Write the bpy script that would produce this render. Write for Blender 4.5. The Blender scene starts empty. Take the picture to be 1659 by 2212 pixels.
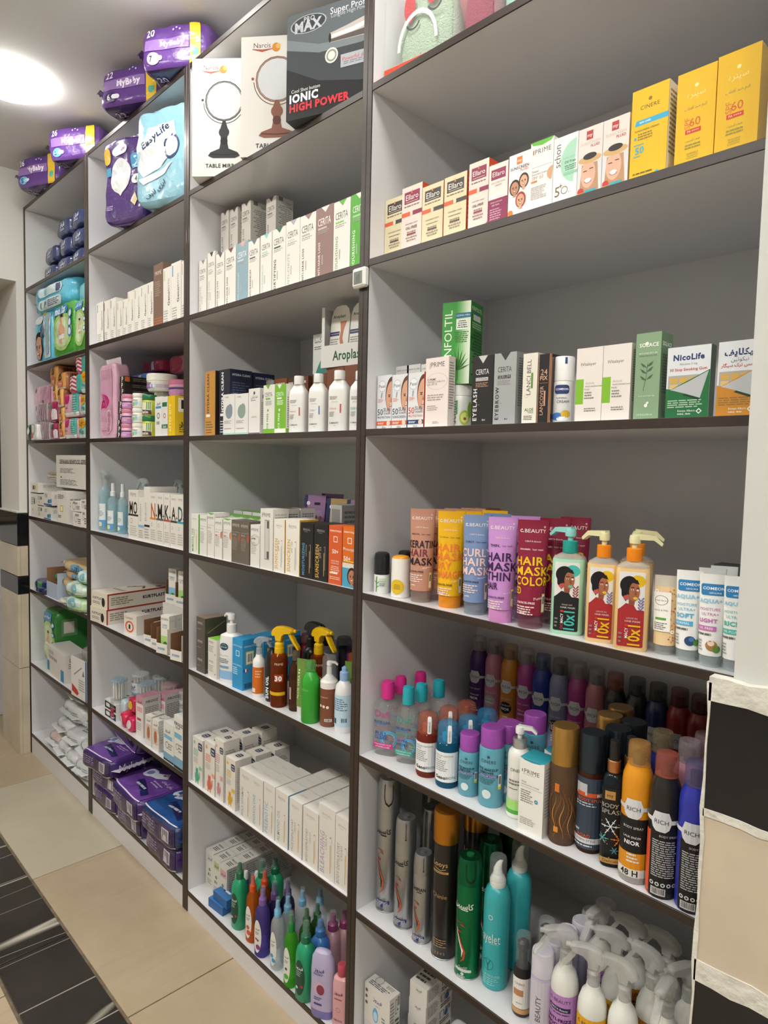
# Pharmacy shelving wall: four white units full of toiletries, built object by object.
import bpy, bmesh, math, random
from mathutils import Vector, Matrix, noise
random.seed(7)
PI = math.pi
sc = bpy.context.scene
COL = sc.collection

# ------------------------------------------------------------------ camera, world, light, exposure
cam = bpy.data.cameras.new('camera'); cam.sensor_fit = 'HORIZONTAL'; cam.sensor_width = 36.0
cam.lens = 1437.447 / 1659 * 36.0; cam.clip_start = 0.02
co = bpy.data.objects.new('camera', cam); COL.objects.link(co)
_r = Vector((0.695133, 0.718526, 0.022577)); _u = Vector((-0.064251, 0.030818, 0.997458)); _w = Vector((-0.716004, 0.694816, -0.067589))
co.matrix_world = Matrix(((_r.x, _u.x, -_w.x, 0), (_r.y, _u.y, -_w.y, -1.0), (_r.z, _u.z, -_w.z, 1.451), (0, 0, 0, 1)))
sc.camera = co
sc.view_settings.view_transform = 'Standard'; sc.view_settings.look = 'None'
sc.view_settings.gamma = 1.0; sc.view_settings.use_curve_mapping = False
sc.view_settings.exposure = 0.25
cy = sc.cycles; cy.max_bounces = 7; cy.diffuse_bounces = 4; cy.glossy_bounces = 2; cy.transmission_bounces = 4; cy.transparent_max_bounces = 12; cy.caustics_reflective = False; cy.caustics_refractive = False
world = bpy.data.worlds.new('world'); sc.world = world; world.use_nodes = True
world.node_tree.nodes['Background'].inputs[0].default_value = (0.9, 0.95, 1.0, 1)
world.node_tree.nodes['Background'].inputs[1].default_value = 0.3
LAMP_STRENGTH = 42.0          # opal ceiling lamps
LAMP_COLOR = (1.0, 0.975, 0.93)

# ------------------------------------------------------------------ materials
def lin(c):
    if isinstance(c, str):
        c = c.lstrip('#'); c = c if len(c) == 6 else ''.join(x + x for x in c); c = tuple(int(c[i:i+2], 16) / 255 for i in (0, 2, 4))
    return tuple((x / 12.92 if x <= .04045 else ((x + .055) / 1.055) ** 2.4) for x in c[:3])
MATS = {}
def new_mat(name):
    m = bpy.data.materials.new(name); m.use_nodes = True
    nt = m.node_tree; b = nt.nodes['Principled BSDF']; MATS[name] = m
    return m, nt, b
def attr_mat(name, rough=.4, metal=0, spec=.5, coat=0, alpha=1, bump=0, bscale=60, transp=0, tint=1):
    m, nt, b = new_mat(name)
    a = nt.nodes.new('ShaderNodeAttribute'); a.attribute_name = 'Col'
    nt.links.new(a.outputs['Color'], b.inputs['Base Color'])
    b.inputs['Roughness'].default_value = rough; b.inputs['Metallic'].default_value = metal
    b.inputs['Specular IOR Level'].default_value = spec; b.inputs['Coat Weight'].default_value = coat
    b.inputs['Coat Roughness'].default_value = .08
    if bump:
        tc = nt.nodes.new('ShaderNodeTexCoord'); n = nt.nodes.new('ShaderNodeTexNoise'); n.inputs['Scale'].default_value = bscale
        n.inputs['Detail'].default_value = 3; n.inputs['Distortion'].default_value = .6
        bp = nt.nodes.new('ShaderNodeBump'); bp.inputs['Strength'].default_value = bump; bp.inputs['Distance'].default_value = .006
        nt.links.new(tc.outputs['Object'], n.inputs['Vector']); nt.links.new(n.outputs['Fac'], bp.inputs['Height'])
        nt.links.new(bp.outputs['Normal'], b.inputs['Normal'])
    if transp:
        t = nt.nodes.new('ShaderNodeBsdfTransparent'); mx = nt.nodes.new('ShaderNodeMixShader'); mx.inputs[0].default_value = transp
        tm = nt.nodes.new('ShaderNodeMix'); tm.data_type = 'RGBA'; tm.inputs[0].default_value = tint; tm.inputs[6].default_value = (1, 1, 1, 1)
        nt.links.new(a.outputs['Color'], tm.inputs[7]); nt.links.new(tm.outputs[2], t.inputs['Color'])
        nt.links.new(b.outputs[0], mx.inputs[1]); nt.links.new(t.outputs[0], mx.inputs[2])
        nt.links.new(mx.outputs[0], nt.nodes['Material Output'].inputs[0])
    return m
attr_mat('carton', .42, spec=.4)
attr_mat('glossy_carton', .22, coat=.5)
attr_mat('print', .45, spec=.35)
attr_mat('plastic', .28)
attr_mat('satin_metal', .3, metal=.85)
attr_mat('film', .25, coat=.3, bump=.35, bscale=45)
attr_mat('clear', .06, transp=.9, tint=.12)
attr_mat('cloudy', .16, transp=.66, tint=.25)
attr_mat('liquid', .08, transp=.76, coat=.5, tint=.8)
attr_mat('plush', .9, spec=.1, bump=.9, bscale=260)
def plain(name, col, rough=.5, metal=0, coat=0, var=0, vscale=3, bump=0, bscale=40, stretch=None):
    m, nt, b = new_mat(name); c = lin(col)
    b.inputs['Base Color'].default_value = (*c, 1); b.inputs['Roughness'].default_value = rough
    b.inputs['Metallic'].default_value = metal; b.inputs['Coat Weight'].default_value = coat
    tc = nt.nodes.new('ShaderNodeTexCoord'); vec = tc.outputs['Object']
    if stretch:
        mp = nt.nodes.new('ShaderNodeMapping'); mp.inputs['Scale'].default_value = stretch
        nt.links.new(vec, mp.inputs['Vector']); vec = mp.outputs['Vector']
    if var:
        n = nt.nodes.new('ShaderNodeTexNoise'); n.inputs['Scale'].default_value = vscale; n.inputs['Detail'].default_value = 6
        r = nt.nodes.new('ShaderNodeValToRGB'); r.color_ramp.elements[0].position = .3; r.color_ramp.elements[1].position = .7
        r.color_ramp.elements[0].color = (*[x * (1 - var) for x in c], 1); r.color_ramp.elements[1].color = (*[min(1, x * (1 + var)) for x in c], 1)
        nt.links.new(vec, n.inputs['Vector']); nt.links.new(n.outputs['Fac'], r.inputs['Fac']); nt.links.new(r.outputs['Color'], b.inputs['Base Color'])
    if bump:
        n = nt.nodes.new('ShaderNodeTexNoise'); n.inputs['Scale'].default_value = bscale; n.inputs['Detail'].default_value = 4
        bp = nt.nodes.new('ShaderNodeBump'); bp.inputs['Strength'].default_value = bump; bp.inputs['Distance'].default_value = .004
        nt.links.new(vec, n.inputs['Vector']); nt.links.new(n.outputs['Fac'], bp.inputs['Height']); nt.links.new(bp.outputs['Normal'], b.inputs['Normal'])
    return m
plain('white_laminate', '#d6d6d8', .3, coat=.25, var=.015, vscale=4)
plain('walnut_edge', '#2f231c', .4, coat=.1, var=.22, vscale=14, stretch=(1, 1, 9))
plain('wall_paint', '#dcdad4', .75, var=.02, vscale=2, bump=.05)
plain('ceiling_paint', '#d9d8d5', .8)
plain('pillar_paint', '#c9cbc7', .55, var=.02, vscale=5, bump=.12, bscale=18)
plain('plaster_rough', '#d5d3c8', .8, var=.12, vscale=30, bump=.9, bscale=60)
plain('black_tile', '#15161a', .12, var=.2, vscale=4)
plain('cream_tile', '#c9bca6', .35, var=.09, vscale=9, bump=.05)
plain('joint', '#6f6350', .9, var=.3, vscale=40)
plain('dark_room', '#8d8a86', .8)
def stone(name, c0, c1, vein=None, scale=2.5, rough=.25):
    m, nt, b = new_mat(name); b.inputs['Roughness'].default_value = rough
    tc = nt.nodes.new('ShaderNodeTexCoord'); oi = nt.nodes.new('ShaderNodeObjectInfo')
    ad = nt.nodes.new('ShaderNodeVectorMath'); ad.operation = 'ADD'
    sc_ = nt.nodes.new('ShaderNodeVectorMath'); sc_.operation = 'SCALE'; sc_.inputs['Scale'].default_value = 1.0
    nt.links.new(oi.outputs['Location'], sc_.inputs[0])
    nt.links.new(tc.outputs['Object'], ad.inputs[0]); nt.links.new(sc_.outputs[0], ad.inputs[1])
    n = nt.nodes.new('ShaderNodeTexNoise'); n.inputs['Scale'].default_value = scale; n.inputs['Detail'].default_value = 8; n.inputs['Roughness'].default_value = .6
    r = nt.nodes.new('ShaderNodeValToRGB'); r.color_ramp.elements[0].position = .3; r.color_ramp.elements[1].position = .72
    r.color_ramp.elements[0].color = (*lin(c0), 1); r.color_ramp.elements[1].color = (*lin(c1), 1)
    nt.links.new(ad.outputs[0], n.inputs['Vector']); nt.links.new(n.outputs['Fac'], r.inputs['Fac'])
    out = r.outputs['Color']
    if vein:
        for k, (ang, s, wd, amt) in enumerate(vein[1]):
            mp = nt.nodes.new('ShaderNodeMapping'); mp.inputs['Rotation'].default_value = (0, 0, ang); mp.inputs['Location'].default_value = (k * 3.1, k, 0)
            mp.inputs['Scale'].default_value = (1, .07, 1)
            wv = nt.nodes.new('ShaderNodeTexNoise'); wv.inputs['Scale'].default_value = s; wv.inputs['Detail'].default_value = 1.5; wv.inputs['Distortion'].default_value = .5
            mt = nt.nodes.new('ShaderNodeMath'); mt.operation = 'SUBTRACT'; mt.inputs[1].default_value = .5
            ab = nt.nodes.new('ShaderNodeMath'); ab.operation = 'ABSOLUTE'
            rr = nt.nodes.new('ShaderNodeValToRGB'); rr.color_ramp.elements[0].color = (amt, amt, amt, 1); rr.color_ramp.elements[1].color = (0, 0, 0, 1); rr.color_ramp.elements[1].position = wd
            mx = nt.nodes.new('ShaderNodeMix'); mx.data_type = 'RGBA'
            nt.links.new(ad.outputs[0], mp.inputs['Vector']); nt.links.new(mp.outputs[0], wv.inputs['Vector']); nt.links.new(wv.outputs['Fac'], mt.inputs[0])
            nt.links.new(mt.outputs[0], ab.inputs[0]); nt.links.new(ab.outputs[0], rr.inputs['Fac'])
            nt.links.new(rr.outputs['Color'], mx.inputs[0]); nt.links.new(out, mx.inputs[6]); mx.inputs[7].default_value = (*lin(vein[0]), 1)
            out = mx.outputs[2]
    nt.links.new(out, b.inputs['Base Color'])
    return m
stone('beige_stone', '#a7967c', '#b9a88e', ('#8f7c62', [(.4, 5, .012, .12)]))
stone('pale_stone', '#b3a995', '#c0b6a2', ('#988a72', [(1.2, 5, .012, .14)]))
stone('black_marble', '#262320', '#3c3733', ('#c9c2b4', [(-.25, 3.2, .005, .9), (.12, 4.6, .0022, .6), (-1.1, 2.6, .0014, .5)]), rough=.2)
def emit(name, col, strength):
    m, nt, b = new_mat(name); e = nt.nodes.new('ShaderNodeEmission'); e.inputs[0].default_value = (*col, 1); e.inputs[1].default_value = strength
    nt.links.new(e.outputs[0], nt.nodes['Material Output'].inputs[0]); return m
emit('lamp_opal', LAMP_COLOR, LAMP_STRENGTH * .62)
emit('lamp_opal_aisle', LAMP_COLOR, LAMP_STRENGTH * 1.9)

# ------------------------------------------------------------------ mesh helpers
class MB:
    """collects faces with a colour and a material key, then links ONE mesh object"""
    def __init__(s): s.v = []; s.f = []; s.c = []; s.m = []; s.s = []
    def add(s, vs, fs, col, mat, smooth=False):
        o = len(s.v); s.v += [tuple(v) for v in vs]
        if isinstance(col, list): cl = [lin(c) for c in col]
        else: cl = [lin(col)] * len(fs)
        for f, c in zip(fs, cl):
            s.f.append(tuple(i + o for i in f)); s.c.append(c); s.m.append(mat); s.s.append(smooth)
        return s
    def box(s, x0, x1, y0, y1, z0, z1, col='#ffffff', mat='carton', front=None, right=None, top=None, left=None):
        v = [(x0, y0, z0), (x1, y0, z0), (x1, y1, z0), (x0, y1, z0), (x0, y0, z1), (x1, y0, z1), (x1, y1, z1), (x0, y1, z1)]
        f = [(0, 1, 5, 4), (1, 2, 6, 5), (2, 3, 7, 6), (3, 0, 4, 7), (4, 5, 6, 7), (3, 2, 1, 0)]
        return s.add(v, f, [front or col, right or col, col, left or right or col, top or col, col], mat)
    def bbox(s, x0, x1, y0, y1, z0, z1, b, col, mat='carton'):
        """box with chamfered edges"""
        vs = []; 
        for sx in (0, 1):
            for sy in (0, 1):
                for sz in (0, 1):
                    X = x1 if sx else x0; Y = y1 if sy else y0; Z = z1 if sz else z0
                    dx = -b if sx else b; dy = -b if sy else b; dz = -b if sz else b
                    vs += [(X, Y + dy, Z + dz), (X + dx, Y, Z + dz), (X + dx, Y + dy, Z)]
        bm = bmesh.new(); [bm.verts.new(v) for v in vs]
        r = bmesh.ops.convex_hull(bm, input=bm.verts); bm.verts.index_update(); bm.verts.ensure_lookup_table()
        bmesh.ops.dissolve_limit(bm, angle_limit=.01, verts=bm.verts, edges=bm.edges)
        bm.verts.index_update()
        V = [tuple(v.co) for v in bm.verts]; F = [tuple(v.index for v in f.verts) for f in bm.faces]; bm.free()
        return s.add(V, F, col, mat)
    def loft(s, rings, col, mat, smooth=True, cap0=True, cap1=True, closed=True):
        n = len(rings[0]); vs = [p for r in rings for p in r]; fs = []
        for i in range(len(rings) - 1):
            for j in range(n if closed else n - 1):
                k = (j + 1) % n; fs.append((i * n + j, i * n + k, (i + 1) * n + k, (i + 1) * n + j))
        s.add(vs, fs, col, mat, smooth)
        if cap0: s.add(rings[0], [tuple(range(n - 1, -1, -1))], col if not isinstance(col, list) else col[0], mat)
        if cap1: s.add(rings[-1], [tuple(range(n))], col if not isinstance(col, list) else col[-1], mat)
        return s
    def lathe(s, prof, col, mat='plastic', n=20, q=2, sy=1, cx=0, cy=0, hard=.35):
        """prof: [(r, z)]; splits rings at sharp bends so shading stays crisp"""
        seg = [[prof[0]]]
        for i in range(1, len(prof)):
            seg[-1].append(prof[i])
            if i < len(prof) - 1:
                a = Vector((prof[i][0] - prof[i-1][0], prof[i][1] - prof[i-1][1])); b = Vector((prof[i+1][0] - prof[i][0], prof[i+1][1] - prof[i][1]))
                if a.length > 1e-7 and b.length > 1e-7 and a.angle(b) > .6: seg.append([prof[i]])
        for sg in seg:
            s.loft([[(cx + r * se(t, q) * math.cos(t), cy + r * se(t, q) * sy * math.sin(t), z) for t in (2 * PI * k / n for k in range(n))] for r, z in sg], col, mat, True, False, False)
        for r, z, rev in ((prof[0][0], prof[0][1], 1), (prof[-1][0], prof[-1][1], 0)):
            if r > 1e-5:
                p = [(cx + r * se(t, q) * math.cos(t), cy + r * se(t, q) * sy * math.sin(t), z) for t in (2 * PI * k / n for k in range(n))]
                s.add(p, [tuple(range(n - 1, -1, -1)) if rev else tuple(range(n))], col, mat)
        return s
    def rod(s, a, b, r0, r1, col, mat='plastic', n=10):
        a, b = Vector(a), Vector(b); d = (b - a).normalized(); e = d.orthogonal().normalized(); g = d.cross(e)
        return s.loft([[tuple(p + r * (math.cos(t) * e + math.sin(t) * g)) for t in (2 * PI * k / n for k in range(n))] for p, r in ((a, r0), (b, r1))], col, mat)
    def prism(s, pts, y0, y1, col, mat='plastic', inset=0):
        """outline in x,z extruded along y"""
        n = len(pts); v = [(x, y0, z) for x, z in pts] + [(x, y1, z) for x, z in pts]
        a = sum(pts[i][0] * pts[(i+1) % n][1] - pts[(i+1) % n][0] * pts[i][1] for i in range(n))
        f = [(i, (i + 1) % n, n + (i + 1) % n, n + i) for i in range(n)] + [tuple(range(n - 1, -1, -1)), tuple(range(n, 2 * n))]
        if a > 0: f = [tuple(reversed(t)) for t in f]
        if inset:
            gx = sum(x for x, _ in pts) / n; gz = sum(z for _, z in pts) / n; t = (y1 - y0) * .3; q = pts if a < 0 else pts[::-1]
            return s.loft([[(gx + (x - gx) * k, y, gz + (z - gz) * k) for x, z in q] for k, y in ((1 - inset, y0), (1 - inset * .3, y0 + t * .4), (1, y0 + t), (1, y1 - t), (1 - inset * .3, y1 - t * .4), (1 - inset, y1))], col, mat, True)
        return s.add(v, f, col, mat)
    def build(s, name, parent=None, loc=(0, 0, 0), rz=0):
        me = bpy.data.meshes.new(name); me.from_pydata(s.v, [], s.f)
        keys = list(dict.fromkeys(s.m))
        for k in keys: me.materials.append(MATS[k])
        me.polygons.foreach_set('material_index', [keys.index(k) for k in s.m])
        me.polygons.foreach_set('use_smooth', s.s)
        at = me.color_attributes.new('Col', 'FLOAT_COLOR', 'CORNER'); buf = []
        for f, c in zip(s.f, s.c): buf += [c[0], c[1], c[2], 1.0] * len(f)
        at.data.foreach_set('color', buf); me.update()
        o = bpy.data.objects.new(name, me); COL.objects.link(o); o.parent = parent; o.location = loc; o.rotation_euler.z = rz
        return o
def se(t, q):
    if q == 2: return 1.0
    return (abs(math.cos(t)) ** q + abs(math.sin(t)) ** q) ** (-1.0 / q)
def tag(o, label=None, cat=None, group=None, kind=None):
    if label: o['label'] = label
    if cat: o['category'] = cat
    if group: o['group'] = group
    if kind: o['kind'] = kind
    return o
def empty(name, loc, rz=0):
    o = bpy.data.objects.new(name, None); COL.objects.link(o); o.location = loc; o.rotation_euler.z = rz; o.empty_display_size = .02
    return o
def copy_tree(o, parent=None):
    c = o.copy(); COL.objects.link(c); c.parent = parent
    for ch in list(o.children): copy_tree(ch, c)
    return c

# ------------------------------------------------------------------ lettering (glyph outlines of the built-in font, laid flat or bent onto a surface)
_G = {}
def _gm(body, off):
    cu = bpy.data.curves.new('t', 'FONT'); cu.body = body; cu.resolution_u = 2; cu.fill_mode = 'FRONT'; cu.offset = off
    ob = bpy.data.objects.new('t', cu)
    me = bpy.data.meshes.new_from_object(ob)
    r = ([(v.co.x, v.co.y) for v in me.vertices], [tuple(p.vertices) for p in me.polygons])
    bpy.data.objects.remove(ob); bpy.data.curves.remove(cu); bpy.data.meshes.remove(me); return r
def glyph(c, bold):
    k = (c, bold)
    if k not in _G:
        off = .022 * bold; xs = [x for x, _ in _gm('|' + c + '|', 0)[0]]
        adv = max(xs) - min(xs) - .336
        _G[k] = (*_gm(c, off), adv + .03 * bold)
    return _G[k]
_AF = {'ا': (0xFE8D, 2), 'آ': (0xFE81, 2), 'ب': (0xFE8F, 4), 'ت': (0xFE95, 4), 'ج': (0xFE9D, 4), 'ح': (0xFEA1, 4), 'خ': (0xFEA5, 4), 'د': (0xFEA9, 2), 'ر': (0xFEAD, 2), 'ز': (0xFEAF, 2),
       'س': (0xFEB1, 4), 'ش': (0xFEB5, 4), 'ص': (0xFEB9, 4), 'ض': (0xFEBD, 4), 'ط': (0xFEC1, 4), 'ف': (0xFED1, 4), 'ق': (0xFED5, 4), 'ل': (0xFEDD, 4), 'م': (0xFEE1, 4), 'ن': (0xFEE5, 4),
       'ه': (0xFEE9, 4), 'و': (0xFEED, 2), 'ی': (0xFBFC, 4), 'ک': (0xFB8E, 4), 'گ': (0xFB92, 4), 'پ': (0xFB56, 4), 'چ': (0xFB7A, 4)}
def shape(t):
    """joins Arabic-script letters and puts them in visual order"""
    if not any(ch in _AF for ch in t): return t
    out = []
    for i, ch in enumerate(t):
        if ch not in _AF: out.append(ch); continue
        prv = i > 0 and t[i-1] in _AF and _AF[t[i-1]][1] == 4; nxt = i < len(t) - 1 and t[i+1] in _AF and _AF[ch][1] == 4
        b = _AF[ch][0]; out.append(chr(b + (3 if prv and nxt else 1 if prv else 2 if nxt else 0)))
    return ''.join(reversed(out))
for _c in 'ABCDEFGHIJKLMNOPQRSTUVWXYZabcdefghijklmnopqrstuvwxyz0123456789+-./%&':
    for _b in (0, 1): glyph(_c, _b)
class Art:
    """flat print: u,v in fractions of a w x h panel"""
    def __init__(s, w, h): s.w = w; s.h = h; s.p = []; s.n = 0
    def poly(s, pts, col):
        s.n += 1; s.p.append(([(u * s.w, v * s.h) for u, v in pts], [tuple(range(len(pts)))], lin(col), s.n)); return s
    def R(s, u0, v0, u1, v1, col): return s.poly([(u0, v0), (u1, v0), (u1, v1), (u0, v1)], col)
    def E(s, u, v, ru, col, rv=None, n=20, a0=0, a1=2 * PI):
        rv = rv if rv else ru * s.w / s.h
        return s.poly([(u + ru * math.cos(a0 + (a1 - a0) * k / n), v + rv * math.sin(a0 + (a1 - a0) * k / n)) for k in range(n)], col)
    def ring(s, u, v, ru, t, col, n=20, rv=None, a0=0, a1=2 * PI):
        s.n += 1; rv = rv if rv else ru * s.w / s.h; k0 = 1 - t; vs = []; fs = []
        for k in range(n + 1):
            a = a0 + (a1 - a0) * k / n; c, d = math.cos(a), math.sin(a)
            vs += [((u + ru * c) * s.w, (v + rv * d) * s.h), ((u + ru * k0 * c) * s.w, (v + rv * k0 * d) * s.h)]
            if k: fs.append((2*k-2, 2*k, 2*k+1, 2*k-1))
        s.p.append((vs, fs, lin(col), s.n)); return s
    def RR(s, u0, v0, u1, v1, rad, col):
        rv = rad * s.w / s.h; pts = []
        for cu, cv, a in ((u1 - rad, v0 + rv, -PI/2), (u1 - rad, v1 - rv, 0), (u0 + rad, v1 - rv, PI/2), (u0 + rad, v0 + rv, PI)):
            pts += [(cu + rad * math.cos(a + k * PI/8), cv + rv * math.sin(a + k * PI/8)) for k in range(5)]
        return s.poly(pts, col)
    def band(s, pts, wd, col):
        """stroke of width wd (fraction of w) along a polyline"""
        s.n += 1; P = [Vector((u * s.w, v * s.h)) for u, v in pts]; vs = []; fs = []
        for i, p in enumerate(P):
            d = (P[min(i+1, len(P)-1)] - P[max(i-1, 0)]).normalized(); t = wd[i] if isinstance(wd, (list, tuple)) else wd
            nrm = Vector((-d.y, d.x)) * t * s.w / 2; vs += [tuple(p + nrm), tuple(p - nrm)]
            if i: fs.append((2*i-2, 2*i-1, 2*i+1, 2*i))
        s.p.append((vs, fs, lin(col), s.n)); return s
    def T(s, text, u, v, wd, col, rot=0, al='c', bold=0, hmax=None, tall=1, sp=0):
        """text whose length is wd of the panel (of its height when rot is 90), centred vertically on v"""
        s.n += 1; x = 0; vs = []; fs = []
        for ch in shape(text):
            if ch == ' ': x += .28; continue
            gv, gf, adv = glyph(ch, bold); o = len(vs)
            vs += [(x + a, b) for a, b in gv]; fs += [tuple(i + o for i in f) for f in gf]; x += adv + sp
        if not vs: return s
        x0 = min(a for a, _ in vs); L = max(a for a, _ in vs) - x0; k = wd * (s.h if rot in (90, -90) else s.w) / L
        kv = k * tall
        if hmax and .69 * kv > hmax * s.h: kv = hmax * s.h / .69
        ox = {'c': L / 2, 'l': 0, 'r': L}[al] + x0; pts = []
        for a, b in vs:
            a = (a - ox) * k; b = (b - .34) * kv
            if rot == 90: a, b = -b, a
            elif rot == -90: a, b = b, -a
            elif rot: ca, sa = math.cos(rot), math.sin(rot); a, b = a * ca - b * sa, a * sa + b * ca
            pts.append((u * s.w + a, v * s.h + b))
        s.p.append((pts, fs, lin(col), s.n)); return s
    def L(s, u0, v0, u1, v1, n, col, fill=.5, al='l', rag=.3):
        """n lines of fine print too small to read"""
        s.n += 1; vs = []; fs = []; rnd = random.Random(int((u0 + v0 * 7 + n) * 1000))
        for i in range(n):
            vc = v1 - (v1 - v0) * (i + .5) / n; hh = abs(v1 - v0) / n * fill / 2; ww = (u1 - u0) * (1 - rag * rnd.random())
            ua = u0 if al == 'l' else (u0 + u1 - ww) / 2 if al == 'c' else u1 - ww; ue = ua + ww
            while ua < ue - .01:
                ub = min(ue, ua + (u1 - u0) * rnd.uniform(.1, .3)); o = len(vs)
                vs += [(ua * s.w, (vc - hh) * s.h), (ub * s.w, (vc - hh) * s.h), (ub * s.w, (vc + hh) * s.h), (ua * s.w, (vc + hh) * s.h)]
                fs.append((o, o + 1, o + 2, o + 3)); ua = ub + (u1 - u0) * .035
        s.p.append((vs, fs, lin(col), s.n)); return s
    def bars(s, u0, v0, u1, v1, n, col):
        """a bar code"""
        s.n += 1; vs = []; fs = []; rnd = random.Random(n)
        for i in range(n):
            a = u0 + (u1 - u0) * (i + .15) / n; b = a + (u1 - u0) / n * rnd.uniform(.25, .8); o = len(vs)
            vs += [(a * s.w, v0 * s.h), (b * s.w, v0 * s.h), (b * s.w, v1 * s.h), (a * s.w, v1 * s.h)]; fs.append((o, o+1, o+2, o+3))
        s.p.append((vs, fs, lin(col), s.n)); return s
    def out(s, mb, fn, step=0, vstep=0, mat='print', off=.00025, lay=.00004):
        """fn(u, v, height above the surface) -> point"""
        for vs, fs, col, n in s.p:
            if step or vstep:
                bm = bmesh.new(); bv = [bm.verts.new((a, b, 0)) for a, b in vs]
                for f in fs:
                    try: bm.faces.new([bv[i] for i in f])
                    except ValueError: pass
                for ax, st in ((0, step), (1, vstep)):
                    if not st: continue
                    lo = min(p[ax] for p in vs); hi = max(p[ax] for p in vs); k = math.floor(lo / st) + 1
                    while k * st < hi:
                        co_ = [0, 0, 0]; no_ = [0, 0, 0]; co_[ax] = k * st; no_[ax] = 1
                        bmesh.ops.bisect_plane(bm, geom=bm.verts[:] + bm.edges[:] + bm.faces[:], plane_co=co_, plane_no=no_); k += 1
                bm.verts.index_update(); V = [(v.co.x, v.co.y) for v in bm.verts]; F = [tuple(v.index for v in f.verts) for f in bm.faces]; bm.free()
            else: V, F = vs, fs
            mb.v_off = len(mb.v); h = off + lay * n
            mb.v += [tuple(fn(a, b, h)) for a, b in V]
            for f in F: mb.f.append(tuple(i + mb.v_off for i in f)); mb.c.append(col); mb.m.append(mat); mb.s.append(False)

# ------------------------------------------------------------------ product builders
def carton(P, D, label, group=None, col='#eeeeea', side=None, top=None, art=None, sart=None, tart=None, yaw=0, name='carton', cat='box', mat='carton', extra=None, lean=0):
    """P = (x, y, z, w, h) of the left front bottom corner; D depth; printing on front, right side and top"""
    x, y, z, w, h = P
    m = MB().box(0, w, 0, D, 0, h, col, mat, right=side, top=top)
    o = m.build(name, None, (x, y, z), yaw); o.rotation_euler.x = lean
    tag(o, label, cat, group)
    pm = MB()
    if art: a = Art(w, h); art(a); a.out(pm, lambda u, v, e: (u, -e, v))
    if sart: a = Art(D, h); sart(a); a.out(pm, lambda u, v, e: (w + e, u, v))
    if tart: a = Art(w, D); tart(a); a.out(pm, lambda u, v, e: (u, v, h + e))
    if pm.f: tag(pm.build('printed_artwork', o), kind='stuff')
    if extra: extra(o, w, D, h)
    return o
def rad_at(prof, z):
    for (r0, z0), (r1, z1) in zip(prof, prof[1:]):
        if z0 <= z <= z1 and z1 > z0: return r0 + (r1 - r0) * (z - z0) / (z1 - z0)
    return prof[-1][0] if z > prof[-1][1] else prof[0][0]
def turned(P, label, group, parts, labels=(), yaw=0, name='bottle', cat='bottle', n=22, extra=None):
    """P = (x, y, z, diameter, h) of the base centre. parts: (name, [(r, z)] in fractions, colour, material[, q, sy]);
    labels: (part index, z0, z1, half angle, art[, centre angle])"""
    x, y, z, d, h = P; R = d / 2
    root = empty(name, (x, y, z), yaw); tag(root, label, cat, group); obs = {}
    for pt in parts:
        nm, pf, col, mt = pt[:4]; q = pt[4] if len(pt) > 4 else 2; sy = pt[5] if len(pt) > 5 else 1
        pf = [(r * R, zz * h) for r, zz in pf]
        obs[nm] = MB().lathe(pf, col, mt, n, q, sy).build(nm, root)
    for lb in labels:
        i, z0, z1, ha, art = lb[:5]; ca = lb[5] if len(lb) > 5 else 0; pt = parts[i]; q = pt[4] if len(pt) > 4 else 2; sy = pt[5] if len(pt) > 5 else 1
        pf = [(r * R, zz * h) for r, zz in pt[1]]; rm = rad_at(pf, (z0 + z1) / 2 * h); a = Art(2 * ha * rm, (z1 - z0) * h); art(a)
        def fn(u, v, e, pf=pf, rm=rm, ha=ha, ca=ca, q=q, sy=sy, z0=z0):
            t = -PI / 2 + (u / rm - ha) + ca; zz = z0 * h + v; r = rad_at(pf, zz) * se(t, q) + e + .0003
            return (r * math.cos(t), r * sy * math.sin(t) - (e if sy < 1 else 0), zz)
        pm = MB(); a.out(pm, fn, step=rm * .3 if q == 2 else rm * .22, vstep=h * .04 if any(abs(p0[0] - p1[0]) > 1e-4 for p0, p1 in zip(pf, pf[1:]) if p0[1] < z1 * h and p1[1] > z0 * h and p1[1] - p0[1] > .001) else 0)
        ob = pm.build('printed_label', obs[pt[0]]); tag(ob, kind='stuff')
    if extra: extra(root, R, h)
    return root

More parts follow.
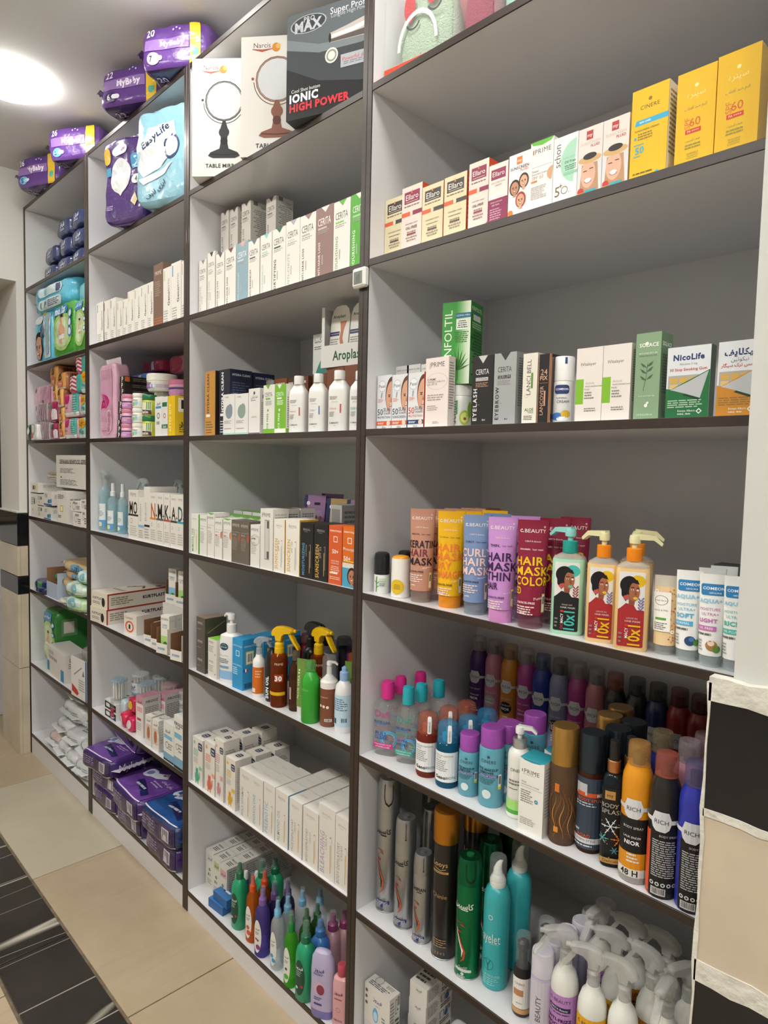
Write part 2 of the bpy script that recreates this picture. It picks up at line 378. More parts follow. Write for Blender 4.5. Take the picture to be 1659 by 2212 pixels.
def pump_head(root, z, r, col, s=1.0, ang=0, mat='plastic', stem=None, rise=.03):
    """stem, head and drooping spout of a lotion pump; ang turns the spout"""
    m = MB(); m.lathe([(r * .42, 0), (r * .42, rise * .8)], stem or col, mat, 12)
    m.lathe([(r * .8, rise * .55), (r * .85, rise), (r * .75, rise + .006 * s), (0, rise + .008 * s)], col, mat, 14)
    L = .036 * s
    pr = [(-.006 * s, rise), (L * .7, rise), (L, rise - .008 * s), (L + .002 * s, rise - .004 * s), (L * .75, rise + .007 * s), (-.004 * s, rise + .0095 * s)]
    m.prism(pr, -.0055 * s, .0055 * s, col, mat)
    return m.build('pump_head', root, (0, 0, z), ang)
def trigger_head(root, z, r, col, mat='plastic', s=1.0, ang=0, collar=None):
    """trigger sprayer: collar, arched head with nozzle, curved lever"""
    c = MB().lathe([(r, 0), (r, .022 * s), (r * .82, .025 * s), (r * .5, .027 * s), (r * .5, .04 * s)], collar or col, mat, 18).build('collar', root, (0, 0, z), ang)
    hd = [(-.009, .028), (.009, .028), (.011, .042), (.02, .05), (.034, .052), (.043, .054), (.043, .064), (.034, .066), (.02, .0685), (.006, .069), (-.008, .066), (-.018, .058), (-.023, .047), (-.02, .04), (-.012, .042)]
    m = MB().prism([(x * s, zz * s) for x, zz in hd], -.0095 * s, .0095 * s, col, mat, .14)
    m.rod((.041 * s, 0, .059 * s), (.05 * s, 0, .059 * s), .005 * s, .0045 * s, col, mat); m.build('sprayer_head', root, (0, 0, z), ang)
    lv = [(.028, .052), (.036, .052), (.043, .042), (.05, .03), (.058, .02), (.062, .012), (.058, .011), (.05, .02), (.041, .031), (.033, .043)]
    MB().prism([(x * s, zz * s) for x, zz in lv], -.0065 * s, .0065 * s, col, mat, .06).build('trigger', root, (0, 0, z), ang)
def tube(P, label, group, col, cap, art, yaw=0, caph=.13, capmat='cloudy', flare=1.16, mat='plastic', crimp=.03, name='squeeze_tube', lean=0):
    """stands on its cap; P = (x, y, z, cap diameter, h)"""
    x, y, z, d, h = P; R = d / 2; n = 24; z0 = caph * h
    root = empty(name, (x, y, z), yaw); root.rotation_euler.x = lean; tag(root, label, 'tube', group)
    def sec(t):
        t = max(0, min(1, t)); return R * (1 + (flare - 1) * t), R * (1 - t ** 1.25) + .0012
    def pt(th, zz, e=0):
        a, b = sec((zz - z0) / (h * (1 - crimp) - z0)); return ((a + e) * math.cos(th), (b + e) * math.sin(th), zz)
    zs = [z0 + (h * (1 - crimp) - z0) * k / 10 for k in range(11)] + [h]
    body = MB().loft([[pt(2 * PI * k / n, zz) for k in range(n)] for zz in zs], col, mat).build('tube_body', root)
    MB().lathe([(R * .9, 0), (R * .93, .002), (R * .95, z0 * .97), (R * .95, z0)], cap, capmat, n).build('cap', root)
    W = 2 * R * 1.3; a = Art(W, h - z0)
    art(a); pm = MB(); ha = 1.35
    a.out(pm, lambda u, v, e: pt(-PI / 2 + (u / W - .5) * 2 * ha, z0 + v, e + .0003), step=W * .1, vstep=h * .05)
    if pm.f: tag(pm.build('printed_label', body), kind='stuff')
    return root
def bag(loc, dim, label, group, col, faces=None, cols=None, k=7, amp=.004, yaw=0, rx=0, ry=0, seals='', name='plastic_pack', cat='pack', mat='film', seed=0, n=14, sealcol=None, flap=None):
    """soft pack: rounded box with dents. loc = bottom centre. faces: {'f','t','r','l'}: art"""
    w, d, h = dim; sd = Vector((seed * 3.7 + loc[0] * 9, seed * 1.3 + loc[2] * 5, loc[1]))
    def de(p, e=0):
        p = Vector(p); q = p / (abs(p.x) ** k + abs(p.y) ** k + abs(p.z) ** k) ** (1 / k)
        q = Vector((q.x * w / 2, q.y * d / 2, q.z * h / 2)); nv = noise.noise(q * 15 + sd) + .5 * noise.noise(q * 30 + sd)
        dr = Vector((p.x ** 3 / w, p.y ** 3 / d, p.z ** 3 / h)).normalized()
        return q + dr * (amp * nv + e) + Vector((0, 0, h / 2))
    root = empty(name, loc, yaw); root.rotation_euler.x = rx; root.rotation_euler.y = ry; tag(root, label, cat, group)
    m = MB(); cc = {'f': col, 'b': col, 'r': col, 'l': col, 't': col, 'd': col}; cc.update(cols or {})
    ax = {'f': lambda a, b: (a, -1, b), 'b': lambda a, b: (-a, 1, b), 'r': lambda a, b: (1, a, b), 'l': lambda a, b: (-1, -a, b), 't': lambda a, b: (a, b, 1), 'd': lambda a, b: (a, -b, -1)}
    for fk, fn in ax.items():
        vs = [de(fn(-1 + 2 * i / n, -1 + 2 * j / n)) for j in range(n + 1) for i in range(n + 1)]
        m.add(vs, [(j * (n+1) + i, j * (n+1) + i + 1, (j+1) * (n+1) + i + 1, (j+1) * (n+1) + i) for j in range(n) for i in range(n)], cc[fk], mat, True)
    body = m.build('pack_body', root)
    for fk, art in (faces or {}).items():
        W, H = {'f': (w, h), 'b': (w, h), 'r': (d, h), 'l': (d, h), 't': (w, d), 'd': (w, d)}[fk]; a = Art(W, H); art(a); pm = MB()
        a.out(pm, lambda u, v, e, W=W, H=H, fk=fk: de(ax[fk](-1 + 2 * u / W, -1 + 2 * v / H), e + .0014), step=W / n, vstep=H / n, mat='film', lay=.00013)
        tag(pm.build('printed_artwork', body), kind='stuff')
    for sk in seals:
        sm = MB(); N = 14; L = .028
        if sk in 'rl':
            sg = 1 if sk == 'r' else -1
            vs = [(sg * (w / 2 * (.97) + L * j / 2), (i / N - .5) * d * (.92 - .1 * j), h / 2 + .0014 * ((i % 2) * 2 - 1) * j) for j in range(3) for i in range(N + 1)]
        elif sk == 't':
            vs = [((i / N - .5) * w * .9, .0014 * ((i % 2) * 2 - 1) * j, h * .985 + L * j / 2) for j in range(3) for i in range(N + 1)]
        else:
            vs = [((i / N - .5) * w * (.92 - .1 * j), -(d / 2 * .97 + L * j / 2), h / 2 + .0014 * ((i % 2) * 2 - 1) * j) for j in range(3) for i in range(N + 1)]
        vs2 = [(a, b, c + .0008) if sk != 't' else (a, b + .0008, c) for a, b, c in vs]
        fs = [(j * (N+1) + i, j * (N+1) + i + 1, (j+1) * (N+1) + i + 1, (j+1) * (N+1) + i) for j in range(2) for i in range(N)]
        sm.add(vs, fs, sealcol or col, mat, True); sm.add(vs2, fs, sealcol or col, mat, True); sm.build('end_seal', root)
    if flap:
        fa = Art(w * .5, d * .55); fa.RR(0, 0, 1, 1, .2, flap); pm = MB()
        fa.out(pm, lambda u, v, e: de((-.5 + u / (w * .5), -.5 + v / (d * .5), 1), e + .0035), step=w * .06, vstep=d * .06, mat='plastic'); pm.build('resealable_flap', root)
    return root

# ------------------------------------------------------------------ setting
CEIL = 2.789; XW = -3.5125; XR = 2.6; YB = .46; YF = -4.2
def struct(name, mb, label=None, parent=None):
    o = mb.build(name, parent); o['kind'] = 'structure'
    if label: o['label'] = label
    return o
floor = struct('floor', MB().box(XW - 1.6, XR, YF, YB, -.05, -.004, '#6f6350', 'joint'), 'beige stone tile floor with a black marble strip')
def tile(x0, x1, y0, y1, mat, par=floor, z=0.0):
    g = .0022; m = MB().bbox((x0 - x1) / 2 + g, (x1 - x0) / 2 - g, (y0 - y1) / 2 + g, (y1 - y0) / 2 - g, -.006, 0, .0015, '#ffffff', mat)
    o = m.build('tile', par, ((x0 + x1) / 2, (y0 + y1) / 2, z)); return o
xj = [-5.0, -4.33, -3.545, -3.2, -2.413, -1.627, -.84, -.055, .73, 1.515, XR]
for i, (a, b) in enumerate(zip(xj, xj[1:])):
    tile(a, b, -.314, YB if a >= -3.6 else YB, 'pale_stone' if i == 3 else 'beige_stone')
xb = [-2.835, -2.05, -1.265, -.48, .305, 1.09, XR]
for a, b in zip(xb, xb[1:]): tile(a, b, -.519, -.318, 'black_marble')
tile(-5.0, -3.6, -.519, -.318, 'beige_stone'); tile(-3.6, -2.839, -.519, -.318, 'beige_stone')
for yy in (-1.3, -2.08, -2.86, -3.64, -4.2):
    y1 = {-1.3: -.523, -2.08: -1.3, -2.86: -2.08, -3.64: -2.86, -4.2: -3.64}[yy]
    for a, b in zip([-5.0, -3.53, -2.72, -1.92, -1.12, -.32, .48, 1.28, 2.08], [-3.53, -2.72, -1.92, -1.12, -.32, .48, 1.28, 2.08, XR]): tile(a, b, yy, y1, 'beige_stone')
struct('ceiling', MB().box(XW - 1.6, XR, YF, YB, CEIL, CEIL + .1, '#ffffff', 'ceiling_paint'), 'plain white plaster ceiling')
struct('wall_back', MB().box(XW - 1.6, XR, YB, YB + .1, 0, CEIL, '#ffffff', 'wall_paint'), 'white wall behind the shelving units')
struct('wall_right', MB().box(XR, XR + .1, YF, YB, 0, CEIL, '#ffffff', 'dark_room'), 'grey wall at the near end of the aisle')
struct('wall_front', MB().box(XW - 1.6, XR, YF - .1, YF, 0, CEIL, '#ffffff', 'wall_paint'), 'white wall across the aisle')
# end wall with a passage beside the shelves
OY = -.036; OH = 2.283; OW = -1.0
wl = struct('wall_left', MB().box(XW - .3, XW, OY, YB, 0, CEIL, '#ffffff', 'wall_paint'), 'white end wall with a passage beside the shelves')
struct('lintel', MB().box(XW - .3, XW, OW, OY, OH, CEIL, '#ffffff', 'wall_paint'), None, wl)
struct('wall_far_end', MB().box(XW - .3, XW, YF, OW, 0, CEIL, '#ffffff', 'wall_paint'), 'white end wall beyond the passage')
struct('wall_passage', MB().box(XW - 1.6, XW - 1.5, YF, YB, 0, CEIL, '#ffffff', 'dark_room'), 'grey wall at the end of the passage')
# stone facing of the passage jamb, tile by tile
for z0, z1, mt in ((0, .43, 'cream_tile'), (.433, .795, 'cream_tile'), (.798, .882, 'black_tile'), (.885, 1.03, 'cream_tile'), (1.033, 1.19, 'black_tile')):
    MB().bbox(XW - .285, XW + .012, OY - .014, OY - .0005, z0, z1, .001, '#ffffff', mt).build('tile', wl)
    MB().bbox(XW + .0005, XW + .012, OY, -.003, z0, z1, .001, '#ffffff', mt).build('tile', wl)
MB().bbox(XW - .285, XW + .013, OY - .015, -.003, 1.19, 1.199, .002, '#ffffff', 'plaster_rough').build('plaster_cap', wl)
# pillar in front of the last unit
pl = struct('pillar', MB().box(-.2985, .3, -.05, -.012, 0, CEIL, '#ffffff', 'pillar_paint'), 'white plastered pillar with a stone dado at the right')
px0 = -.3235
for z0, z1, mt in ((.02, .42, 'cream_tile'), (.425, .755, 'black_tile'), (.775, .985, 'cream_tile'), (.992, 1.152, 'black_tile')):
    MB().bbox(px0, .3, -.062, -.0502, z0, z1, .0012, '#ffffff', mt).build('tile', pl)
def ragged(x0, x1, z0, z1, axis, seed):
    """hand-smeared plaster strip"""
    N = 26; rnd = random.Random(seed); m = MB(); front = []; 
    for i in range(N + 1):
        t = i / N; a = rnd.uniform(-.0022, .0022); b = rnd.uniform(-.0022, .0022)
        front.append(((x0 + (x1 - x0) * t, z0 + a, z1 + b) if axis == 'x' else (z0 + (z1 - z0) * t, x0 + a, x1 + b)))
    vs = []; fs = []
    for i, (t, a, b) in enumerate(front):
        q = [(t, -.0638, a), (t, -.0638, b), (t, -.045, a), (t, -.045, b)] if axis == 'x' else [(a, -.0638, t), (b, -.0638, t), (a, -.045, t), (b, -.045, t)]
        vs += q
        if i: o = 4 * i; fs += [(o-4, o, o+1, o-3), (o-3, o+1, o+3, o-1), (o-2, o, o-4, o-2)[:3] if 0 else (o-2, o+2, o, o-4)]
    o = 4 * N; fs += [(0, 1, 3, 2), (o, o + 2, o + 3, o + 1)]; m.add(vs, fs, '#ffffff', 'plaster_rough'); return m.build('plaster_joint', pl)
ragged(px0 - .001, .3, 1.146, 1.178, 'x', 3); ragged(px0, .3, .748, .779, 'x', 4); ragged(px0, .3, .983, .993, 'x', 5)
ragged(px0 - .0025, px0 + .0018, .02, 1.17, 'z', 6)

# shelving units
UN = {1: (-3.5125, -3.4961, -2.7481, -2.7292, dict(T=2.6287, A=2.2521, B=1.8894, C=1.5382, D=1.1774, E=.8207, F=.4558, G=.1002)),
      2: (-2.7292, -2.7103, -1.9342, -1.9180, dict(T=2.6321, A=2.2647, B=1.8987, C=1.5360, D=1.1731, E=.8115, F=.4482, G=.0873)),
      3: (-1.9180, -1.9018, -1.1251, -1.1100, dict(T=2.6340, A=2.2662, B=1.8985, C=1.5323, D=1.1702, E=.8018, F=.4358, G=.0720)),
      4: (-1.1100, -1.0949, -.3020, -.2870, dict(T=2.6350, A=2.2687, B=1.9016, C=1.5337, D=1.1675, E=.7917, F=.4191, G=.0530))}
UL = {1: 'white shelving unit with dark edging against the end wall', 2: 'white shelving unit with dark edging, second from the end wall',
      3: 'white shelving unit with dark edging holding the mirror cartons', 4: 'white shelving unit with dark edging beside the tiled pillar'}
TH = .015; DEP = .43
for i, (xa, xb_, xc, xd, zs) in UN.items():
    root = empty('shelving_unit', (0, 0, 0)); tag(root, UL[i], 'shelving', 'row of wall shelving units')
    W = 'white_laminate'
    for a, b in ((xa, xb_), (xc, xd)):
        sp = MB().box(a + .0003, b - .0003, .002, DEP, 0, zs['T'], '#fff', W).build('side_panel', root)
        MB().bbox(a + .0005, b - .0005, -.0015, .002, .002, zs['T'], .0006, '#fff', 'walnut_edge').build('edge_band', sp)
    MB().box(xb_, xc, DEP - .008, DEP, .03, zs['T'], '#fff', W).build('back_panel', root)
    for k, z in zs.items():
        s = MB().box(xb_, xc, .002, DEP - .008, z - TH, z, '#fff', W).build('top_panel' if k == 'T' else 'shelf', root)
        MB().bbox(xb_, xc, -.001, .002, z - TH, z, .0006, '#fff', 'walnut_edge').build('edge_band', s)
    MB().box(xb_, xc, .001, .016, 0, zs['G'] - TH, '#fff', W).build('plinth', root)
# opal dome lamps on the ceiling
LN = {(-2.7, -.27): 'opal ceiling lamp over the purple diaper packs', (-1.8, -.27): 'opal ceiling lamp above the mirror cartons'}
for yy in (-.27, -1.75):
    for xx in (-2.7, -1.8, -.9, 0, .9, 1.8):
        r = empty('ceiling_lamp', (xx, yy, CEIL)); tag(r, LN.get((xx, yy), 'opal dome ceiling lamp out of view along the aisle'), 'lamp', 'ceiling lamps')
        MB().lathe([(.1, 0), (.1, -.008), (.095, -.009)], '#e8e8e8', 'plastic', 32).build('base_ring', r)
        MB().lathe([(.0001, -.05), (.04, -.048), (.08, -.041), (.112, -.03), (.13, -.0105), (.11, -.0095)], '#ffffff', 'lamp_opal' if yy == -.27 else 'lamp_opal_aisle', 20).build('diffuser', r)


# ================================================================== fourth unit (beside the pillar), upper shelves
# hot water bottles in fleece covers
def hot_box(P, D, label, plush, card, yaw=0, words=None, kind=0):
    x, y, z, w, h = P
    root = empty('hot_water_bottle_box', (x, y, z), yaw); tag(root, label, 'box', 'fleece hot water bottles on the top shelf')
    c = MB().box(0, w, 0, D, 0, .004, card).box(0, w, 0, .002, .004, .036, '#b9b6b2').box(0, w, D - .002, D, .004, h, card).build('card_tray', root)
    MB().box(.001, w - .001, .0005, D - .003, .036, h - .002, '#ffffff', 'clear').build('clear_window', root)
    lp = []; n = 18
    for i in range(9):
        zz = .02 + (h - .05) * i / 8; s = .9 + .1 * math.sin(i * .7); a = w * .44 * s * (1 if i < 7 else .8 - .25 * (i - 7)); b = D * .36 * s
        lp.append([(w / 2 + a * math.cos(t) * se(t, 3), D * .5 + b * math.sin(t) * se(t, 3), zz) for t in (2 * PI * k / n for k in range(n))])
    body = MB().loft(lp, plush, 'plush').build('fleece_cover', root)
    pm = MB(); a = Art(w, h)
    if words:
        a.R(0, .015, 1, .036 / h * .98, '#b9b6b2').R(0, .085, 1, .036 / h * .98, '#d1482f').T(words, .52, .075, .8, '#f4f4f4', bold=1, tall=1.1).R(.02, .02, .2, .05, '#8a8784')
        a.L(.2, .015, .8, .045, 2, '#8a3a30')
        a.out(pm, lambda u, v, e: (u, -e, v)); tag(pm.build('printed_lip', c), kind='stuff')
    if kind:
        f = MB(); b = Art(w, h)
        b.E(.33, .62, .085, '#c2202e', rv=.13).E(.66, .72, .1, '#c2202e', rv=.15)
        b.ring(.38, .5, .11, .22, '#20302a', a0=PI * 1.1, a1=PI * 1.9, n=9).ring(.7, .58, .11, .22, '#20302a', a0=PI * 1.1, a1=PI * 1.9, n=9)
        b.ring(.45, .28, .3, .14, '#f4f6f2', a0=0, a1=PI, n=14, rv=.3)
        b.out(f, lambda u, v, e: (u, D * .5 - D * .38 - e - .001, v), mat='plush'); tag(f.build('stitched_features', body), kind='stuff')
    return root
hot_box((-1.091, 0.03, 2.269, 0.1739, 0.1638)[:4] + (.24,), .1, 'green fleece hot water bottle with red ears in a boxed window', '#a9bfa6', '#a8352b', .12, 'HOT WATER BAG', 1)
hot_box((-0.9168, 0.05, 2.269, 0.0982, 0.0943)[:4] + (.24,), .1, 'dark pink fleece hot water bottle in a black and red box', '#93304a', '#3a2428', .02)
hot_box((-0.8239, 0.06, 2.269, 0.089, 0.0568)[:4] + (.24,), .1, 'mint fleece hot water bottle in a clear window box', '#9cc9bb', '#c9d6cf')

# sun creams and serums
def a_ellaro(bg, lg, rb, t1, t2):
    def f(a):
        a.R(0, 0, 1, 1, bg).R(.12, .755, .88, .925, lg).T('Ellaro', .5, .845, .62, '#f3efe6').R(.2, .775, .8, .782, '#d8cfc0').poly([(.44, .9), (.5, .95), (.52, .89)], '#d9803a')
        a.L(.12, .70, .9, .735, 1, '#7d6a5c').R(0, .575, .42, .635, '#d9623f').R(.55, .575, 1, .635, rb).poly([(.42, .605), (.49, .645), (.56, .605), (.49, .565)], '#efd9c0')
        a.T(t1, .5, .46, .62, '#6c5a50').T(t2, .5, .40, .56, '#4d423c', bold=1).L(.2, .2, .8, .36, 4, '#9a8676', al='c').R(.28, .3, .72, .32, rb)
        a.poly([(.5, 0), (1, 0), (1, .14)], '#d9623f').poly([(.75, 0), (1, 0), (1, .07)], '#e9a98a')
    return f
EB = a_ellaro('#dcd2ad', '#47403c', '#4b4644', 'SUNSCREEN CREAM', 'FOUNDATION EFFECT'); EP = a_ellaro('#ead7cd', '#8e3352', '#8e3352', 'SUNSCREEN CREAM', 'OIL-FREE')
def a_eye(a):
    a.R(0, 0, 1, 1, '#ebe0d8').R(.12, .76, .88, .92, '#8e3352').T('Ellaro', .5, .845, .62, '#f3efe6').T('EYE CONTOUR', .5, .71, .7, '#6c5a50').T('CREAM', .5, .665, .35, '#6c5a50').R(.1, .5, .75, .54, '#f6f2ec')
    a.R(0, 0, 1, .46, '#8a2d54').T('CREME CONTOUR', .42, .41, .62, '#f0dfe4').T('DES YEUX', .4, .365, .4, '#f0dfe4').L(.1, .1, .75, .32, 6, '#c99db0').poly([(.6, 0), (1, 0), (1, .12)], '#e0c8a8')
def person(a, u, v, s, skin='#c98f70', hair='#3a2418', lip=None):
    """printed portrait: hair, neck, face, features"""
    k = s * a.w / a.h
    a.E(u, v + .1 * k, s * .95, hair, rv=k * 1.2).R(u - s * .25, v - k * 1.3, u + s * .25, v - k * .5, skin).E(u, v, s * .72, skin, rv=k * .95)
    a.R(u - s * .45, v + k * .14, u - s * .14, v + k * .21, '#2b1a14').R(u + s * .12, v + k * .14, u + s * .42, v + k * .21, '#2b1a14').E(u - s * .28, v + k * .02, s * .1, '#33211a').E(u + s * .27, v + k * .02, s * .1, '#33211a')
    a.poly([(u - s * .05, v), (u + s * .08, v - k * .28), (u - s * .1, v - k * .28)], '#a8704f').E(u, v - k * .48, s * .26, lip or '#b2504a', rv=k * .13)
    if not lip: a.E(u, v - k * .45, s * .2, '#f3eee8', rv=k * .06)
def a_family(a):
    a.R(0, 0, 1, 1, '#f0efec').R(.36, .84, .62, .95, '#df7a2c').T('my', .49, .895, .18, '#fff').T('SUNSCREEN', .5, .79, .86, '#33302e', bold=1).T('FLUID', .72, .745, .36, '#d3512b', bold=1)
    person(a, .3, .5, .26, '#c08a68', '#2f2018'); person(a, .72, .57, .24, '#d8a988', '#3b261b'); person(a, .6, .3, .25, '#d3a080', '#a8342f')
    a.R(.02, .0, .98, .07, '#e7e2d8').E(.14, .14, .12, '#e07a2a').R(.02, .02, .26, .1, '#cfc6a8').T('50', .14, .06, .18, '#6b5a28', bold=1).R(.3, .07, .92, .11, '#34a5b0').R(.3, .02, .85, .06, '#e07a2a')
def a_prime60(a):
    a.R(0, 0, 1, 1, '#ecebe7').poly([(0, 1), (1, 1), (.9, .955), (.5, .93), (.1, .955)], '#66b743').R(.1, .83, .15, .89, '#b07a42').T('PRIME', .54, .86, .7, '#5b5856', sp=.05).R(.06, .65, .95, .655, '#b5b2ae').T('Tinted', .22, .6, .3, '#6a6866').T('Sunscreen Cream', .42, .56, .66, '#6a6866')
    a.T('SPF 60', .34, .51, .5, '#c9a078').R(.06, .45, .32, .475, '#d8874a').E(1, .52, .25, '#d0a27c', a0=PI/2, a1=1.5 * PI, n=14).L(.06, .22, .75, .4, 7, '#b9b6b2')
def a_schon(a):
    a.R(0, 0, 1, 1, '#f1f1ec').E(.95, .62, .65, '#a9d8bd', a0=PI/2, a1=1.5 * PI, n=18, rv=.3).T('schon', .17, .74, .32, '#4a4947', rot=90).T('SUNSCREEN', .66, .68, .5, '#7fbfa0').T('Oil Free', .7, .62, .45, '#4d7a64', bold=1).L(.45, .5, .95, .58, 3, '#5d8a74', al='r').R(.45, .44, 1, .48, '#8ccaa8')
    a.T('5', .2, .24, .2, '#6f5a3a').ring(.5, .24, .14, .16, '#6f5a3a').T('+', .34, .31, .14, '#6f5a3a')
    for k in range(9): an = PI + PI * k / 8; a.band([(.45 + .2 * math.cos(an), .2 + .13 * math.sin(an)), (.45 + .33 * math.cos(an), .2 + .2 * math.sin(an))], .012, '#b9b09c')
def a_hat(tint):
    def f(a):
        a.R(0, 0, 1, 1, '#e6d9d2').R(.33, .83, .6, .95, '#b53a36').T('my', .465, .89, .2, '#fff').T('SUNSCREEN', .5, .785, .8, '#cdbdb6', bold=1).T('FLUID', .7, .735, .36, '#b5433c', bold=1).R(0, .1, 1, .58, '#d9d8d8')
        a.poly([(.1, .1), (.9, .1), (.82, .5), (.18, .5)], '#b98f6a').E(.45, .36, .3, '#dcb096', rv=.19).E(.5, .56, .48, '#cfa970', rv=.055).E(.5, .6, .28, '#2b2723', rv=.045).R(.24, .4, .4, .412, '#33231b').R(.5, .42, .66, .432, '#33231b').E(.45, .27, .15, '#f6f1ec', rv=.035).ring(.45, .27, .15, .2, '#b4554c', rv=.035, a0=PI, a1=2 * PI)
        a.R(0, 0, 1, .1, '#e6ded6').E(.16, .14, .13, '#c0392f').R(.02, .01, .28, .12, '#ad9a52').T('50', .15, .065, .22, '#f3ecd0', bold=1).R(.34, .1, .8, .14, '#34a5b0').R(.34, .03, .8, .08, tint)
    return f
def a_cinere(a):
    a.R(0, 0, 1, 1, '#e3b912').E(.5, .875, .05, '#8a6a1a').T('CINERE', .5, .8, .52, '#4c3f22', sp=.06).poly([(.1, .62), (1, .62), (1, .675), (.14, .675)], '#39a9cf').T('SUN CARE', .38, .648, .3, '#eaf5f8', bold=1).T('SUNSCREEN CREAM', .44, .565, .66, '#4c3f22').L(.2, .46, .62, .54, 3, '#8a7426').E(.13, .49, .035, '#39a9cf')
    a.L(.1, .41, .4, .43, 1, '#39a9cf').T('50', .26, .36, .24, '#39a9cf', bold=1).L(.1, .29, .35, .31, 1, '#39a9cf').L(.1, .1, .7, .13, 1, '#6b5a1e').R(.72, .075, .8, .1, '#39a9cf').T('50 ml', .16, .05, .15, '#39a9cf')
def a_sefid(a):
    a.R(0, 0, 1, 1, '#e2b511').T('سینره', .5, .76, .46, '#f6e59a').E(.5, .84, .05, '#f6e59a').T('کرم ضد آفتاب', .5, .62, .58, '#5c6a52').T('SPF', .3, .47, .11, '#d06a30', rot=90).T('60', .5, .47, .28, '#c9562a').R(.26, .36, .66, .405, '#cc3a25').T('PA ++++', .46, .383, .3, '#f3d0a0', bold=1)
    a.T('طیف گسترده', .46, .29, .38, '#6b7a3a').L(.25, .2, .68, .26, 2, '#8a8a3a', al='c').L(.3, .1, .64, .17, 3, '#b8a032', al='c').R(.28, .035, .62, .04, '#b58f1a').R(.28, .07, .62, .075, '#b58f1a')
def s_text(bg, col, n=14):
    def f(a): a.R(0, 0, 1, 1, bg).L(.12, .25, .9, .93, n, col)
    return f
G4B = 'sun cream cartons on the second shelf by the pillar'
OS = s_text('#c9502f', '#e9b49c', 10)
for P, col, art, lab, D, sd in (
    ((-1.094, 0.045, 1.902, 0.0608, 0.1342), '#dcd2ad', EB, 'cream-coloured face cream carton with dark logo block, nearest the upright', .04, OS),
    ((-1.039, 0.042, 1.902, 0.0585, 0.1438), '#ead7cd', EP, 'pale pink face cream carton between the two left beige cartons', .045, OS),
    ((-0.9775, 0.04, 1.902, 0.0575, 0.1291), '#dcd2ad', EB, 'beige face cream carton, second beige one from the upright', .04, OS),
    ((-0.9157, 0.038, 1.902, 0.0575, 0.1295), '#dcd2ad', EB, 'beige face cream carton with bright orange side, third beige one', .04, OS),
    ((-0.8509, 0.036, 1.902, 0.0471, 0.1365), '#ead7cd', EP, 'tall pale pink face cream carton with ribbed orange side', .055, OS),
    ((-0.8012, 0.034, 1.902, 0.0435, 0.1176), '#ebe0d8', a_eye, 'eye contour cream carton with burgundy lower half', .04, OS),
    ((-0.7542, 0.032, 1.902, 0.0461, 0.1203), '#f0efec', a_family, 'white sunscreen carton printed with three smiling faces', .04, None),
    ((-0.7067, 0.03, 1.902, 0.0464, 0.1273), '#ecebe7', a_prime60, 'white sunscreen carton with a green lid curve', .045, None),
    ((-0.6594, 0.03, 1.902, 0.0464, 0.1191), '#f1f1ec', a_schon, 'white sunscreen carton with a mint half circle', .04, None),
    ((-0.6121, 0.03, 1.902, 0.0438, 0.118), '#e6d9d2', a_hat('#c0392f'), 'sunscreen carton with smiling woman in straw hat, left of the pair', .04, None),
    ((-0.5675, 0.03, 1.902, 0.0445, 0.1177), '#e6d9d2', a_hat('#c0503f'), 'sunscreen carton with smiling woman in straw hat, right of the pair', .045, None),
    ((-0.519, 0.028, 1.902, 0.0581, 0.1439), '#e3b912', a_cinere, 'tall yellow sunscreen carton with a blue stripe and white side', .04, s_text('#ebe6da', '#8a8478')),
    ((-0.4474, 0.026, 1.902, 0.0559, 0.1405), '#e2b511', a_sefid, 'plain yellow sunscreen carton with Persian print, left of the pair', .04, None),
    ((-0.3895, 0.024, 1.902, 0.0567, 0.1426), '#e2b511', a_sefid, 'plain yellow sunscreen carton with Persian print, next to the pillar', .04, None)):
    carton(P, D, lab, G4B, col, art=art, sart=sd, name='sun_cream_carton', cat='carton', mat='glossy_carton')

# eye-level shelf
G4C = 'creams and serums on the eye-level shelf by the pillar'
def a_pasel(n50, t2, band):
    def f(a):
        a.R(0, 0, 1, 1, '#dfe0e2'); a.E(1, .62, .42, '#5a3a2a', rv=.34, a0=PI/2, a1=1.5*PI, n=14).E(1, .58, .38, '#d3a083', rv=.3, a0=PI/2, a1=1.5*PI, n=14).R(.76, .62, .92, .635, '#2b1a14').E(.84, .6, .06, '#3a261c', rv=.012).poly([(.98, .6), (.9, .5), (1, .49)], '#b8805f').E(.94, .43, .1, '#b0504a', rv=.018).E(.94, .435, .07, '#f0e8e2', rv=.008).E(.34, .8, .27, '#b9c8d2').E(.34, .8, .24, '#e8eaec').T('Pasel', .34, .8, .42, '#2c3038').band([(.34, .68), (.3, .58)], .06, '#7f97ad')
        a.L(.08, .5, .45, .57, 3, '#d99a80').T('50', .24, .32, .38, n50).T('SUN', .7, .36, .46, '#3a4a63').T('SCREEN', .72, .29, .44, '#3a4a63').T(t2, .5, .22, .88, n50).R(0, .075, 1, .15, band).E(.82, .11, .12, '#e3c9b4').L(.08, .09, .6, .13, 2, '#f1ece6').T('50ml', .5, .035, .25, '#777')
    return f
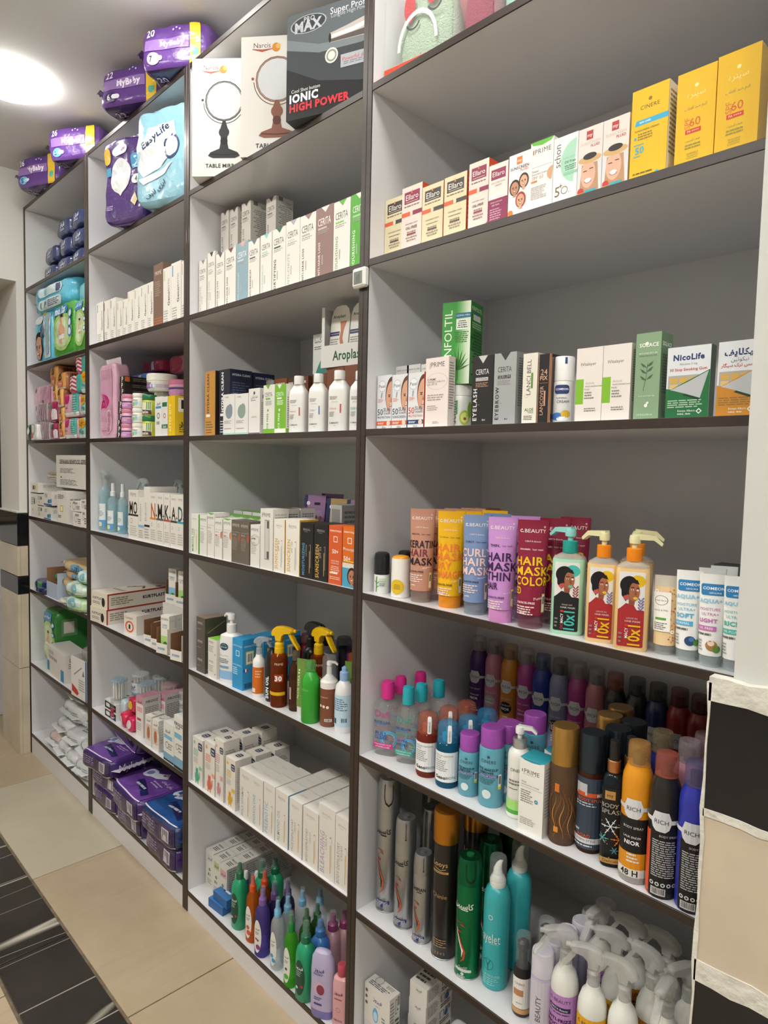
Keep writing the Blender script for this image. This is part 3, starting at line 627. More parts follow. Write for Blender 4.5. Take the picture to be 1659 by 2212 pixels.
for P, art, sd, lab in (((-1.091, 0.03, 1.534, 0.0457, 0.1186), a_pasel('#2f4666', 'PROTECTION', '#d9582c'), '#c7d3dc', 'sunscreen carton with a woman\'s face, closest to the upright'),
                    ((-1.042, 0.028, 1.534, 0.0457, 0.1165), a_pasel('#2f4666', 'SUNSCREEN', '#d9582c'), '#24304a', 'sunscreen carton with a woman\'s face, middle of the three'),
                    ((-0.9916, 0.026, 1.534, 0.0455, 0.116), a_pasel('#c9402c', 'PROTECTION', '#24456e'), '#d23a26', 'sunscreen carton with a woman\'s face and red side')):
    carton(P, .04, lab, G4C, '#dfe0e2', side=sd, art=art, name='sunscreen_carton', cat='carton', mat='glossy_carton')
for k, P in enumerate(((-1.094, 0.09, 1.534, 0.0405, 0.1464), (-1.059, 0.09, 1.534, 0.0416, 0.1464), (-1.015, 0.09, 1.534, 0.0385, 0.1443))):
    carton(P, .04, ['glossy white sunscreen carton peeking out behind the face cartons, left one', 'glossy white sunscreen carton peeking out behind the face cartons, middle one', 'glossy white sunscreen carton peeking out behind the face cartons, right one'][k], G4C, '#dddddb',
           art=lambda a: a.R(0, 0, 1, 1, '#dedddb').T('CREME SOLAIRE', .5, .93, .9, '#55524e').T('SPF 50 PA+++', .5, .87, .7, '#55524e').L(.1, .3, .9, .8, 8, '#b9b6b2'), name='sunscreen_carton', cat='carton', mat='glossy_carton')
def a_cprime(a):
    a.R(0, 0, 1, 1, '#e8dcd6').T('|PRIME', .5, .9, .64, '#4b4644').ring(.5, .66, .46, .03, '#b8aca6', rv=.12, n=26).T('C-PRIME', .27, .69, .36, '#4b4644', bold=1).T('INVISIBLE SUNBLOCK', .48, .655, .76, '#6b625e').T('GEL SPF 50', .3, .62, .42, '#6b625e').L(.1, .38, .85, .48, 3, '#a89c96').L(.1, .24, .6, .32, 3, '#a89c96').L(.35, .05, .65, .09, 2, '#a89c96')
carton((-0.9413, 0.025, 1.534, 0.0617, 0.1409), .02, 'pale pink sunblock gel carton with an oval printed line', G4C, '#e8dcd6', art=a_cprime, sart=s_text('#dfd6cf', '#8a827c', 18), name='gel_carton', cat='carton')
# white jar carrying a tall green box
JP = (-0.8878, 0.075, 1.534, 0.0504, 0.0874)
turned(JP, 'white avocado cream jar under the tall green box', G4C, [('jar_body', [(.93, 0), (1, .03), (1, .7), (.96, .74)], '#e8ebe4', 'plastic'), ('lid', [(.98, .745), (.98, .98), (.93, 1), (0, 1)], '#eceee9', 'plastic')],
       [(0, .05, .66, 1.2, lambda a: a.T('schon', .32, .5, .85, '#5a5855', rot=90).R(.42, .42, .48, .95, '#5f9f5f').E(.72, .3, .18, '#a9c24a', rv=.28).E(.72, .3, .13, '#dfe08a', rv=.2).E(.73, .26, .05, '#8a5a2a').E(.92, .6, .1, '#86b63e', rv=.3))], yaw=.5, name='cream_jar', cat='jar')
def a_rin(a):
    a.R(0, 0, 1, 1, '#3f9440')
    for k in range(8): a.R(.5 + k * .0625, 0, 1, 1, ['#4c9c4a', '#62a95c', '#7cb873', '#96c68c', '#b0d3a6', '#c8e0be', '#d9e9d0', '#e2eedb'][k])
    a.T('RINFOLTIL', .22, .56, .68, '#e9f0e4', rot=90).R(.48, .8, 1, .86, '#2f6f8f').T('UOMO-MEN', .74, .83, .46, '#e6eef0').R(.5, .66, .92, .79, '#e9eee8').L(.53, .675, .9, .775, 4, '#4a5248', al='c').L(.42, .5, .95, .64, 6, '#3d7a3a', al='c')
    for k in range(9): an = .25 + (PI - .5) * k / 8; a.band([(.6, .17), (.6 + .2 * math.cos(an), .17 + .12 * math.sin(an)), (.6 + .42 * math.cos(an), .17 + .26 * math.sin(an))], [.012, .05, .004], '#2e6b2c')
    a.band([(.6, .17), (.6, .04)], .015, '#2e6b2c')
def s_rin(a):
    a.R(0, 0, 1, 1, '#2e8a36').R(0, 0, 1, .4, '#57a552').T('RINFOLTIL', .5, .92, .86, '#e9f0e4').R(.28, .86, .65, .885, '#2f6f8f').R(.2, .78, .8, .85, '#e0e8dc').L(.1, .68, .9, .76, 3, '#bcd8b6', al='c').L(.06, .1, .94, .66, 15, '#1f4f22', al='r')
RX = (-0.9029, 0.045, 1.534, 0.057, 0.2417)
carton((JP[0] - .026, JP[1] - .034, JP[2] + JP[4] + .0005, .062, .164), .062, 'tall green hair lotion carton standing on the white jar', G4C, '#2e8a36', top='#dfe8da', art=a_rin, sart=s_rin, yaw=.28, name='hair_lotion_carton', cat='carton', mat='glossy_carton')
def a_cer2(bg, fg, sub, word, inv):
    def f(a):
        a.R(0, 0, 1, 1, bg).poly([(.28, 1), (.72, 1), (.5, .89)], inv).T('CERITA', .48, .77, .62, fg, tall=1.5).R(.18, .64, .76, .69, inv if bg[1] != '2' else '#c9c6c4').T(sub, .47, .665, .5, bg).L(.18, .55, .8, .62, 3, '#b08a6a' if bg[1] == '2' else '#8a8a88').T(word, .17, .3, .46, fg, rot=90, bold=1, sp=.12).L(.3, .1, .42, .5, 1, '#8a8886', fill=.02).T('8ml', .6, .08, .14, fg)
    return f
carton((-0.8155, 0.02, 1.534, 0.0502, 0.1314), .05, 'black eyelash lotion carton with a pale triangle notch', G4C, '#242322', art=a_cer2('#242322', '#e6e4e2', 'LOTION', 'EYELASH', '#c9c6c4'), name='lotion_carton', cat='carton')
carton((-0.7637, 0.02, 1.534, 0.0494, 0.1317), .055, 'grey eyebrow serum carton with a dark triangle notch', G4C, '#a3a6a6', art=a_cer2('#a3a6a6', '#2e2e2e', 'SERUM', 'EYEBROW', '#3a3a3a'), sart=s_text('#8b8e8e', '#5c5e5e', 20), name='serum_carton', cat='carton')
carton((-0.6997, 0.02, 1.534, 0.0303, 0.1249), .035, 'slim cream gel carton with vertical black lettering', G4C, '#e3dfd2', art=lambda a: a.R(0, 0, 1, 1, '#e3dfd2').T('LANCI BELL', .42, .66, .5, '#3a3733', rot=90).R(.58, .5, .72, .72, '#5f8f3f').ring(.3, .4, .12, .1, '#8a867c').T('ALOE', .5, .2, .62, '#4f7a2f', bold=1).T('VERA', .62, .16, .4, '#4f7a2f').L(.15, .05, .8, .12, 3, '#6a665c'), sart=s_text('#d3cfc2', '#a8a498', 16), name='gel_carton', cat='carton')
carton((-0.6675, 0.02, 1.534, 0.0236, 0.1205), .045, 'slim black concealer carton with copper edges', G4C, '#1e1c1d', side='#2a2020', art=lambda a: a.R(0, 0, 1, 1, '#1e1d20').R(0, 0, .06, 1, '#b5825f').R(.94, 0, 1, 1, '#b5825f').R(0, 0, 1, .01, '#b5825f').T('24', .5, .74, .56, '#d8a888').T('FIX', .5, .655, .64, '#d8a888', bold=1).R(.15, .58, .85, .585, '#b5825f').T('LANCOVER', .36, .33, .42, '#d8a888', rot=90).R(.55, .25, .68, .47, '#c99a80'), sart=lambda a: a.R(0, 0, .1, 1, '#b5825f').R(.9, 0, 1, 1, '#b5825f'), name='concealer_carton', cat='carton', mat='glossy_carton')
turned((-0.6346, 0.05, 1.534, 0.038, 0.1162), 'round white hydration cream bottle with tall white cap', G4C, [('bottle_body', [(.93, 0), (1, .02), (1, .6), (.96, .63)], '#e6e8e6', 'plastic'), ('cap', [(.97, .635), (.97, .97), (.9, 1), (0, 1)], '#eceeee', 'plastic')],
       [(0, .02, .6, 1.3, lambda a: a.RR(.24, .72, .76, .95, .1, '#2c3f74').T('COMEON', .5, .84, .44, '#eef', bold=1).T('hydration', .5, .62, .36, '#3a4a7a').T('CREAM', .55, .52, .42, '#444').E(.36, .14, .22, '#3f74b8', rv=.1).E(.66, .2, .16, '#d9b03a', rv=.1).E(.55, .08, .2, '#e9eef2', rv=.06)), (1, .86, .98, .35, lambda a: a.R(.3, .2, .6, 1, '#2c3f74'), .35)], yaw=.4, name='cream_bottle')
def a_vital(a):
    a.R(0, 0, 1, 1, '#e7e0da').R(.17, .76, .2, .8, '#c98a4a').T('Vitalayer', .48, .78, .54, '#5a5552').R(0, .24, .3, .58, '#7fb82e').T('Activit', .54, .52, .34, '#a8b98a').T('MOISTURIZING', .6, .475, .46, '#6a6662').T('FLUID', .44, .435, .2, '#6a6662').R(.85, .47, 1, .478, '#8fb84a').L(.35, .3, .72, .41, 3, '#8a8682').L(.35, .13, .85, .19, 2, '#8a8682')
carton((-0.5915, 0.018, 1.534, 0.0472, 0.1216), .045, 'white moisturising fluid carton with lime square, left of the pair', G4C, '#e7e0da', art=a_vital, name='fluid_carton', cat='carton')
carton((-0.5435, 0.018, 1.534, 0.0475, 0.1215), .045, 'white moisturising fluid carton with lime square, right of the pair', G4C, '#e7e0da', art=a_vital, sart=s_text('#cfc8c2', '#8f8a86', 22), name='fluid_carton', cat='carton')
def a_sol(a):
    a.R(0, 0, 1, 1, '#86a382').T('SOLACE', .52, .86, .76, '#e9efe6', bold=1).E(.44, .875, .07, '#e9efe6').T('ANTI ACNE SPOT GEL', .5, .765, .74, '#eef2ec').T('GREEN TEA & TEA TREE', .5, .735, .7, '#3c4f3a').band([(.36, .33), (.46, .5), (.5, .65)], .015, '#2f3f2e')
    for s, t in ((-1, .45), (1, .46), (-1, .53), (1, .55), (-1, .6), (1, .61)): a.band([(.47, t), (.47 + s * .14, t + .025), (.47 + s * .26, t + .06)], [.01, .09, .004], '#48604a')
    a.T('ACNE TREATMENT GEL', .5, .27, .66, '#dfe8dc').E(.5, .16, .07, '#e4ebe0').E(.56, .19, .05, '#e4ebe0').T('1.0 Fl.Oz/30 ml', .45, .055, .62, '#dfe8dc')
carton((-0.4881, 0.016, 1.534, 0.0398, 0.1329), .04, 'sage green spot gel carton with a leafy twig', G4C, '#86a382', art=a_sol, sart=lambda a: a.R(0, 0, 1, 1, '#6f8c6c').T('SOLACE', .5, .87, .8, '#e9efe6', bold=1).L(.15, .3, .85, .76, 14, '#4c664a'), name='spot_gel_carton', cat='carton')
def a_nico(top, low, t, sub, red, fa):
    def f(a):
        a.R(0, 0, 1, 1, '#d9dde2').T(t, .5, .85, .72, '#2a3a6a', bold=2).T(sub, .5, .755, .4, '#3a3a3a').T(red, .5, .68, .86, '#b3342c', bold=1).poly([(.04, .42), (.04, .6), (.75, .6), (.75, .42)], '#a9a6a0')
        for k in range(3): a.R(.08 + k * .23, .49, .27 + k * .23, .57, '#c9a552').R(.08 + k * .23, .42, .27 + k * .23, .475, '#d6bb74')
        a.poly([(0, .42), (.12, .41), (1, .66), (1, 0), (0, 0)], low).poly([(.1, .4), (.5, .5), (.97, .64), (.8, .27), (.45, .34), (.2, .385)], '#b4b8bc').poly([(.45, .34), (.8, .27), (.78, .24), (.4, .32)], '#1c3a24')
        a.L(.05, .14, .9, .26, 4, fa).T('Kimiya Alborz', .5, .1, .4, '#eee').T('KARAJ - IRAN', .45, .055, .3, '#eee', bold=1).poly([(.72, .09), (.79, .13), (.86, .09), (.79, .05)], '#dfe5e0').poly([(.75, .09), (.79, .112), (.83, .09), (.79, .068)], low)
    return f
carton((-0.4372, 0.015, 1.534, 0.0628, 0.1053), .02, 'white and green chewing gum carton with a page-curl picture', G4C, '#e6e8ea', side='#1d5a34', art=a_nico('#fff', '#1f6a3a', 'NicoLife', 'Nicotine 2 mg', '30 Stop Smoking Gum', '#a9c2ae'), name='gum_carton', cat='carton', mat='glossy_carton')
carton((-0.3641, 0.015, 1.534, 0.0578, 0.1055), .02, 'white and orange chewing gum carton with Persian print by the pillar', G4C, '#e6e8ea', side='#a86a22', top='#c98a2c', art=a_nico('#fff', '#c1842b', 'نیکلایف', 'نیکوتین', 'آدامس ترک سیگار', '#8a6a3a'), name='gum_carton', cat='carton', mat='glossy_carton')


# ================================================================== fourth unit, lower shelves
G4D = 'hair and skin care on the shelf above the body sprays'
ROLL = [(0, 0), (.93, 0), (1, .03), (1, .43), (.97, .46)]
turned((-1.072, 0.0379, 1.167, 0.0352, 0.0927), 'white deodorant roll-on with black cap and bamboo print', G4D, [('bottle_body', ROLL, '#e9ebe7', 'plastic'), ('cap', [(1, .465), (1, .5), (.98, .9), (.9, .97), (.6, 1), (0, 1)], '#1b1b1d', 'plastic')],
       [(0, .02, .44, 1.2, lambda a: a.band([(.3, .05), (.32, .95)], .06, '#4c8a3c').band([(.3, .3), (.44, .42)], [.02, .05], '#4c8a3c').band([(.31, .55), (.2, .7)], [.02, .05], '#4c8a3c').band([(.32, .5), (.46, .66)], [.02, .05], '#4c8a3c').R(.46, .35, .85, .85, '#c9d6c4').T('DEO ROLL-ON', .66, .66, .34, '#333', bold=1).L(.5, .4, .8, .58, 2, '#667'))], yaw=.55, name='deodorant_roll_on', cat='deodorant')
turned((-1.059, 0.1, 1.167, 0.0429, 0.1881)[:3] + (0.035, 0.093), 'black-capped deodorant roll-on behind the white and yellow one', G4D, [('bottle_body', ROLL, '#e9ebe7', 'plastic'), ('cap', [(1, .465), (1, .5), (.98, .9), (.9, .97), (.6, 1), (0, 1)], '#1b1b1d', 'plastic')], name='deodorant_roll_on', cat='deodorant')
turned((-1.011, 0.0364, 1.167, 0.0411, 0.0923), 'white deodorant roll-on with an orange domed top', G4D, [('bottle_body', [(.93, 0), (1, .02), (1, .88), (.97, .93)], '#eceae4', 'plastic'), ('domed_top', [(.96, .93), (.8, .975), (.4, 1), (0, 1)], '#e29a1e', 'plastic')],
       [(0, .04, .5, 1.2, lambda a: a.E(.45, .5, .33, '#e3bd2c').L(.28, .36, .62, .64, 4, '#8a7a2a', al='c'))], yaw=.5, name='deodorant_roll_on', cat='deodorant')
# hair mask tubes, front row and the rows behind
def a_mask(word, lines, c1, c2, acc, script):
    def f(a):
        a.T('C.', .2, .885, .12, '#f2e9e6', bold=2).T('BEAUTY', .56, .885, .54, '#f2e9e6').ring(.79, .93, .03, .4, '#f2e9e6', n=8).T('CERITA Beauty', .5, .775, .4, '#f2e0dc').T(word, .3, .69, .3, c2, bold=1).T('hair mask', .64, .69, .28, c2)
        v = .62; n = len(lines); hh = .105
        for t, w, c in lines: a.T(t, .02, v - hh / 2, w, c, al='l', bold=1, hmax=hh * .82, tall=1.7); v -= hh
        a.T(script, .72, v - .015, .3, '#f2e6e2', rot=.2); a.T('SULFATE-FREE', .06, v - .07, .55, c2 if acc is None else acc, al='l', bold=1); a.L(.04, v - .2, .6, v - .1, 4, '#e8d6d0').T('200ML', .26, v - .235 if v > .26 else .02, .2, '#f2e6e2', bold=1)
        a.R(.8, .03, .93, .23, '#d8b84a').R(.815, .04, .915, .22, '#e9e6dc').bars(.83, .12, .9, .2, 5, '#333')
    return f
MK = {'br': ('#bd8a74', '#b49a92', a_mask('KERATIN.', [('KERATIN', .98, '#2c1a24'), ('HAIR', .72, '#7a2f3e'), ('MASK', .92, '#2c1a24')], 0, '#2c1a24', None, 'Arginine')),
      'ye': ('#e9b20e', '#e08a12', a_mask('DRY & DAMAGED.', [('HAIR', .78, '#e57a33'), ('MASK', .95, '#e57a33'), ('DRY', .55, '#e57a33'), ('DAMAGED', .98, '#e57a33')], 0, '#4a3420', None, 'Argan Oil')),
      'bl': ('#7790b8', '#9fb4c6', a_mask('CURLY.', [('CURLY', .98, '#ecc9c4'), ('HAIR', .8, '#ecc9c4'), ('MASK', .96, '#ecc9c4')], 0, '#1f2b4a', None, 'Macadamia')),
      'li': ('#c48fd0', '#d894d4', a_mask('THIN.', [('HAIR', .78, '#3a1f4a'), ('MASK', .98, '#3a1f4a'), ('THIN', .74, '#3a1f4a'), ('HAIR', .4, '#3a1f4a')], 0, '#3a1f4a', None, 'Wheat Germ')),
      're': ('#861a38', '#8f4a60', a_mask('COLORED.', [('HAIR', .78, '#e8bd16'), ('MASK', .96, '#e8bd16'), ('COLOR', .98, '#e8bd16'), ('ED', .2, '#e8bd16')], 0, '#f2e6e2', '#f2e6e2', 'Punica'))}
MN = dict(br='terracotta', ye='yellow', bl='dusty blue', li='lilac', re='burgundy')
for k, P in (('br', (-0.9507, 0.0382, 1.167, 0.0466, 0.1974)), ('ye', (-0.8773, 0.0454, 1.167, 0.0495, 0.1969)), ('bl', (-0.8033, 0.0356, 1.167, 0.0471, 0.1947)), ('li', (-0.7319, 0.021, 1.167, 0.0472, 0.1957)), ('re', (-0.6693, 0.0262, 1.167, 0.0476, 0.1948))):
    tube(P, MN[k] + ' hair mask tube with bold lettering in the front row', 'hair mask tubes', MK[k][0], MK[k][1], MK[k][2], yaw=.56, capmat='cloudy' if k in 'br bl re' else 'plastic')
for k, P, w in (('br', (-0.9474, 0.088, 1.167, 0.0403, 0.1952)[:3] + (0.048, 0.196), 'directly behind the front one'), ('br', (-0.9412, 0.137, 1.167, 0.041, 0.1943)[:3] + (0.048, 0.196), 'third in its row'), ('br', (-0.9331, 0.186, 1.167, 0.0417, 0.1934)[:3] + (0.048, 0.196), 'fourth in its row'), ('br', (-0.9299, 0.235, 1.167, 0.0425, 0.1922)[:3] + (0.048, 0.196), 'at the back of its row'),
             ('ye', (-0.873, 0.095, 1.167, 0.0388, 0.1996)[:3] + (0.048, 0.196), 'directly behind the front one'), ('ye', (-0.8578, 0.165, 1.167, 0.0396, 0.1986)[:3] + (0.048, 0.196), 'at the back of its row'), ('bl', (-0.7961, 0.09, 1.167, 0.037, 0.2045)[:3] + (0.048, 0.196), 'behind the front one'), ('li', (-0.7247, 0.083, 1.167, 0.0352, 0.2091)[:3] + (0.048, 0.196), 'behind the front one'),
             ('re', (-0.6622, 0.088, 1.167, 0.0337, 0.2128)[:3] + (0.048, 0.196), 'directly behind the front one'), ('re', (-0.6566, 0.15, 1.167, 0.0345, 0.2114)[:3] + (0.048, 0.196), 'at the back, behind the green pump')):
    tube(P, MN[k] + ' hair mask tube, ' + w, 'hair mask tubes', MK[k][0], MK[k][1], MK[k][2], yaw=.5)
# pump bottles with a printed portrait
def a_domacy(bg, acc, lip, leaf, word):
    def f(a):
        a.RR(.03, .0, .97, 1, .06, '#e3e2e0').RR(.03, 0, .97, .5, .06, bg).E(.72, .88, .26, acc).poly([(.08, .5), (.3, .58), (.6, .56), (.97, .36), (.97, .3), (.03, .3), (.03, .44)], bg)
        a.poly([(.4, .56), (.62, .56), (.66, .66), (.4, .66)], '#8a5038').E(.52, .75, .24, '#9c5f44', rv=.13).E(.4, .82, .33, '#17141a', rv=.125).poly([(.12, .8), (.34, .8), (.3, .6), (.14, .68)], '#17141a').E(.6, .74, .2, '#a4664a', rv=.125).poly([(.36, .87), (.78, .84), (.7, .9)], '#17141a')
        a.E(.3, .655, .1, '#c2524c').R(.46, .79, .6, .8, '#17141a').R(.68, .785, .78, .795, '#17141a').E(.53, .765, .05, '#efe6de', rv=.012).E(.53, .765, .02, '#222', rv=.012).E(.72, .762, .04, '#efe6de', rv=.012).E(.65, .655, .085, lip, rv=.018).poly([(.63, .77), (.7, .7), (.62, .7)], '#8a5038')
        for j in range(4): a.band([(.84, .5 + j * .04), (.93, .55 + j * .04)], [.02, .05], leaf).band([(.84, .5 + j * .04), (.76, .54 + j * .04)], [.02, .05], leaf)
        a.T(word, .55, .385, .4, '#c9c4c0', al='c').T('HAIR MASK', .58, .345, .56, '#e8e4e0').T('DO', .36, .07, .075, '#c23a30', rot=90, bold=1).T('MACY', .36, .185, .14, '#f0ece8', rot=90, bold=1).R(.3, .275, .42, .305, '#c23a30').T('10x1', .64, .16, .27, acc, rot=90, bold=1, tall=1.2).L(.1, .04, .22, .2, 3, '#88807c')
    return f
def domacy(P, label, liq, collar, head, acc, lip, leaf, bg, word, ang):
    def ex(root, R, h):
        MB().lathe([(R * .46, h * .785), (R * .47, h * .79), (R * .47, h * .895), (R * .4, h * .9)], collar, 'plastic', 22).build('collar', root)
        pump_head(root, h * .9, R * .42, head, 1.1, ang, rise=h * .075)
    turned(P, label, G4D, [('bottle_body', [(0, 0), (.94, 0), (1, .015), (1, .715), (.97, .73)], liq, 'plastic', 4.5, .72), ('clear_shoulder', [(.97, .731), (.94, .745), (.6, .775), (.42, .785)], '#e9e4da', 'cloudy', 4, .75)],
           [(0, .04, .70, .72, a_domacy(bg, acc, lip, leaf, word))], yaw=.36, name='pump_bottle', n=32, extra=ex)
domacy((-0.6029, 0.041, 1.167, 0.0554, 0.1813), 'mint green pump bottle with a portrait of a woman in black', '#a5d9bd', '#1f9d93', '#8fd3cf', '#43b8b0', '#5fc0b0', '#8a2f3a', '#1d1f22', 'RINSE OFF', PI - .5)
domacy((-0.5369, 0.0362, 1.167, 0.0495, 0.1808), 'cream pump bottle with woman in red, left one of the front pair', '#e6c386', '#ee8a14', '#e2deb0', '#e0b71d', '#e2c02a', '#6a6294', '#a52b30', 'LEAVE IN', PI - .5)
domacy((-0.4803, 0.0279, 1.167, 0.0516, 0.1818), 'cream pump bottle with woman in red, right one of the front pair', '#e6c386', '#ee8a14', '#e2deb0', '#e0b71d', '#e2c02a', '#6a6294', '#a52b30', 'LEAVE IN', .15)
domacy((-0.5091, 0.1, 1.167, 0.0299, 0.2218)[:3] + (0.054, 0.182), 'cream pump bottle hidden behind the front pair', '#e6c386', '#ee8a14', '#e2deb0', '#e0b71d', '#e2c02a', '#6a6294', '#a52b30', 'LEAVE IN', .15)
def a_honey(a):
    a.R(.02, .0, .98, .84, '#e5c89a'); rnd = random.Random(4)
    for k in range(40): a.E(rnd.uniform(.55, .96), rnd.uniform(.05, .8), .03, rnd.choice(['#c9803a', '#d99a4a', '#b0602c']), n=6)
    for u, v in ((.2, .77), (.8, .5), (.7, .2)): a.E(u, v, .07, '#f2efe4', n=10).E(u, v, .025, '#e0b030', n=8)
    a.R(.08, .2, .62, .76, '#efede6').ring(.34, .64, .2, .1, '#777', rv=.07).T('Deep Sense', .34, .64, .32, '#333').T('Honey & Milk', .34, .5, .42, '#555').R(.18, .36, .5, .395, '#5a9a3a').L(.14, .22, .54, .33, 4, '#777')
tube((-0.4322, 0.0444, 1.167, 0.0333, 0.1238), 'small honey and milk cream tube with honeycomb print', G4D, '#cfc9ba', '#c9cdcc', a_honey, yaw=.42, flare=1.12, crimp=.1, capmat='cloudy')
def a_come(word, sub, c, b, fruit):
    def f(a):
        a.RR(.12, .74, .88, .88, .08, '#2f7fb8').T('COMEON', .5, .825, .62, '#f0f4f8', bold=1).T('GENUINE', .55, .77, .34, '#f0f4f8').T('AQUA+', .42, .67, .7, '#8fc6e0', bold=2).T('MOISTURE', .4, .57, .62, c).T('ULTRA+', .42, .51, .5, c).T(word, .36, .43, .56, c, bold=2).R(.0, .305, .62, .365, c).T(sub, .3, .335, .46, '#f2f6f8').L(.0, .245, .6, .28, 1, '#666', fill=.7).L(.0, .05, .26, .2, 4, '#999')
        for (u, v, r, cc) in fruit: a.E(u, v, r, cc)
    return f
for P, art, lab in (((-0.3949, 0.0382, 1.167, 0.0326, 0.1372), a_come('SOFT', 'NORMAL', '#5aaed0', 0, [(.56, .12, .17, '#2a4a74'), (.6, .14, .08, '#4a7ab0'), (.78, .1, .12, '#4c8a3a')]), 'white cream tube with blue lettering and a blueberry'),
                    ((-0.3583, 0.0304, 1.167, 0.0318, 0.1371), a_come('LIGHT', 'OIL FREE', '#c070b0', 0, [(.5, .13, .18, '#a8784a'), (.48, .16, .1, '#e8d2bc'), (.66, .09, .13, '#5a8a3a')]), 'white cream tube with pink lettering and a nut'),
                    ((-0.3262, 0.0326, 1.167, 0.0295, 0.1378), a_come('RICH', 'OIL PLUS', '#4fb6a8', 0, [(.78, .12, .2, '#5f7a34'), (.8, .12, .15, '#d9d08a'), (.82, .1, .07, '#7a4a24')]), 'white cream tube with teal lettering and an avocado')):
    tube(P, lab, 'white aqua cream tubes', '#eef0ee', '#c9d8da', art, yaw=.4, capmat='cloudy', flare=1.2)
for P, lab in (((-0.3834, 0.095, 1.167, 0.0264, 0.2297)[:3] + (0.033, 0.137), 'white cream tube behind the blueberry one'), ((-0.3799, 0.135, 1.167, 0.0268, 0.2288)[:3] + (0.033, 0.137), 'white cream tube at the back, by the dark carton')):
    tube(P, lab, 'white aqua cream tubes', '#eef0ee', '#c9d8da', a_come('SOFT', 'NORMAL', '#5aaed0', 0, []), yaw=.4, flare=1.2)
carton((-0.4538, 0.3, 1.167, 0.0523, 0.1176), .04, 'small dark grey carton at the back beside the pillar', G4D, '#4a4c4e', art=lambda a: a.L(.1, .4, .9, .9, 4, '#2c2e30'), name='dark_carton', cat='carton')

# ---- cleansers and body sprays
G4E = 'micellar water bottles'
def micellar(P, label, cap, word, c, lab=True):
    turned(P, label, G4E, [('bottle_body', [(0, 0), (.85, 0), (.97, .03), (1, .08), (1, .6), (.92, .68), (.55, .745), (.42, .75)], '#d9dcdc', 'clear', 3, .62), ('contents', [(0, .012), (.8, .012), (.93, .05), (.95, .55), (.5, .7)], '#dfe3e2', 'clear', 3, .6), ('cap', [(.46, .755), (.49, .76), (.49, .93), (.42, .98), (0, 1)], cap, 'plastic')],
        [(0, .06, .64, 1.05, lambda a: (a.ring(.66, .3, .3, .22, '#4fa8d8', n=22).ring(.66, .3, .22, .1, '#8ccbe8', n=22), a.T('Dafi', .42, .87, .5, c), a.T('MICELLAR', .42, .68, .6, '#2f4f8f', bold=1), a.L(.14, .62, .74, .65, 1, '#4f7fb8', fill=.8), a.T('OIL CONTROL' if word[0] == 'FULL' else 'LOTION', .42, .57, .56, c), a.T(word[0], .4, .41, .42, '#1f4fa8', bold=1), a.T(word[1], .4, .32, .46, '#1f4fa8', bold=1), a.R(.1, .08, .8, .2, c), a.T('HYALURONIC ACID', .45, .165, .6, '#eee'), a.T('VITAMIN A+B5', .45, .11, .5, '#eee')))] if lab else (), yaw=.42, name='micellar_bottle', n=28)
DF = ('FULL', 'CLEAR'); DU = ('ULTRA', 'HYDRA')
micellar((-1.062, 0.0567, 0.7917, 0.0633, 0.1728), 'clear micellar water bottle with pink cap in front', '#d62e8c', DF, '#c8388a')
micellar((-1.065, 0.1008, 0.7917, 0.056, 0.174), 'clear micellar bottle with pink cap, second in its row', '#d62e8c', DF, '#c8388a')
micellar((-1.057, 0.1604, 0.7917, 0.056, 0.174), 'clear micellar bottle with pink cap at the back', '#c9267e', DF, '#c8388a')
micellar((-1.001, 0.0612, 0.7917, 0.0552, 0.1746), 'clear micellar water bottle with turquoise cap in front', '#27a9b8', DU, '#3fa89a')
micellar((-0.9967, 0.0987, 0.7917, 0.056, 0.174), 'clear micellar bottle with turquoise cap, second in its row', '#27a9b8', DU, '#3fa89a')
micellar((-0.9884, 0.1496, 0.7917, 0.056, 0.174), 'clear micellar bottle with turquoise cap at the back', '#1f9aa8', DU, '#3fa89a')
def geno(P, label, c, cc, lab=True):
    turned(P, label, 'dome-capped cleansing water bottles', [('bottle_body', [(0, 0), (.93, 0), (1, .03), (1, .62), (.95, .67), (.8, .69)], c, 'liquid'), ('domed_cap', [(.9, .69), (.9, .9), (.8, .965), (.5, 1), (0, 1)], cc, 'cloudy'), ('inner_pump', [(.5, .69), (.5, .8), (.2, .82), (.2, .9), (0, .9)], cc, 'plastic')],
        [(0, .1, .56, 1.25, lambda a: a.R(0, 0, 1, 1, '#e8ebec').T('MICELLAR CLEANSING', .45, .88, .66, '#555').T('WATER', .24, .8, .22, '#555').L(.12, .35, .6, .74, 6, '#9a9a9a').T('Geno', .33, .15, .4, '#333', bold=2).T('BIOTIC', .73, .15, .38, '#444')), (1, .7, .97, .2, lambda a: a.RR(0, 0, 1, 1, .3, '#eceeec').T('GENOBIOTIC', .5, .4, .6, '#444', rot=90), .35)] if lab else (), yaw=.5, name='cleanser_bottle')
geno((-0.9304, 0.0503, 0.7917, 0.0492, 0.137), 'coral cleansing water bottle with domed cap in front', '#c9503a', '#c9755c')
geno((-0.9226, 0.1085, 0.7917, 0.049, 0.1365), 'coral cleansing water bottle, second in its row', '#c9503a', '#c9755c')
geno((-0.9188, 0.1667, 0.7917, 0.049, 0.1365), 'coral cleansing water bottle at the back of its row', '#b04a38', '#c07058', False)
geno((-0.871, 0.0462, 0.7917, 0.0484, 0.1363), 'blue cleansing water bottle with domed cap in front', '#1f8fb8', '#4aa6d0')
geno((-0.8624, 0.1029, 0.7917, 0.049, 0.1365), 'blue cleansing water bottle, second in its row', '#1f8fb8', '#4aa6d0')
geno((-0.8583, 0.1621, 0.7917, 0.049, 0.1365), 'blue cleansing water bottle at the back of its row', '#1c86ae', '#3f98c2', False)
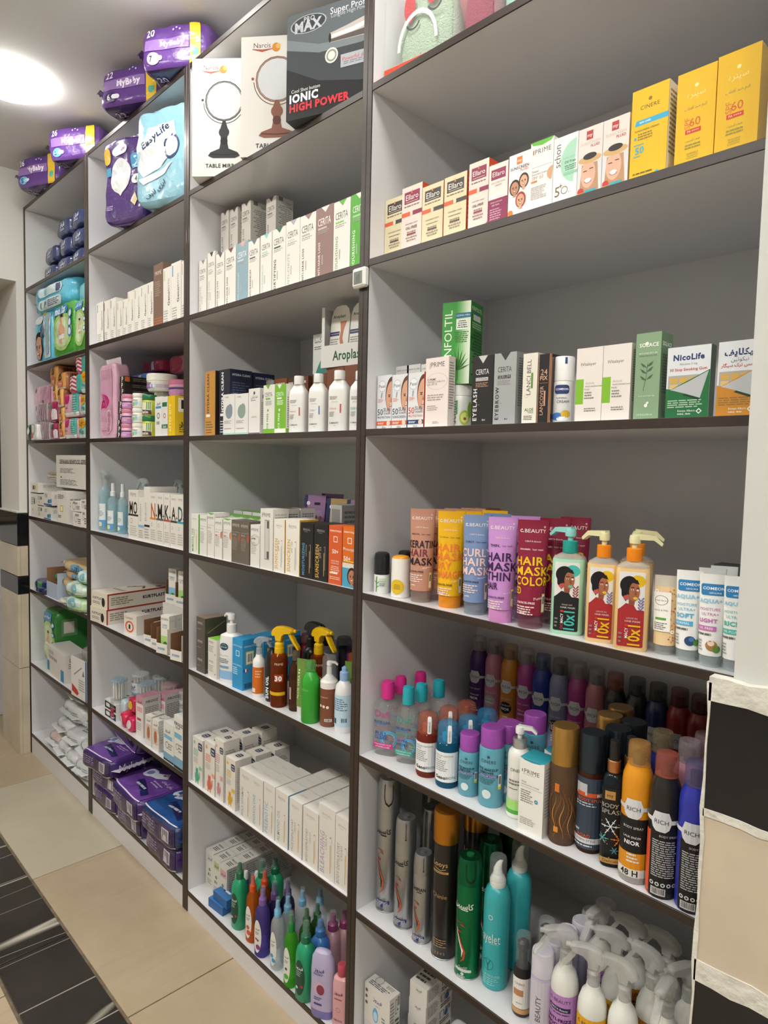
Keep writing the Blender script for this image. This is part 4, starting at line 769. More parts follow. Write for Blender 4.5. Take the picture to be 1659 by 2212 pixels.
def cinere(P, label, capz=.735, lab=True):
    turned(P, label, 'teal make-up remover bottles', [('bottle_body', [(0, 0), (.93, 0), (1, .02), (1, capz - .03), (.96, capz - .005)], '#5fa5b8', 'plastic'), ('cap', [(.93, capz), (.93, .985), (.88, 1), (0, 1)], '#9a4aa8', 'plastic')],
        [(0, .04, capz - .04, 1.2, lambda a: a.E(.46, .9, .05, '#3f5a68').T('CINERE', .45, .81, .52, '#3a4a58', sp=.05).T('EYE MAKEUP', .45, .66, .68, '#28384a', bold=1).T('REMOVER', .4, .6, .5, '#28384a', bold=1).R(.08, .52, .8, .56, '#5a4a9a').T('MICELLAR WATER', .45, .54, .56, '#dde').L(.12, .38, .7, .5, 4, '#3f6a78').E(.42, .2, .15, '#d4e3e6').R(.8, .3, .92, .58, '#e6e4da').R(.8, .3, .92, .35, '#d9d02a').bars(.82, .4, .9, .55, 5, '#333'))] if lab else (), yaw=.45, name='remover_bottle')
cinere((-0.8169, 0.0511, 0.7917, 0.0434, 0.125), 'short teal make-up remover bottle with purple cap in front')
cinere((-0.7619, 0.052, 0.7917, 0.0499, 0.1549), 'tall teal make-up remover bottle with purple cap in front', .765)
cinere((-0.7534, 0.0941, 0.7917, 0.05, 0.155), 'teal make-up remover bottle behind the white pump bottle', .765)
cinere((-0.7456, 0.1764, 0.7917, 0.05, 0.155), 'teal make-up remover bottle at the back by the sprays', .765)
def ex_pump(col, coll, mat='plastic', s=.85, ang=.1):
    def f(root, R, h):
        MB().lathe([(R * .62, h * .765), (R * .64, h * .77), (R * .64, h * .86), (R * .5, h * .87)], coll, 'satin_metal', 20).build('collar', root)
        pump_head(root, h * .865, R * .5, col, s, ang, mat, rise=h * .1)
    return f
turned((-0.6992, 0.0524, 0.7917, 0.042, 0.1746), 'white body wash bottle with chrome-collared pump', G4E, [('bottle_body', [(0, 0), (.92, 0), (1, .02), (1, .68), (.92, .725), (.6, .765)], '#e3e4df', 'plastic')],
       [(0, .02, .66, 1.25, lambda a: a.T('CINERE', .5, .82, .5, '#555').L(.2, .55, .7, .66, 2, '#777').R(.2, .49, .55, .5, '#333').R(0, .06, 1, .3, '#a5d97a').R(0, .0, 1, .07, '#e6e8e0').R(0, .06, 1, .13, '#4fa83a'))], yaw=.4, extra=ex_pump('#f2f2f0', '#c4c8c8'), name='pump_bottle')
def a_pha(a):
    a.R(0, 0, 1, 1, '#ecebe6').poly([(0, 1), (1, 1), (.8, .975), (.5, .965), (.2, .975)], '#2a9aaa').R(.1, .81, .13, .85, '#6a4a3a').T('PRIME', .5, .83, .62, '#4b4644', sp=.05).L(.15, .78, .8, .795, 1, '#bbb').T('PHA', .2, .68, .2, '#777').T('EXFOLIATING TONER', .46, .645, .72, '#555').R(.06, .61, .94, .614, '#888').L(.08, .4, .62, .58, 6, '#8a8886').E(.72, .46, .075, '#2a8a9a').T('2%', .72, .46, .09, '#fff').L(.08, .1, .75, .2, 4, '#aaa8a4')
PB = (-0.6698, 0.0114, 0.7917, 0.05, 0.1369)
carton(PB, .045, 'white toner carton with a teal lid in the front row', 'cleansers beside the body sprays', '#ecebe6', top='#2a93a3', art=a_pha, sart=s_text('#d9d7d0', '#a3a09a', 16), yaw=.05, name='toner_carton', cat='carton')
carton((PB[0] + .012, PB[1] + .062, PB[2], PB[3], PB[4]), .045, 'white toner carton with a teal lid behind the front one', 'cleansers beside the body sprays', '#ecebe6', top='#2a93a3', art=a_pha, yaw=.05, name='toner_carton', cat='carton')
G4S = 'body sprays on the shelf by the pillar'
def a_swirl(a):
    for k in range(4):
        u = .2 + k * .2; n = 13; a.band([(u + .07 * math.sin(i * .75 + k * 1.7), .06 + .068 * i) for i in range(n)], [.006 + .034 * math.sin(PI * i / 12) ** 2 for i in range(n)], '#7a4a24').band([(u + .1 + .05 * math.sin(i * .7 + k), .04 + .05 * i) for i in range(n)], [.004 + .02 * math.sin(PI * i / 12) ** 2 for i in range(n)], '#c98a48')
    a.R(.3, .7, .42, .82, '#c9702c').R(.3, .12, .42, .2, '#d98a3a')
def splash(P, label, body, cap, art, capz=.68, lab=True, bm='liquid'):
    turned(P, label, G4S, [('bottle_body', [(0, 0), (.93, 0), (1, .025), (1, capz - .02), (.96, capz)], body, bm), ('cap', [(.97, capz + .003), (.97, .97), (.9, 1), (0, 1)], cap, 'satin_metal')],
           [(0, .04, capz - .04, 1.4, art)] if lab else (), yaw=.45, name='body_splash_bottle')
def a_men(a):
    a.R(0, 0, 1, 1, '#3a4656')
    for k in range(12): a.band([(0, .3 + k * .03), (.5, .2 + k * .04), (1, .3 + k * .03)], .006, '#2a3442')
    a.R(.1, .76, .42, .92, '#b9bcc0').R(.14, .74, .95, .8, '#c9552a').T('MEN', .8, .77, .26, '#eee', bold=1).T('BODY SPLASH', .55, .7, .74, '#c9552a', bold=1).L(.1, .6, .7, .67, 2, '#b8c0c8').T('OFF', .16, .25, .16, '#eee', bold=1).T('ROAD', .36, .19, .34, '#c9552a', bold=1).R(0, .08, .9, .16, '#d5d8da').T('MODERN STYLE', .36, .125, .6, '#333').L(.05, .03, .6, .07, 1, '#cfd4d8')
splash((-0.5961, 0.0413, 0.7917, 0.0496, 0.2095), 'bronze shimmering body spray with swirls and gold cap', '#a58468', '#c09650', a_swirl)
splash((-0.5711, 0.1536, 0.7917, 0.05, 0.209), 'gold-capped body spray in the second row', '#a58468', '#b08a4a', a_swirl, lab=False)
splash((-0.5758, 0.2071, 0.7917, 0.05, 0.209), 'gold-capped body spray in the third row', '#a58468', '#a8824a', a_swirl, lab=False)
splash((-0.5504, 0.054, 0.7917, 0.0466, 0.2084), 'slate blue body spray for men with dark cap', '#6a3a20', '#3c4854', a_men)
splash((-0.5304, 0.1068, 0.7917, 0.048, 0.208), 'dark-capped body spray in the second row', '#5a3420', '#343e48', a_men, lab=False)
splash((-0.5264, 0.1576, 0.7917, 0.048, 0.208), 'dark-capped body spray in the third row', '#5a3420', '#2f3840', a_men, lab=False)
def a_snow(a):
    a.R(0, 0, 1, 1, '#17191c'); a.R(.22, .85, .58, .96, '#b58a4a').T('my', .4, .905, .22, '#222').T('BODY', .4, .77, .62, '#b9b4a8').T('SPLASH', .5, .69, .8, '#b9b4a8')
    for (u, v, r, c) in ((.45, .5, .34, '#e8eef0'), (.75, .34, .28, '#d98a3a'), (.2, .34, .2, '#6ab8b8'), (.6, .2, .14, '#4a8aa0')):
        for k in range(6): an = k * PI / 3; a.band([(u, v), (u + r * math.cos(an), v + r * math.sin(an) * a.w / a.h)], .028, c).band([(u + r * .6 * math.cos(an + .25), v + r * .6 * math.sin(an + .25) * a.w / a.h), (u + r * .5 * math.cos(an), v + r * .5 * math.sin(an) * a.w / a.h), (u + r * .6 * math.cos(an - .25), v + r * .6 * math.sin(an - .25) * a.w / a.h)], .022, c)
    for k in range(16): a.E((k * .37) % 1, (k * .23) % .9 + .05, .02, '#c98a4a', n=6)
    a.R(.15, .03, .85, .1, '#b58a4a').T('Delicate', .5, .065, .5, '#222')
def snow(P, label, lab=True):
    turned(P, label, G4S, [('bottle_body', [(0, 0), (.92, 0), (1, .02), (1, .66), (.9, .71), (.5, .745)], '#3a4a50', 'liquid', 3, .9), ('collar', [(.6, .75), (.62, .755), (.62, .84), (.55, .845)], '#c08a5c', 'satin_metal'), ('cap', [(.5, .846), (.5, .985), (.45, 1), (0, 1)], '#1c1c1e', 'plastic')], [(0, .03, .64, 1.25, a_snow)] if lab else (), yaw=.5, name='body_splash_bottle')
snow((-0.5027, 0.0387, 0.7917, 0.0344, 0.2129), 'black body splash bottle with snowflakes and copper collar'); snow((-0.49, 0.0734, 0.7917, 0.035, 0.213), 'black-capped body splash bottle behind the snowflake one', False)
# slim aerosol deodorants
def a_rich(c1, c2, back, words, badge=None):
    def f(a):
        if back:
            a.R(.18, 0, .84, .66, '#1b1b1d').L(.24, .2, .8, .56, 17, '#b9b9bb', fill=.45, rag=.1).T('BODY SPRAY', .6, .6, .4, '#c9c9cb')
            for k in range(5): a.E(.27 + k * .125, .135, .048, '#dcdcdc', n=12).E(.27 + k * .125, .135, .026, '#333', n=8)
            a.R(.26, .03, .58, .1, '#d6d6d6').bars(.28, .04, .56, .095, 16, '#222')
        else:
            a.poly([(0, .0), (1, .0), (1, .3), (0, .3)], c2).R(.0, .3, 1, .64, '#1a1a1c' if badge == 'k' else c1)
            a.T('BODY SPRAY', .44, .55, .46, '#d9d9d9').E(.42, .42, .24, badge if badge and badge != 'k' else '#1b1b1d', rv=.09).T(words[0], .42, .455, .4, '#eee').T(words[1], .42, .4, .34, '#fff', bold=1).L(.32, .2, .6, .3, 3, '#ddd')
            if badge == 'k': a.R(0, .06, 1, .14, '#dcdad6').T('48 H', .38, .1, .4, '#222', bold=1).R(0, 0, 1, .06, '#9c9a98')
        pts = [(0, .72), (.2, .72), (.24, .67), (.32, .64), (.52, .64), (.6, .67), (.64, .72), (1, .72), (1, .755), (.64, .76), (.58, .83), (.28, .83), (.22, .76), (0, .755)]
        a.poly(pts, '#d4d6da').T('RICH', .43, .735, .3, '#2a2a2e')
    return f
CANP = [(.9, 0), (.97, .006), (1, .02), (1, .72), (.96, .765), (.84, .805), (.76, .825), (.74, .84)]
def rich(P, label, col, cap, art, group='slim body spray cans in the front rows', yaw=.42, low=None):
    return turned(P, label, group, [('can_body', CANP, col, 'plastic'), ('cap', [(.74, .842), (.74, .845), (.73, .97), (.68, .995), (0, 1)], cap, 'cloudy'), ('valve_button', [(.4, .842), (.4, .93), (0, .935)], '#3a3a3c', 'plastic')], [(0, .005, .74, 1.45, art)] if art else (), yaw=yaw, name='spray_can', cat='spray can')
rich((-0.4581, 0.0327, 0.7917, 0.048, 0.2264), 'orange-yellow and black body spray can in front', '#d98f1c', '#d9a860', a_rich('#d98f1c', '#d98f1c', 0, ('LALIK ENCER', 'NIOR'), 'k'))
rich((-0.4109, 0.027, 0.7917, 0.0464, 0.2261), 'black body spray can with orange stripe and coral cap', '#201e1e', '#c9705c', lambda a: (a.R(0, 0, .2, .62, '#d9542c'), a_rich(0, 0, 1, 0)(a)))
rich((-0.3651, 0.0253, 0.7917, 0.0454, 0.2281), 'blue and black body spray can next to the pillar', '#2c34a0', '#7a6fa0', lambda a: (a.R(.8, 0, 1, .66, '#3060b0'), a.R(.84, .09, 1, .15, '#b9b0c4'), a_rich(0, 0, 1, 0)(a)))
rich((-0.4533, 0.1092, 0.7917, 0.0465, 0.226), 'dark blue body spray can behind the yellow one', '#22286a', '#9a8a6a', None)
rich((-0.407, 0.1042, 0.7917, 0.0465, 0.226), 'pale pink body spray can behind the black one', '#b98a98', '#c4b4bc', None)
rich((-0.4001, 0.1527, 0.7917, 0.0465, 0.226), 'rose body spray can half hidden by the pillar', '#9a5a68', '#b89aa4', None)
BR = [('#4a2a68', '#c9c6c8', ('VERSACHE', 'NIOR'), '#3a1f5a', 'deep purple'), ('#c9849c', '#c4b8bc', ('CHANEC', 'CHANLE'), '#b9b0b4', 'soft pink'), ('#c9882c', '#c9a878', ('LALIK ENCER', 'NIOR'), '#1b1b1d', 'amber'), ('#b04a94', '#c9bcc0', ('VERSACHE', 'CRISTAL'), '#b8407a', 'magenta with white cap'),
      ('#2a3a94', '#6a7aa8', ('BLUE DE', 'CHANEL'), '#22308a', 'royal blue'), ('#8a90ac', '#8a8484', ('MONT', 'IBR'), '#3a3436', 'silver blue with dark marbling'), ('#a8408a', '#c4b8bc', ('VERSACHE', 'CRISTAL'), '#b04a80', 'second magenta'), ('#b87880', '#b8b4b8', ('MY WEY', ''), '#28307a', 'rose with blue ring'),
      ('#2a2a2c', '#b06a58', ('LALIK', 'MEN'), '#111', 'black with coral collar'), ('#26282a', '#55585c', ('BLACK', 'OPIO'), '#111', 'all black'), ('#24305f', '#55524a', ('SAVAGE', 'NIOR'), '#1a2048', 'navy'), ('#983028', '#7a3a34', ('LACOST', 'RED'), '#6a1a18', 'brick red'), ('#8a2c28', '#6a3430', ('LACOST', 'RED'), '#6a1a18', 'brick red, rightmost')]
BP = [(-1.046, 0.3736, 0.7917, 0.0465, 0.226), (-1, 0.378, 0.7917, 0.0465, 0.226), (-0.9445, 0.3693, 0.7917, 0.0465, 0.226), (-0.8955, 0.3691, 0.7917, 0.0465, 0.226), (-0.8438, 0.3563, 0.7917, 0.0465, 0.226), (-0.7985, 0.3572, 0.7917, 0.0465, 0.226), (-0.7545, 0.3643, 0.7917, 0.0465, 0.226), (-0.706, 0.3569, 0.7917, 0.0465, 0.226), (-0.6609, 0.3538, 0.7917, 0.0465, 0.226), (-0.6133, 0.3562, 0.7917, 0.0465, 0.226), (-0.5678, 0.354, 0.7917, 0.0465, 0.226), (-0.5244, 0.3563, 0.7917, 0.0465, 0.226), (-0.4808, 0.3485, 0.7917, 0.0465, 0.226)]
for P, (c, cap, wd, bd, nm) in zip(BP, BR):
    rich(P, nm + ' body spray can in the row along the back panel', c, cap, a_rich(c, c, 0, wd, bd), 'slim body spray cans along the back', .35)

# ---- hair sprays, mousse and trigger bottles
G4F = 'hair spray cans near the bottom'
def a_casp(name, sub, fg='#1d1d20', band='#2a3580'):
    def f(a):
        a.T(name, .42, .82, .62, fg, bold=1, tall=1.2).L(.38, .765, .62, .785, 1, fg, fill=.6)
        a.band([(.22, .62), (.36, .625), (.48, .61)], .02, '#8a3a2a').band([(.36, .6), (.44, .595), (.5, .585)], [.02, .05, .01], '#9a4a34').E(.32, .52, .07, '#a02a24', rv=.012)
        a.band([(.25, .57), (.27, .5), (.38, .4), (.5, .3), (.48, .22), (.38, .18)], [.01, .03, .05, .07, .05, .01], '#b5502c').band([(.25, .55), (.26, .49), (.34, .4), (.44, .31), (.42, .24)], [.01, .02, .035, .05, .01], '#1f1f22' if fg[1] == '1' else '#e9e9e9')
        a.T('کلاسیک', .45, .125, .3, fg).R(.2, .075, .72, .105, band).T(sub, .46, .09, .4, '#ddd').E(.46, .05, .05, band).L(.3, .0, .6, .03, 2, fg)
    return f
SPP = [(.96, 0), (1, .006), (1, .78)]
def sprayer(P, label, col, art, capcol=None, kind=0, yaw=.4, capz=.785, group=G4F, mat='satin_metal', capmat='satin_metal'):
    cap = [(1.01, capz), (1.01, capz + .07), (.97, .94), (.9, .985), (.84, 1), (0, 1)] if kind != 2 else [(1.07, capz), (1.08, .975), (1.03, .995), (0, 1)]
    def ex(root, R, h):
        if kind == 2: return
        m = MB(); s = R  # sunken spray slot on the cap
        a = Art(R * .7, h * .2)
        if kind == 1: a.poly([(0, 1), (0, .45), (.15, .2), (.5, .08), (.85, .2), (1, .45), (1, 1), (.93, 1), (.93, .45), (.8, .27), (.5, .16), (.2, .27), (.07, .45), (.07, 1)], '#15151a' if capcol[1] != '1' else '#0c2a1c')
        else: a.R(.46, .2, .54, 1, '#26282c').E(.5, .2, .1, '#26282c')
        a.out(m, lambda u, v, e: ((rad_at([(r * R, z * h) for r, z in cap], capz * h + v * .9) + e + .0006) * math.sin((u / R - .35) * 1.2), -(rad_at([(r * R, z * h) for r, z in cap], capz * h + v * .9) + e + .0006) * math.cos((u / R - .35) * 1.2), capz * h + .003 + v * .9), step=R * .1, vstep=h * .015)
        m.build('spray_slot', root, rz=.35)
        MB().lathe([(R * .3, h), (R * .3, h + .003), (0, h + .003)], '#55585c' if kind == 0 else capcol, 'plastic', 14).build('spray_button', root)
    turned(P, label, group, [('can_body', SPP[:2] + [(1, capz - .01), (.97, capz)], col, mat), ('cap', cap, capcol or col, capmat), ('base_rim', [(.97, -.002), (1.03, .0), (1.03, .008), (1, .01)], '#a8aaac', 'satin_metal')], [(0, .01, capz - .03, 1.35, art)] if art else (), yaw=yaw, name='hair_spray_can', cat='spray can', n=26, extra=ex)
SIL = '#a4a6a8'
sprayer((-1.059, 0.0657, 0.4191, 0.0515, 0.3139), 'tallest silver hair spray can, closest to the upright', SIL, a_casp('کاسپین', 'FIXING'), SIL, 1)
sprayer((-0.9914, 0.0543, 0.4191, 0.0476, 0.2496), 'medium silver hair spray can with a red wave of hair', SIL, a_casp('کاسپین', 'FIXING'), SIL, 0)
sprayer((-0.931, 0.0478, 0.4191, 0.0421, 0.1971), 'smallest silver hair spray can in the front row', SIL, a_casp('CASPIAN', 'FIXING'), SIL, 0)
T4 = (-1.059, 0.0657, 0.4191, 0.0515, 0.3139); M4 = (-0.9914, 0.0543, 0.4191, 0.0476, 0.2496)
sprayer((T4[0] + .035, T4[1] + .115, T4[2], T4[3], T4[4]), 'tall silver hair spray can standing behind the tallest one', '#8a8c8e', a_casp('CASPIAN', 'FIXING'), '#8a8c8e', 1)
sprayer((M4[0] + .008, M4[1] + .075, M4[2], M4[3], M4[4]), 'medium silver hair spray can standing behind the front medium one', '#8a8c8e', a_casp('CASPIAN', 'FIXING'), '#8a8c8e', 0)
def a_looys(a): a.T('Looys', .42, .86, .5, '#d8b078').band([(.25, .82), (.45, .805), (.62, .82)], .015, '#d8b078').R(.15, .775, .7, .795, '#c09a60').T('PROFESSIONAL', .43, .785, .44, '#222').T('Chinie', .42, .57, .5, '#b08a58').L(.25, .1, .7, .18, 4, '#9a8058').T('1 2 3 4 5', .45, .05, .4, '#b08a58')
LP_ = (-0.8705, 0.0504, 0.4191, 0.0513, 0.3182)
sprayer(LP_, 'tall black hair spray can with a copper gold cap in front', '#1c1a18', a_looys, '#b87a24', 2, capz=.79, mat='plastic')
sprayer((LP_[0] + .012, LP_[1] + .085, LP_[2], LP_[3], LP_[4]), 'black hair spray can with copper gold cap behind the front one', '#1c1a18', a_looys, '#a8701f', 2, capz=.79, mat='plastic')
GR = (-0.8024, 0.0459, 0.4191, 0.0511, 0.2484)
sprayer(GR, 'metallic green hair spray can in the front row', '#1f7a4c', a_casp('کاسپین', 'GREEN', '#e6ece8', '#c9d2cc'), '#176a42', 1)
sprayer((GR[0] - .008, GR[1] + .08, GR[2], GR[3], GR[4]), 'metallic green hair spray can, second in its row', '#1a6a42', a_casp('کاسپین', 'GREEN', '#e6ece8', '#c9d2cc'), '#145a38', 1)
sprayer((GR[0] - .01, GR[1] + .155, GR[2], GR[3], GR[4]), 'metallic green hair spray can, third in its row', '#1a6a42', None, '#145a38', 1)
def mousse(P, label, lab=True):
    def ex(root, R, h):
        m = MB().lathe([(R * .6, h * .775), (R * .62, h * .8), (R * .62, h * .815), (R * .5, h * .845), (R * .38, h * .86)], '#dfe1dc', 'plastic', 20)
        m.loft([[(R * .4 * s * math.cos(t) + dx, R * .4 * s * sy * math.sin(t), h * z) for t in (2 * PI * k / 12 for k in range(12))] for s, sy, dx, z in ((1, 1, 0, .855), (.8, .8, -.001, .9), (.55, .6, .002, .945), (.35, .4, .006, .968))], '#e4e6e2', 'plastic'); m.build('nozzle', root)
        MB().lathe([(R * .66, h * .822), (R * .66, h * .97), (R * .58, h * .995), (0, h)], '#e6eeee', 'clear', 20).build('clear_cap', root)
    turned(P, label, G4F, [('can_body', [(0, 0), (.9, 0), (.99, .012), (1, .03), (1, .66), (.96, .71), (.8, .755), (.6, .775)], '#37a9ae', 'plastic')],
           [(0, .03, .64, 1.3, lambda a: a.ring(.4, .88, .07, .25, '#d9e6e4').T('ayelet', .42, .62, .56, '#d9e4e2', tall=1.7).L(.25, .545, .7, .56, 1, '#9fd0ce').ring(.36, .28, .17, .06, '#1f5f66').band([(.36, .2), (.36, .28), (.44, .34)], .02, '#1f5f66').band([(.36, .26), (.28, .33)], .015, '#1f5f66').T('HAIR MOUSSE', .42, .14, .6, '#a8d8d6').L(.2, .02, .7, .12, 4, '#8fcfcd'))] if lab else (), yaw=.42, name='mousse_can', cat='spray can', n=26, extra=ex)
MO = (-0.7461, 0.0641, 0.4191, 0.0525, 0.2654)
mousse(MO, 'turquoise hair mousse can with clear cap in front'); mousse((MO[0] + .0, MO[1] + .075, MO[2], MO[3], MO[4]), 'turquoise hair mousse can behind the front one', False)
def serum(P, label):
    def ex(root, R, h):
        MB().lathe([(R * .5, h * .6), (R * .42, h * .8), (R * .6, h * .83), (R * .6, h * .9), (R * .3, h * .93), (0, h * .93)], '#201c1c', 'plastic', 16).build('pump_head', root)
        MB().lathe([(R * .78, h * .6), (R * .78, h * .97), (R * .7, h), (0, h)], '#e2e8e8', 'clear', 18).build('clear_cap', root)
    turned(P, label, G4F, [('bottle_body', [(0, 0), (.92, 0), (1, .02), (1, .5), (.95, .55), (.85, .57), (.85, .6)], '#191716', 'plastic')], [(0, .05, .5, 1.1, lambda a: a.R(0, .15, 1, 1, '#e6e4de').T('CINERE', .4, .84, .5, '#777').R(.1, .5, .6, .68, '#b9855c').T('ARGAN', .4, .3, .3, '#333').R(0, 0, 1, .14, '#c99a64'))], yaw=.5, name='serum_bottle', extra=ex)
serum((-0.6679, 0.0436, 0.4191, 0.0359, 0.1547), 'black serum bottle with clear cap and cream label'); serum((-0.6564, 0.105, 0.4191, 0.04, 0.16), 'black serum bottle behind the white cans')
WC = (-0.6133, 0.0239, 0.4191, 0.041, 0.165)
def wcan(P, label, lab=False):
    turned(P, label, 'white and lilac serum cans', [('can_body', [(0, 0), (.95, 0), (1, .01), (1, .72), (.99, .725)], '#b9b4cc', 'plastic'), ('cap', [(.98, .73), (.98, .965), (.92, .99), (.8, 1), (.78, .994), (0, .994)], '#cdcad6', 'plastic')],
           [(0, .05, .7, 1.2, lambda a: a.R(0, 0, 1, 1, '#c9c6d2').T('C.', .42, .2, .1, '#3a3640', rot=90, bold=2).T('BEAUTY', .42, .52, .44, '#3a3640', rot=90).R(.84, .3, .98, .7, '#d9c02a'))] if lab else [(1, .98, .985, .1, lambda a: None)], yaw=.45, name='serum_can', cat='spray can')
    return
for k, (P, w) in enumerate((((-0.6133, 0.0239, 0.4191, 0.041, 0.165), 'in front'), ((-0.6121, 0.0641, 0.4191, 0.041, 0.165), 'second in its row'), ((-0.612, 0.1048, 0.4191, 0.041, 0.165), 'third in its row'), ((-0.605, 0.1491, 0.4191, 0.041, 0.165), 'fourth in its row'), ((-0.6059, 0.1883, 0.4191, 0.041, 0.165), 'fifth in its row'), ((-0.6003, 0.2322, 0.4191, 0.041, 0.165), 'at the back of its row'))):
    wcan(P, 'pale lilac serum can with white cap, ' + w, k == 0)
def a_serum(c, words, bd):
    def f(a): a.R(0, 0, 1, 1, c).T('C.', .18, .9, .1, '#3a2a30', bold=2).T('BEAUTY', .5, .9, .46, '#3a2a30').R(.1, .72, .72, .8, bd).T('CERITA Beauty', .4, .76, .5, '#eee').L(.12, .66, .7, .7, 1, '#444').T(words[0], .4, .57, .72, '#3a1f4a', bold=2).T(words[1], .42, .48, .84, '#3a1f4a', bold=2).T('SERUM', .34, .39, .5, '#3a1f4a', bold=2)
    return f
def trig(P, label, c, words, bd, ang, lab=True, yaw=.4):
    def ex(root, R, h): trigger_head(root, h * .72, R * .45, '#dcdcd8', 'cloudy', h / .235, ang)
    turned(P, label, 'milky trigger spray bottles', [('bottle_body', [(0, 0), (.94, 0), (1, .015), (1, .52), (.95, .58), (.75, .65), (.48, .69), (.46, .72)], '#dfe0da', 'plastic')], [(0, .02, .5, 1.35, a_serum(c, words, bd))] if lab else (), yaw=yaw, name='trigger_bottle', extra=ex, n=24)
LI = ('#b884c4', ('ANTI-FRIZZ', 'SMOOTHING'), '#2f2450'); YE = ('#dfa51a', ('DRY HAIR', 'REPAIR'), '#a8402a'); OR = ('#b5751f', ('DAMAGED', 'REPAIR'), '#7a3a1a'); PE = ('#c09a80', ('KERATIN', 'SERUM'), '#5a2a2a')
HT = .245
for P, c, ang, lab in (((-0.5736, 0.0337, 0.4191, 0.049, 0.222), LI, PI + .35, 'milky trigger spray bottle with lilac label in front'), ((-0.561, 0.1391, 0.4191, 0.049, 0.222), LI, PI + 1.0, 'milky trigger spray bottle with lilac label, lever toward the front'),
                       ((-0.5142, 0.0228, 0.4191, 0.049, 0.222), YE, PI - .05, 'milky trigger spray bottle with yellow label in front'), ((-0.5057, 0.0891, 0.4191, 0.049, 0.222), YE, PI - .1, 'milky trigger spray bottle with yellow label, second in its row'),
                       ((-0.4626, 0.0305, 0.4191, 0.049, 0.222), YE, PI - .3, 'milky trigger spray bottle with orange label leaning over the front'), ((-0.4973, 0.143, 0.4191, 0.049, 0.222), OR, PI - .3, 'milky trigger spray bottle, third in its row by the back'),
                       ((-0.4424, 0.0902, 0.4191, 0.049, 0.222), OR, PI - .5, 'milky trigger spray bottle with amber label in the middle'), ((-0.4388, 0.1471, 0.4191, 0.049, 0.222), OR, PI - .5, 'milky trigger spray bottle at the back near the pillar'),
                       ((-0.4002, 0.0513, 0.4191, 0.049, 0.222), PE, PI + 1.2, 'milky trigger spray bottle with its lever facing the aisle'), ((-0.3883, 0.1088, 0.4191, 0.049, 0.222), PE, PI + .6, 'peach trigger spray bottle half hidden by the pillar')):
    trig(P, lab, *c, ang)
# ---- soap cartons at the very bottom
G4G = 'soap cartons on the bottom shelf'
def a_fz(a): a.R(0, 0, 1, 1, '#dfdcd6').T('فیروز', .52, .72, .34, '#1f2f6a', bold=1).T('صابون', .52, .58, .2, '#777')
def a_fz2(a): a_fz(a); a.E(.45, .3, .11, '#6aa8d8', rv=.2).E(.45, .27, .08, '#b8dcf0', rv=.13).L(.04, .4, .14, .9, 3, '#555').L(.7, .15, .85, .4, 3, '#777')
def s_fz(a): a.L(.06, .2, .5, .9, 8, '#8a8a88').R(.56, .5, .72, .9, '#333').R(.58, .52, .7, .88, '#d8d6d0').E(.8, .6, .07, '#2f5fa8').bars(.76, .7, .96, .95, 8, '#333').L(.55, .15, .95, .4, 2, '#444')
def t_fz(a): a.L(.1, .1, .9, .5, 3, '#555').E(.3, .75, .14, '#c9c6c0').ring(.3, .75, .14, .1, '#666').L(.6, .6, .9, .9, 3, '#777')
def soap(x, y, z, w, d, h, lab, yaw, art=a_fz): carton((x, y, z, w, h), d, lab, G4G, '#dcd9d3', art=art, sart=s_fz, tart=t_fz, yaw=yaw, name='soap_carton', cat='carton')
ZG = UN[4][4]['G']
soap(-1.09, .03, ZG, .082, .034, .09, 'lower soap carton with a lamb drawing against the upright', .03, lambda a: (a.R(0, 0, 1, 1, '#d8d6da'), a.E(.45, .55, .3, '#f0eff0', rv=.3), a.E(.25, .7, .12, '#f0eff0'), a.ring(.45, .55, .3, .05, '#666', rv=.3), a.poly([(.6, 0), (1, 0), (1, .6)], '#b8b0cc')))
soap(-1.09, .03, ZG + .0905, .082, .034, .09, 'upper soap carton with a blue water drop against the upright', .03, a_fz2)
soap(-1.0, .02, ZG, .055, .04, .125, 'upright soap carton leaning between the two stacks', -.5)
for k, (w, dx) in enumerate((('lowest of the right stack', 0), ('second from below in the right stack', .001), ('middle one of the right stack', -.001), ('second from the top of the right stack', .001), ('topmost of the right stack', .003))):
    soap(-.998 + dx, .085, ZG + k * .0425, .05, .1, .042, 'flat soap carton, ' + w, .06)
bag((-.86, .12, ZG), (.09, .05, .15), 'clear pack with an oval label beside the soap stack', G4G, '#c4c6ca', {'f': lambda a: a.E(.5, .6, .42, '#d6d8dc', rv=.28).T('فیروز', .5, .68, .4, '#2a3a7a', bold=1).L(.3, .5, .7, .58, 2, '#666')}, name='soap_pack', seed=3)
bag((-.755, .1, ZG), (.1, .06, .14), 'white soap pack with a red swoosh by the soap stacks', G4G, '#dcdcdc', {'f': lambda a: a.band([(.3, .8), (.5, .7), (.7, .75)], .06, '#b84a4a').T('FIROOZ', .5, .5, .6, '#28386a', bold=1)}, name='soap_pack', seed=4)


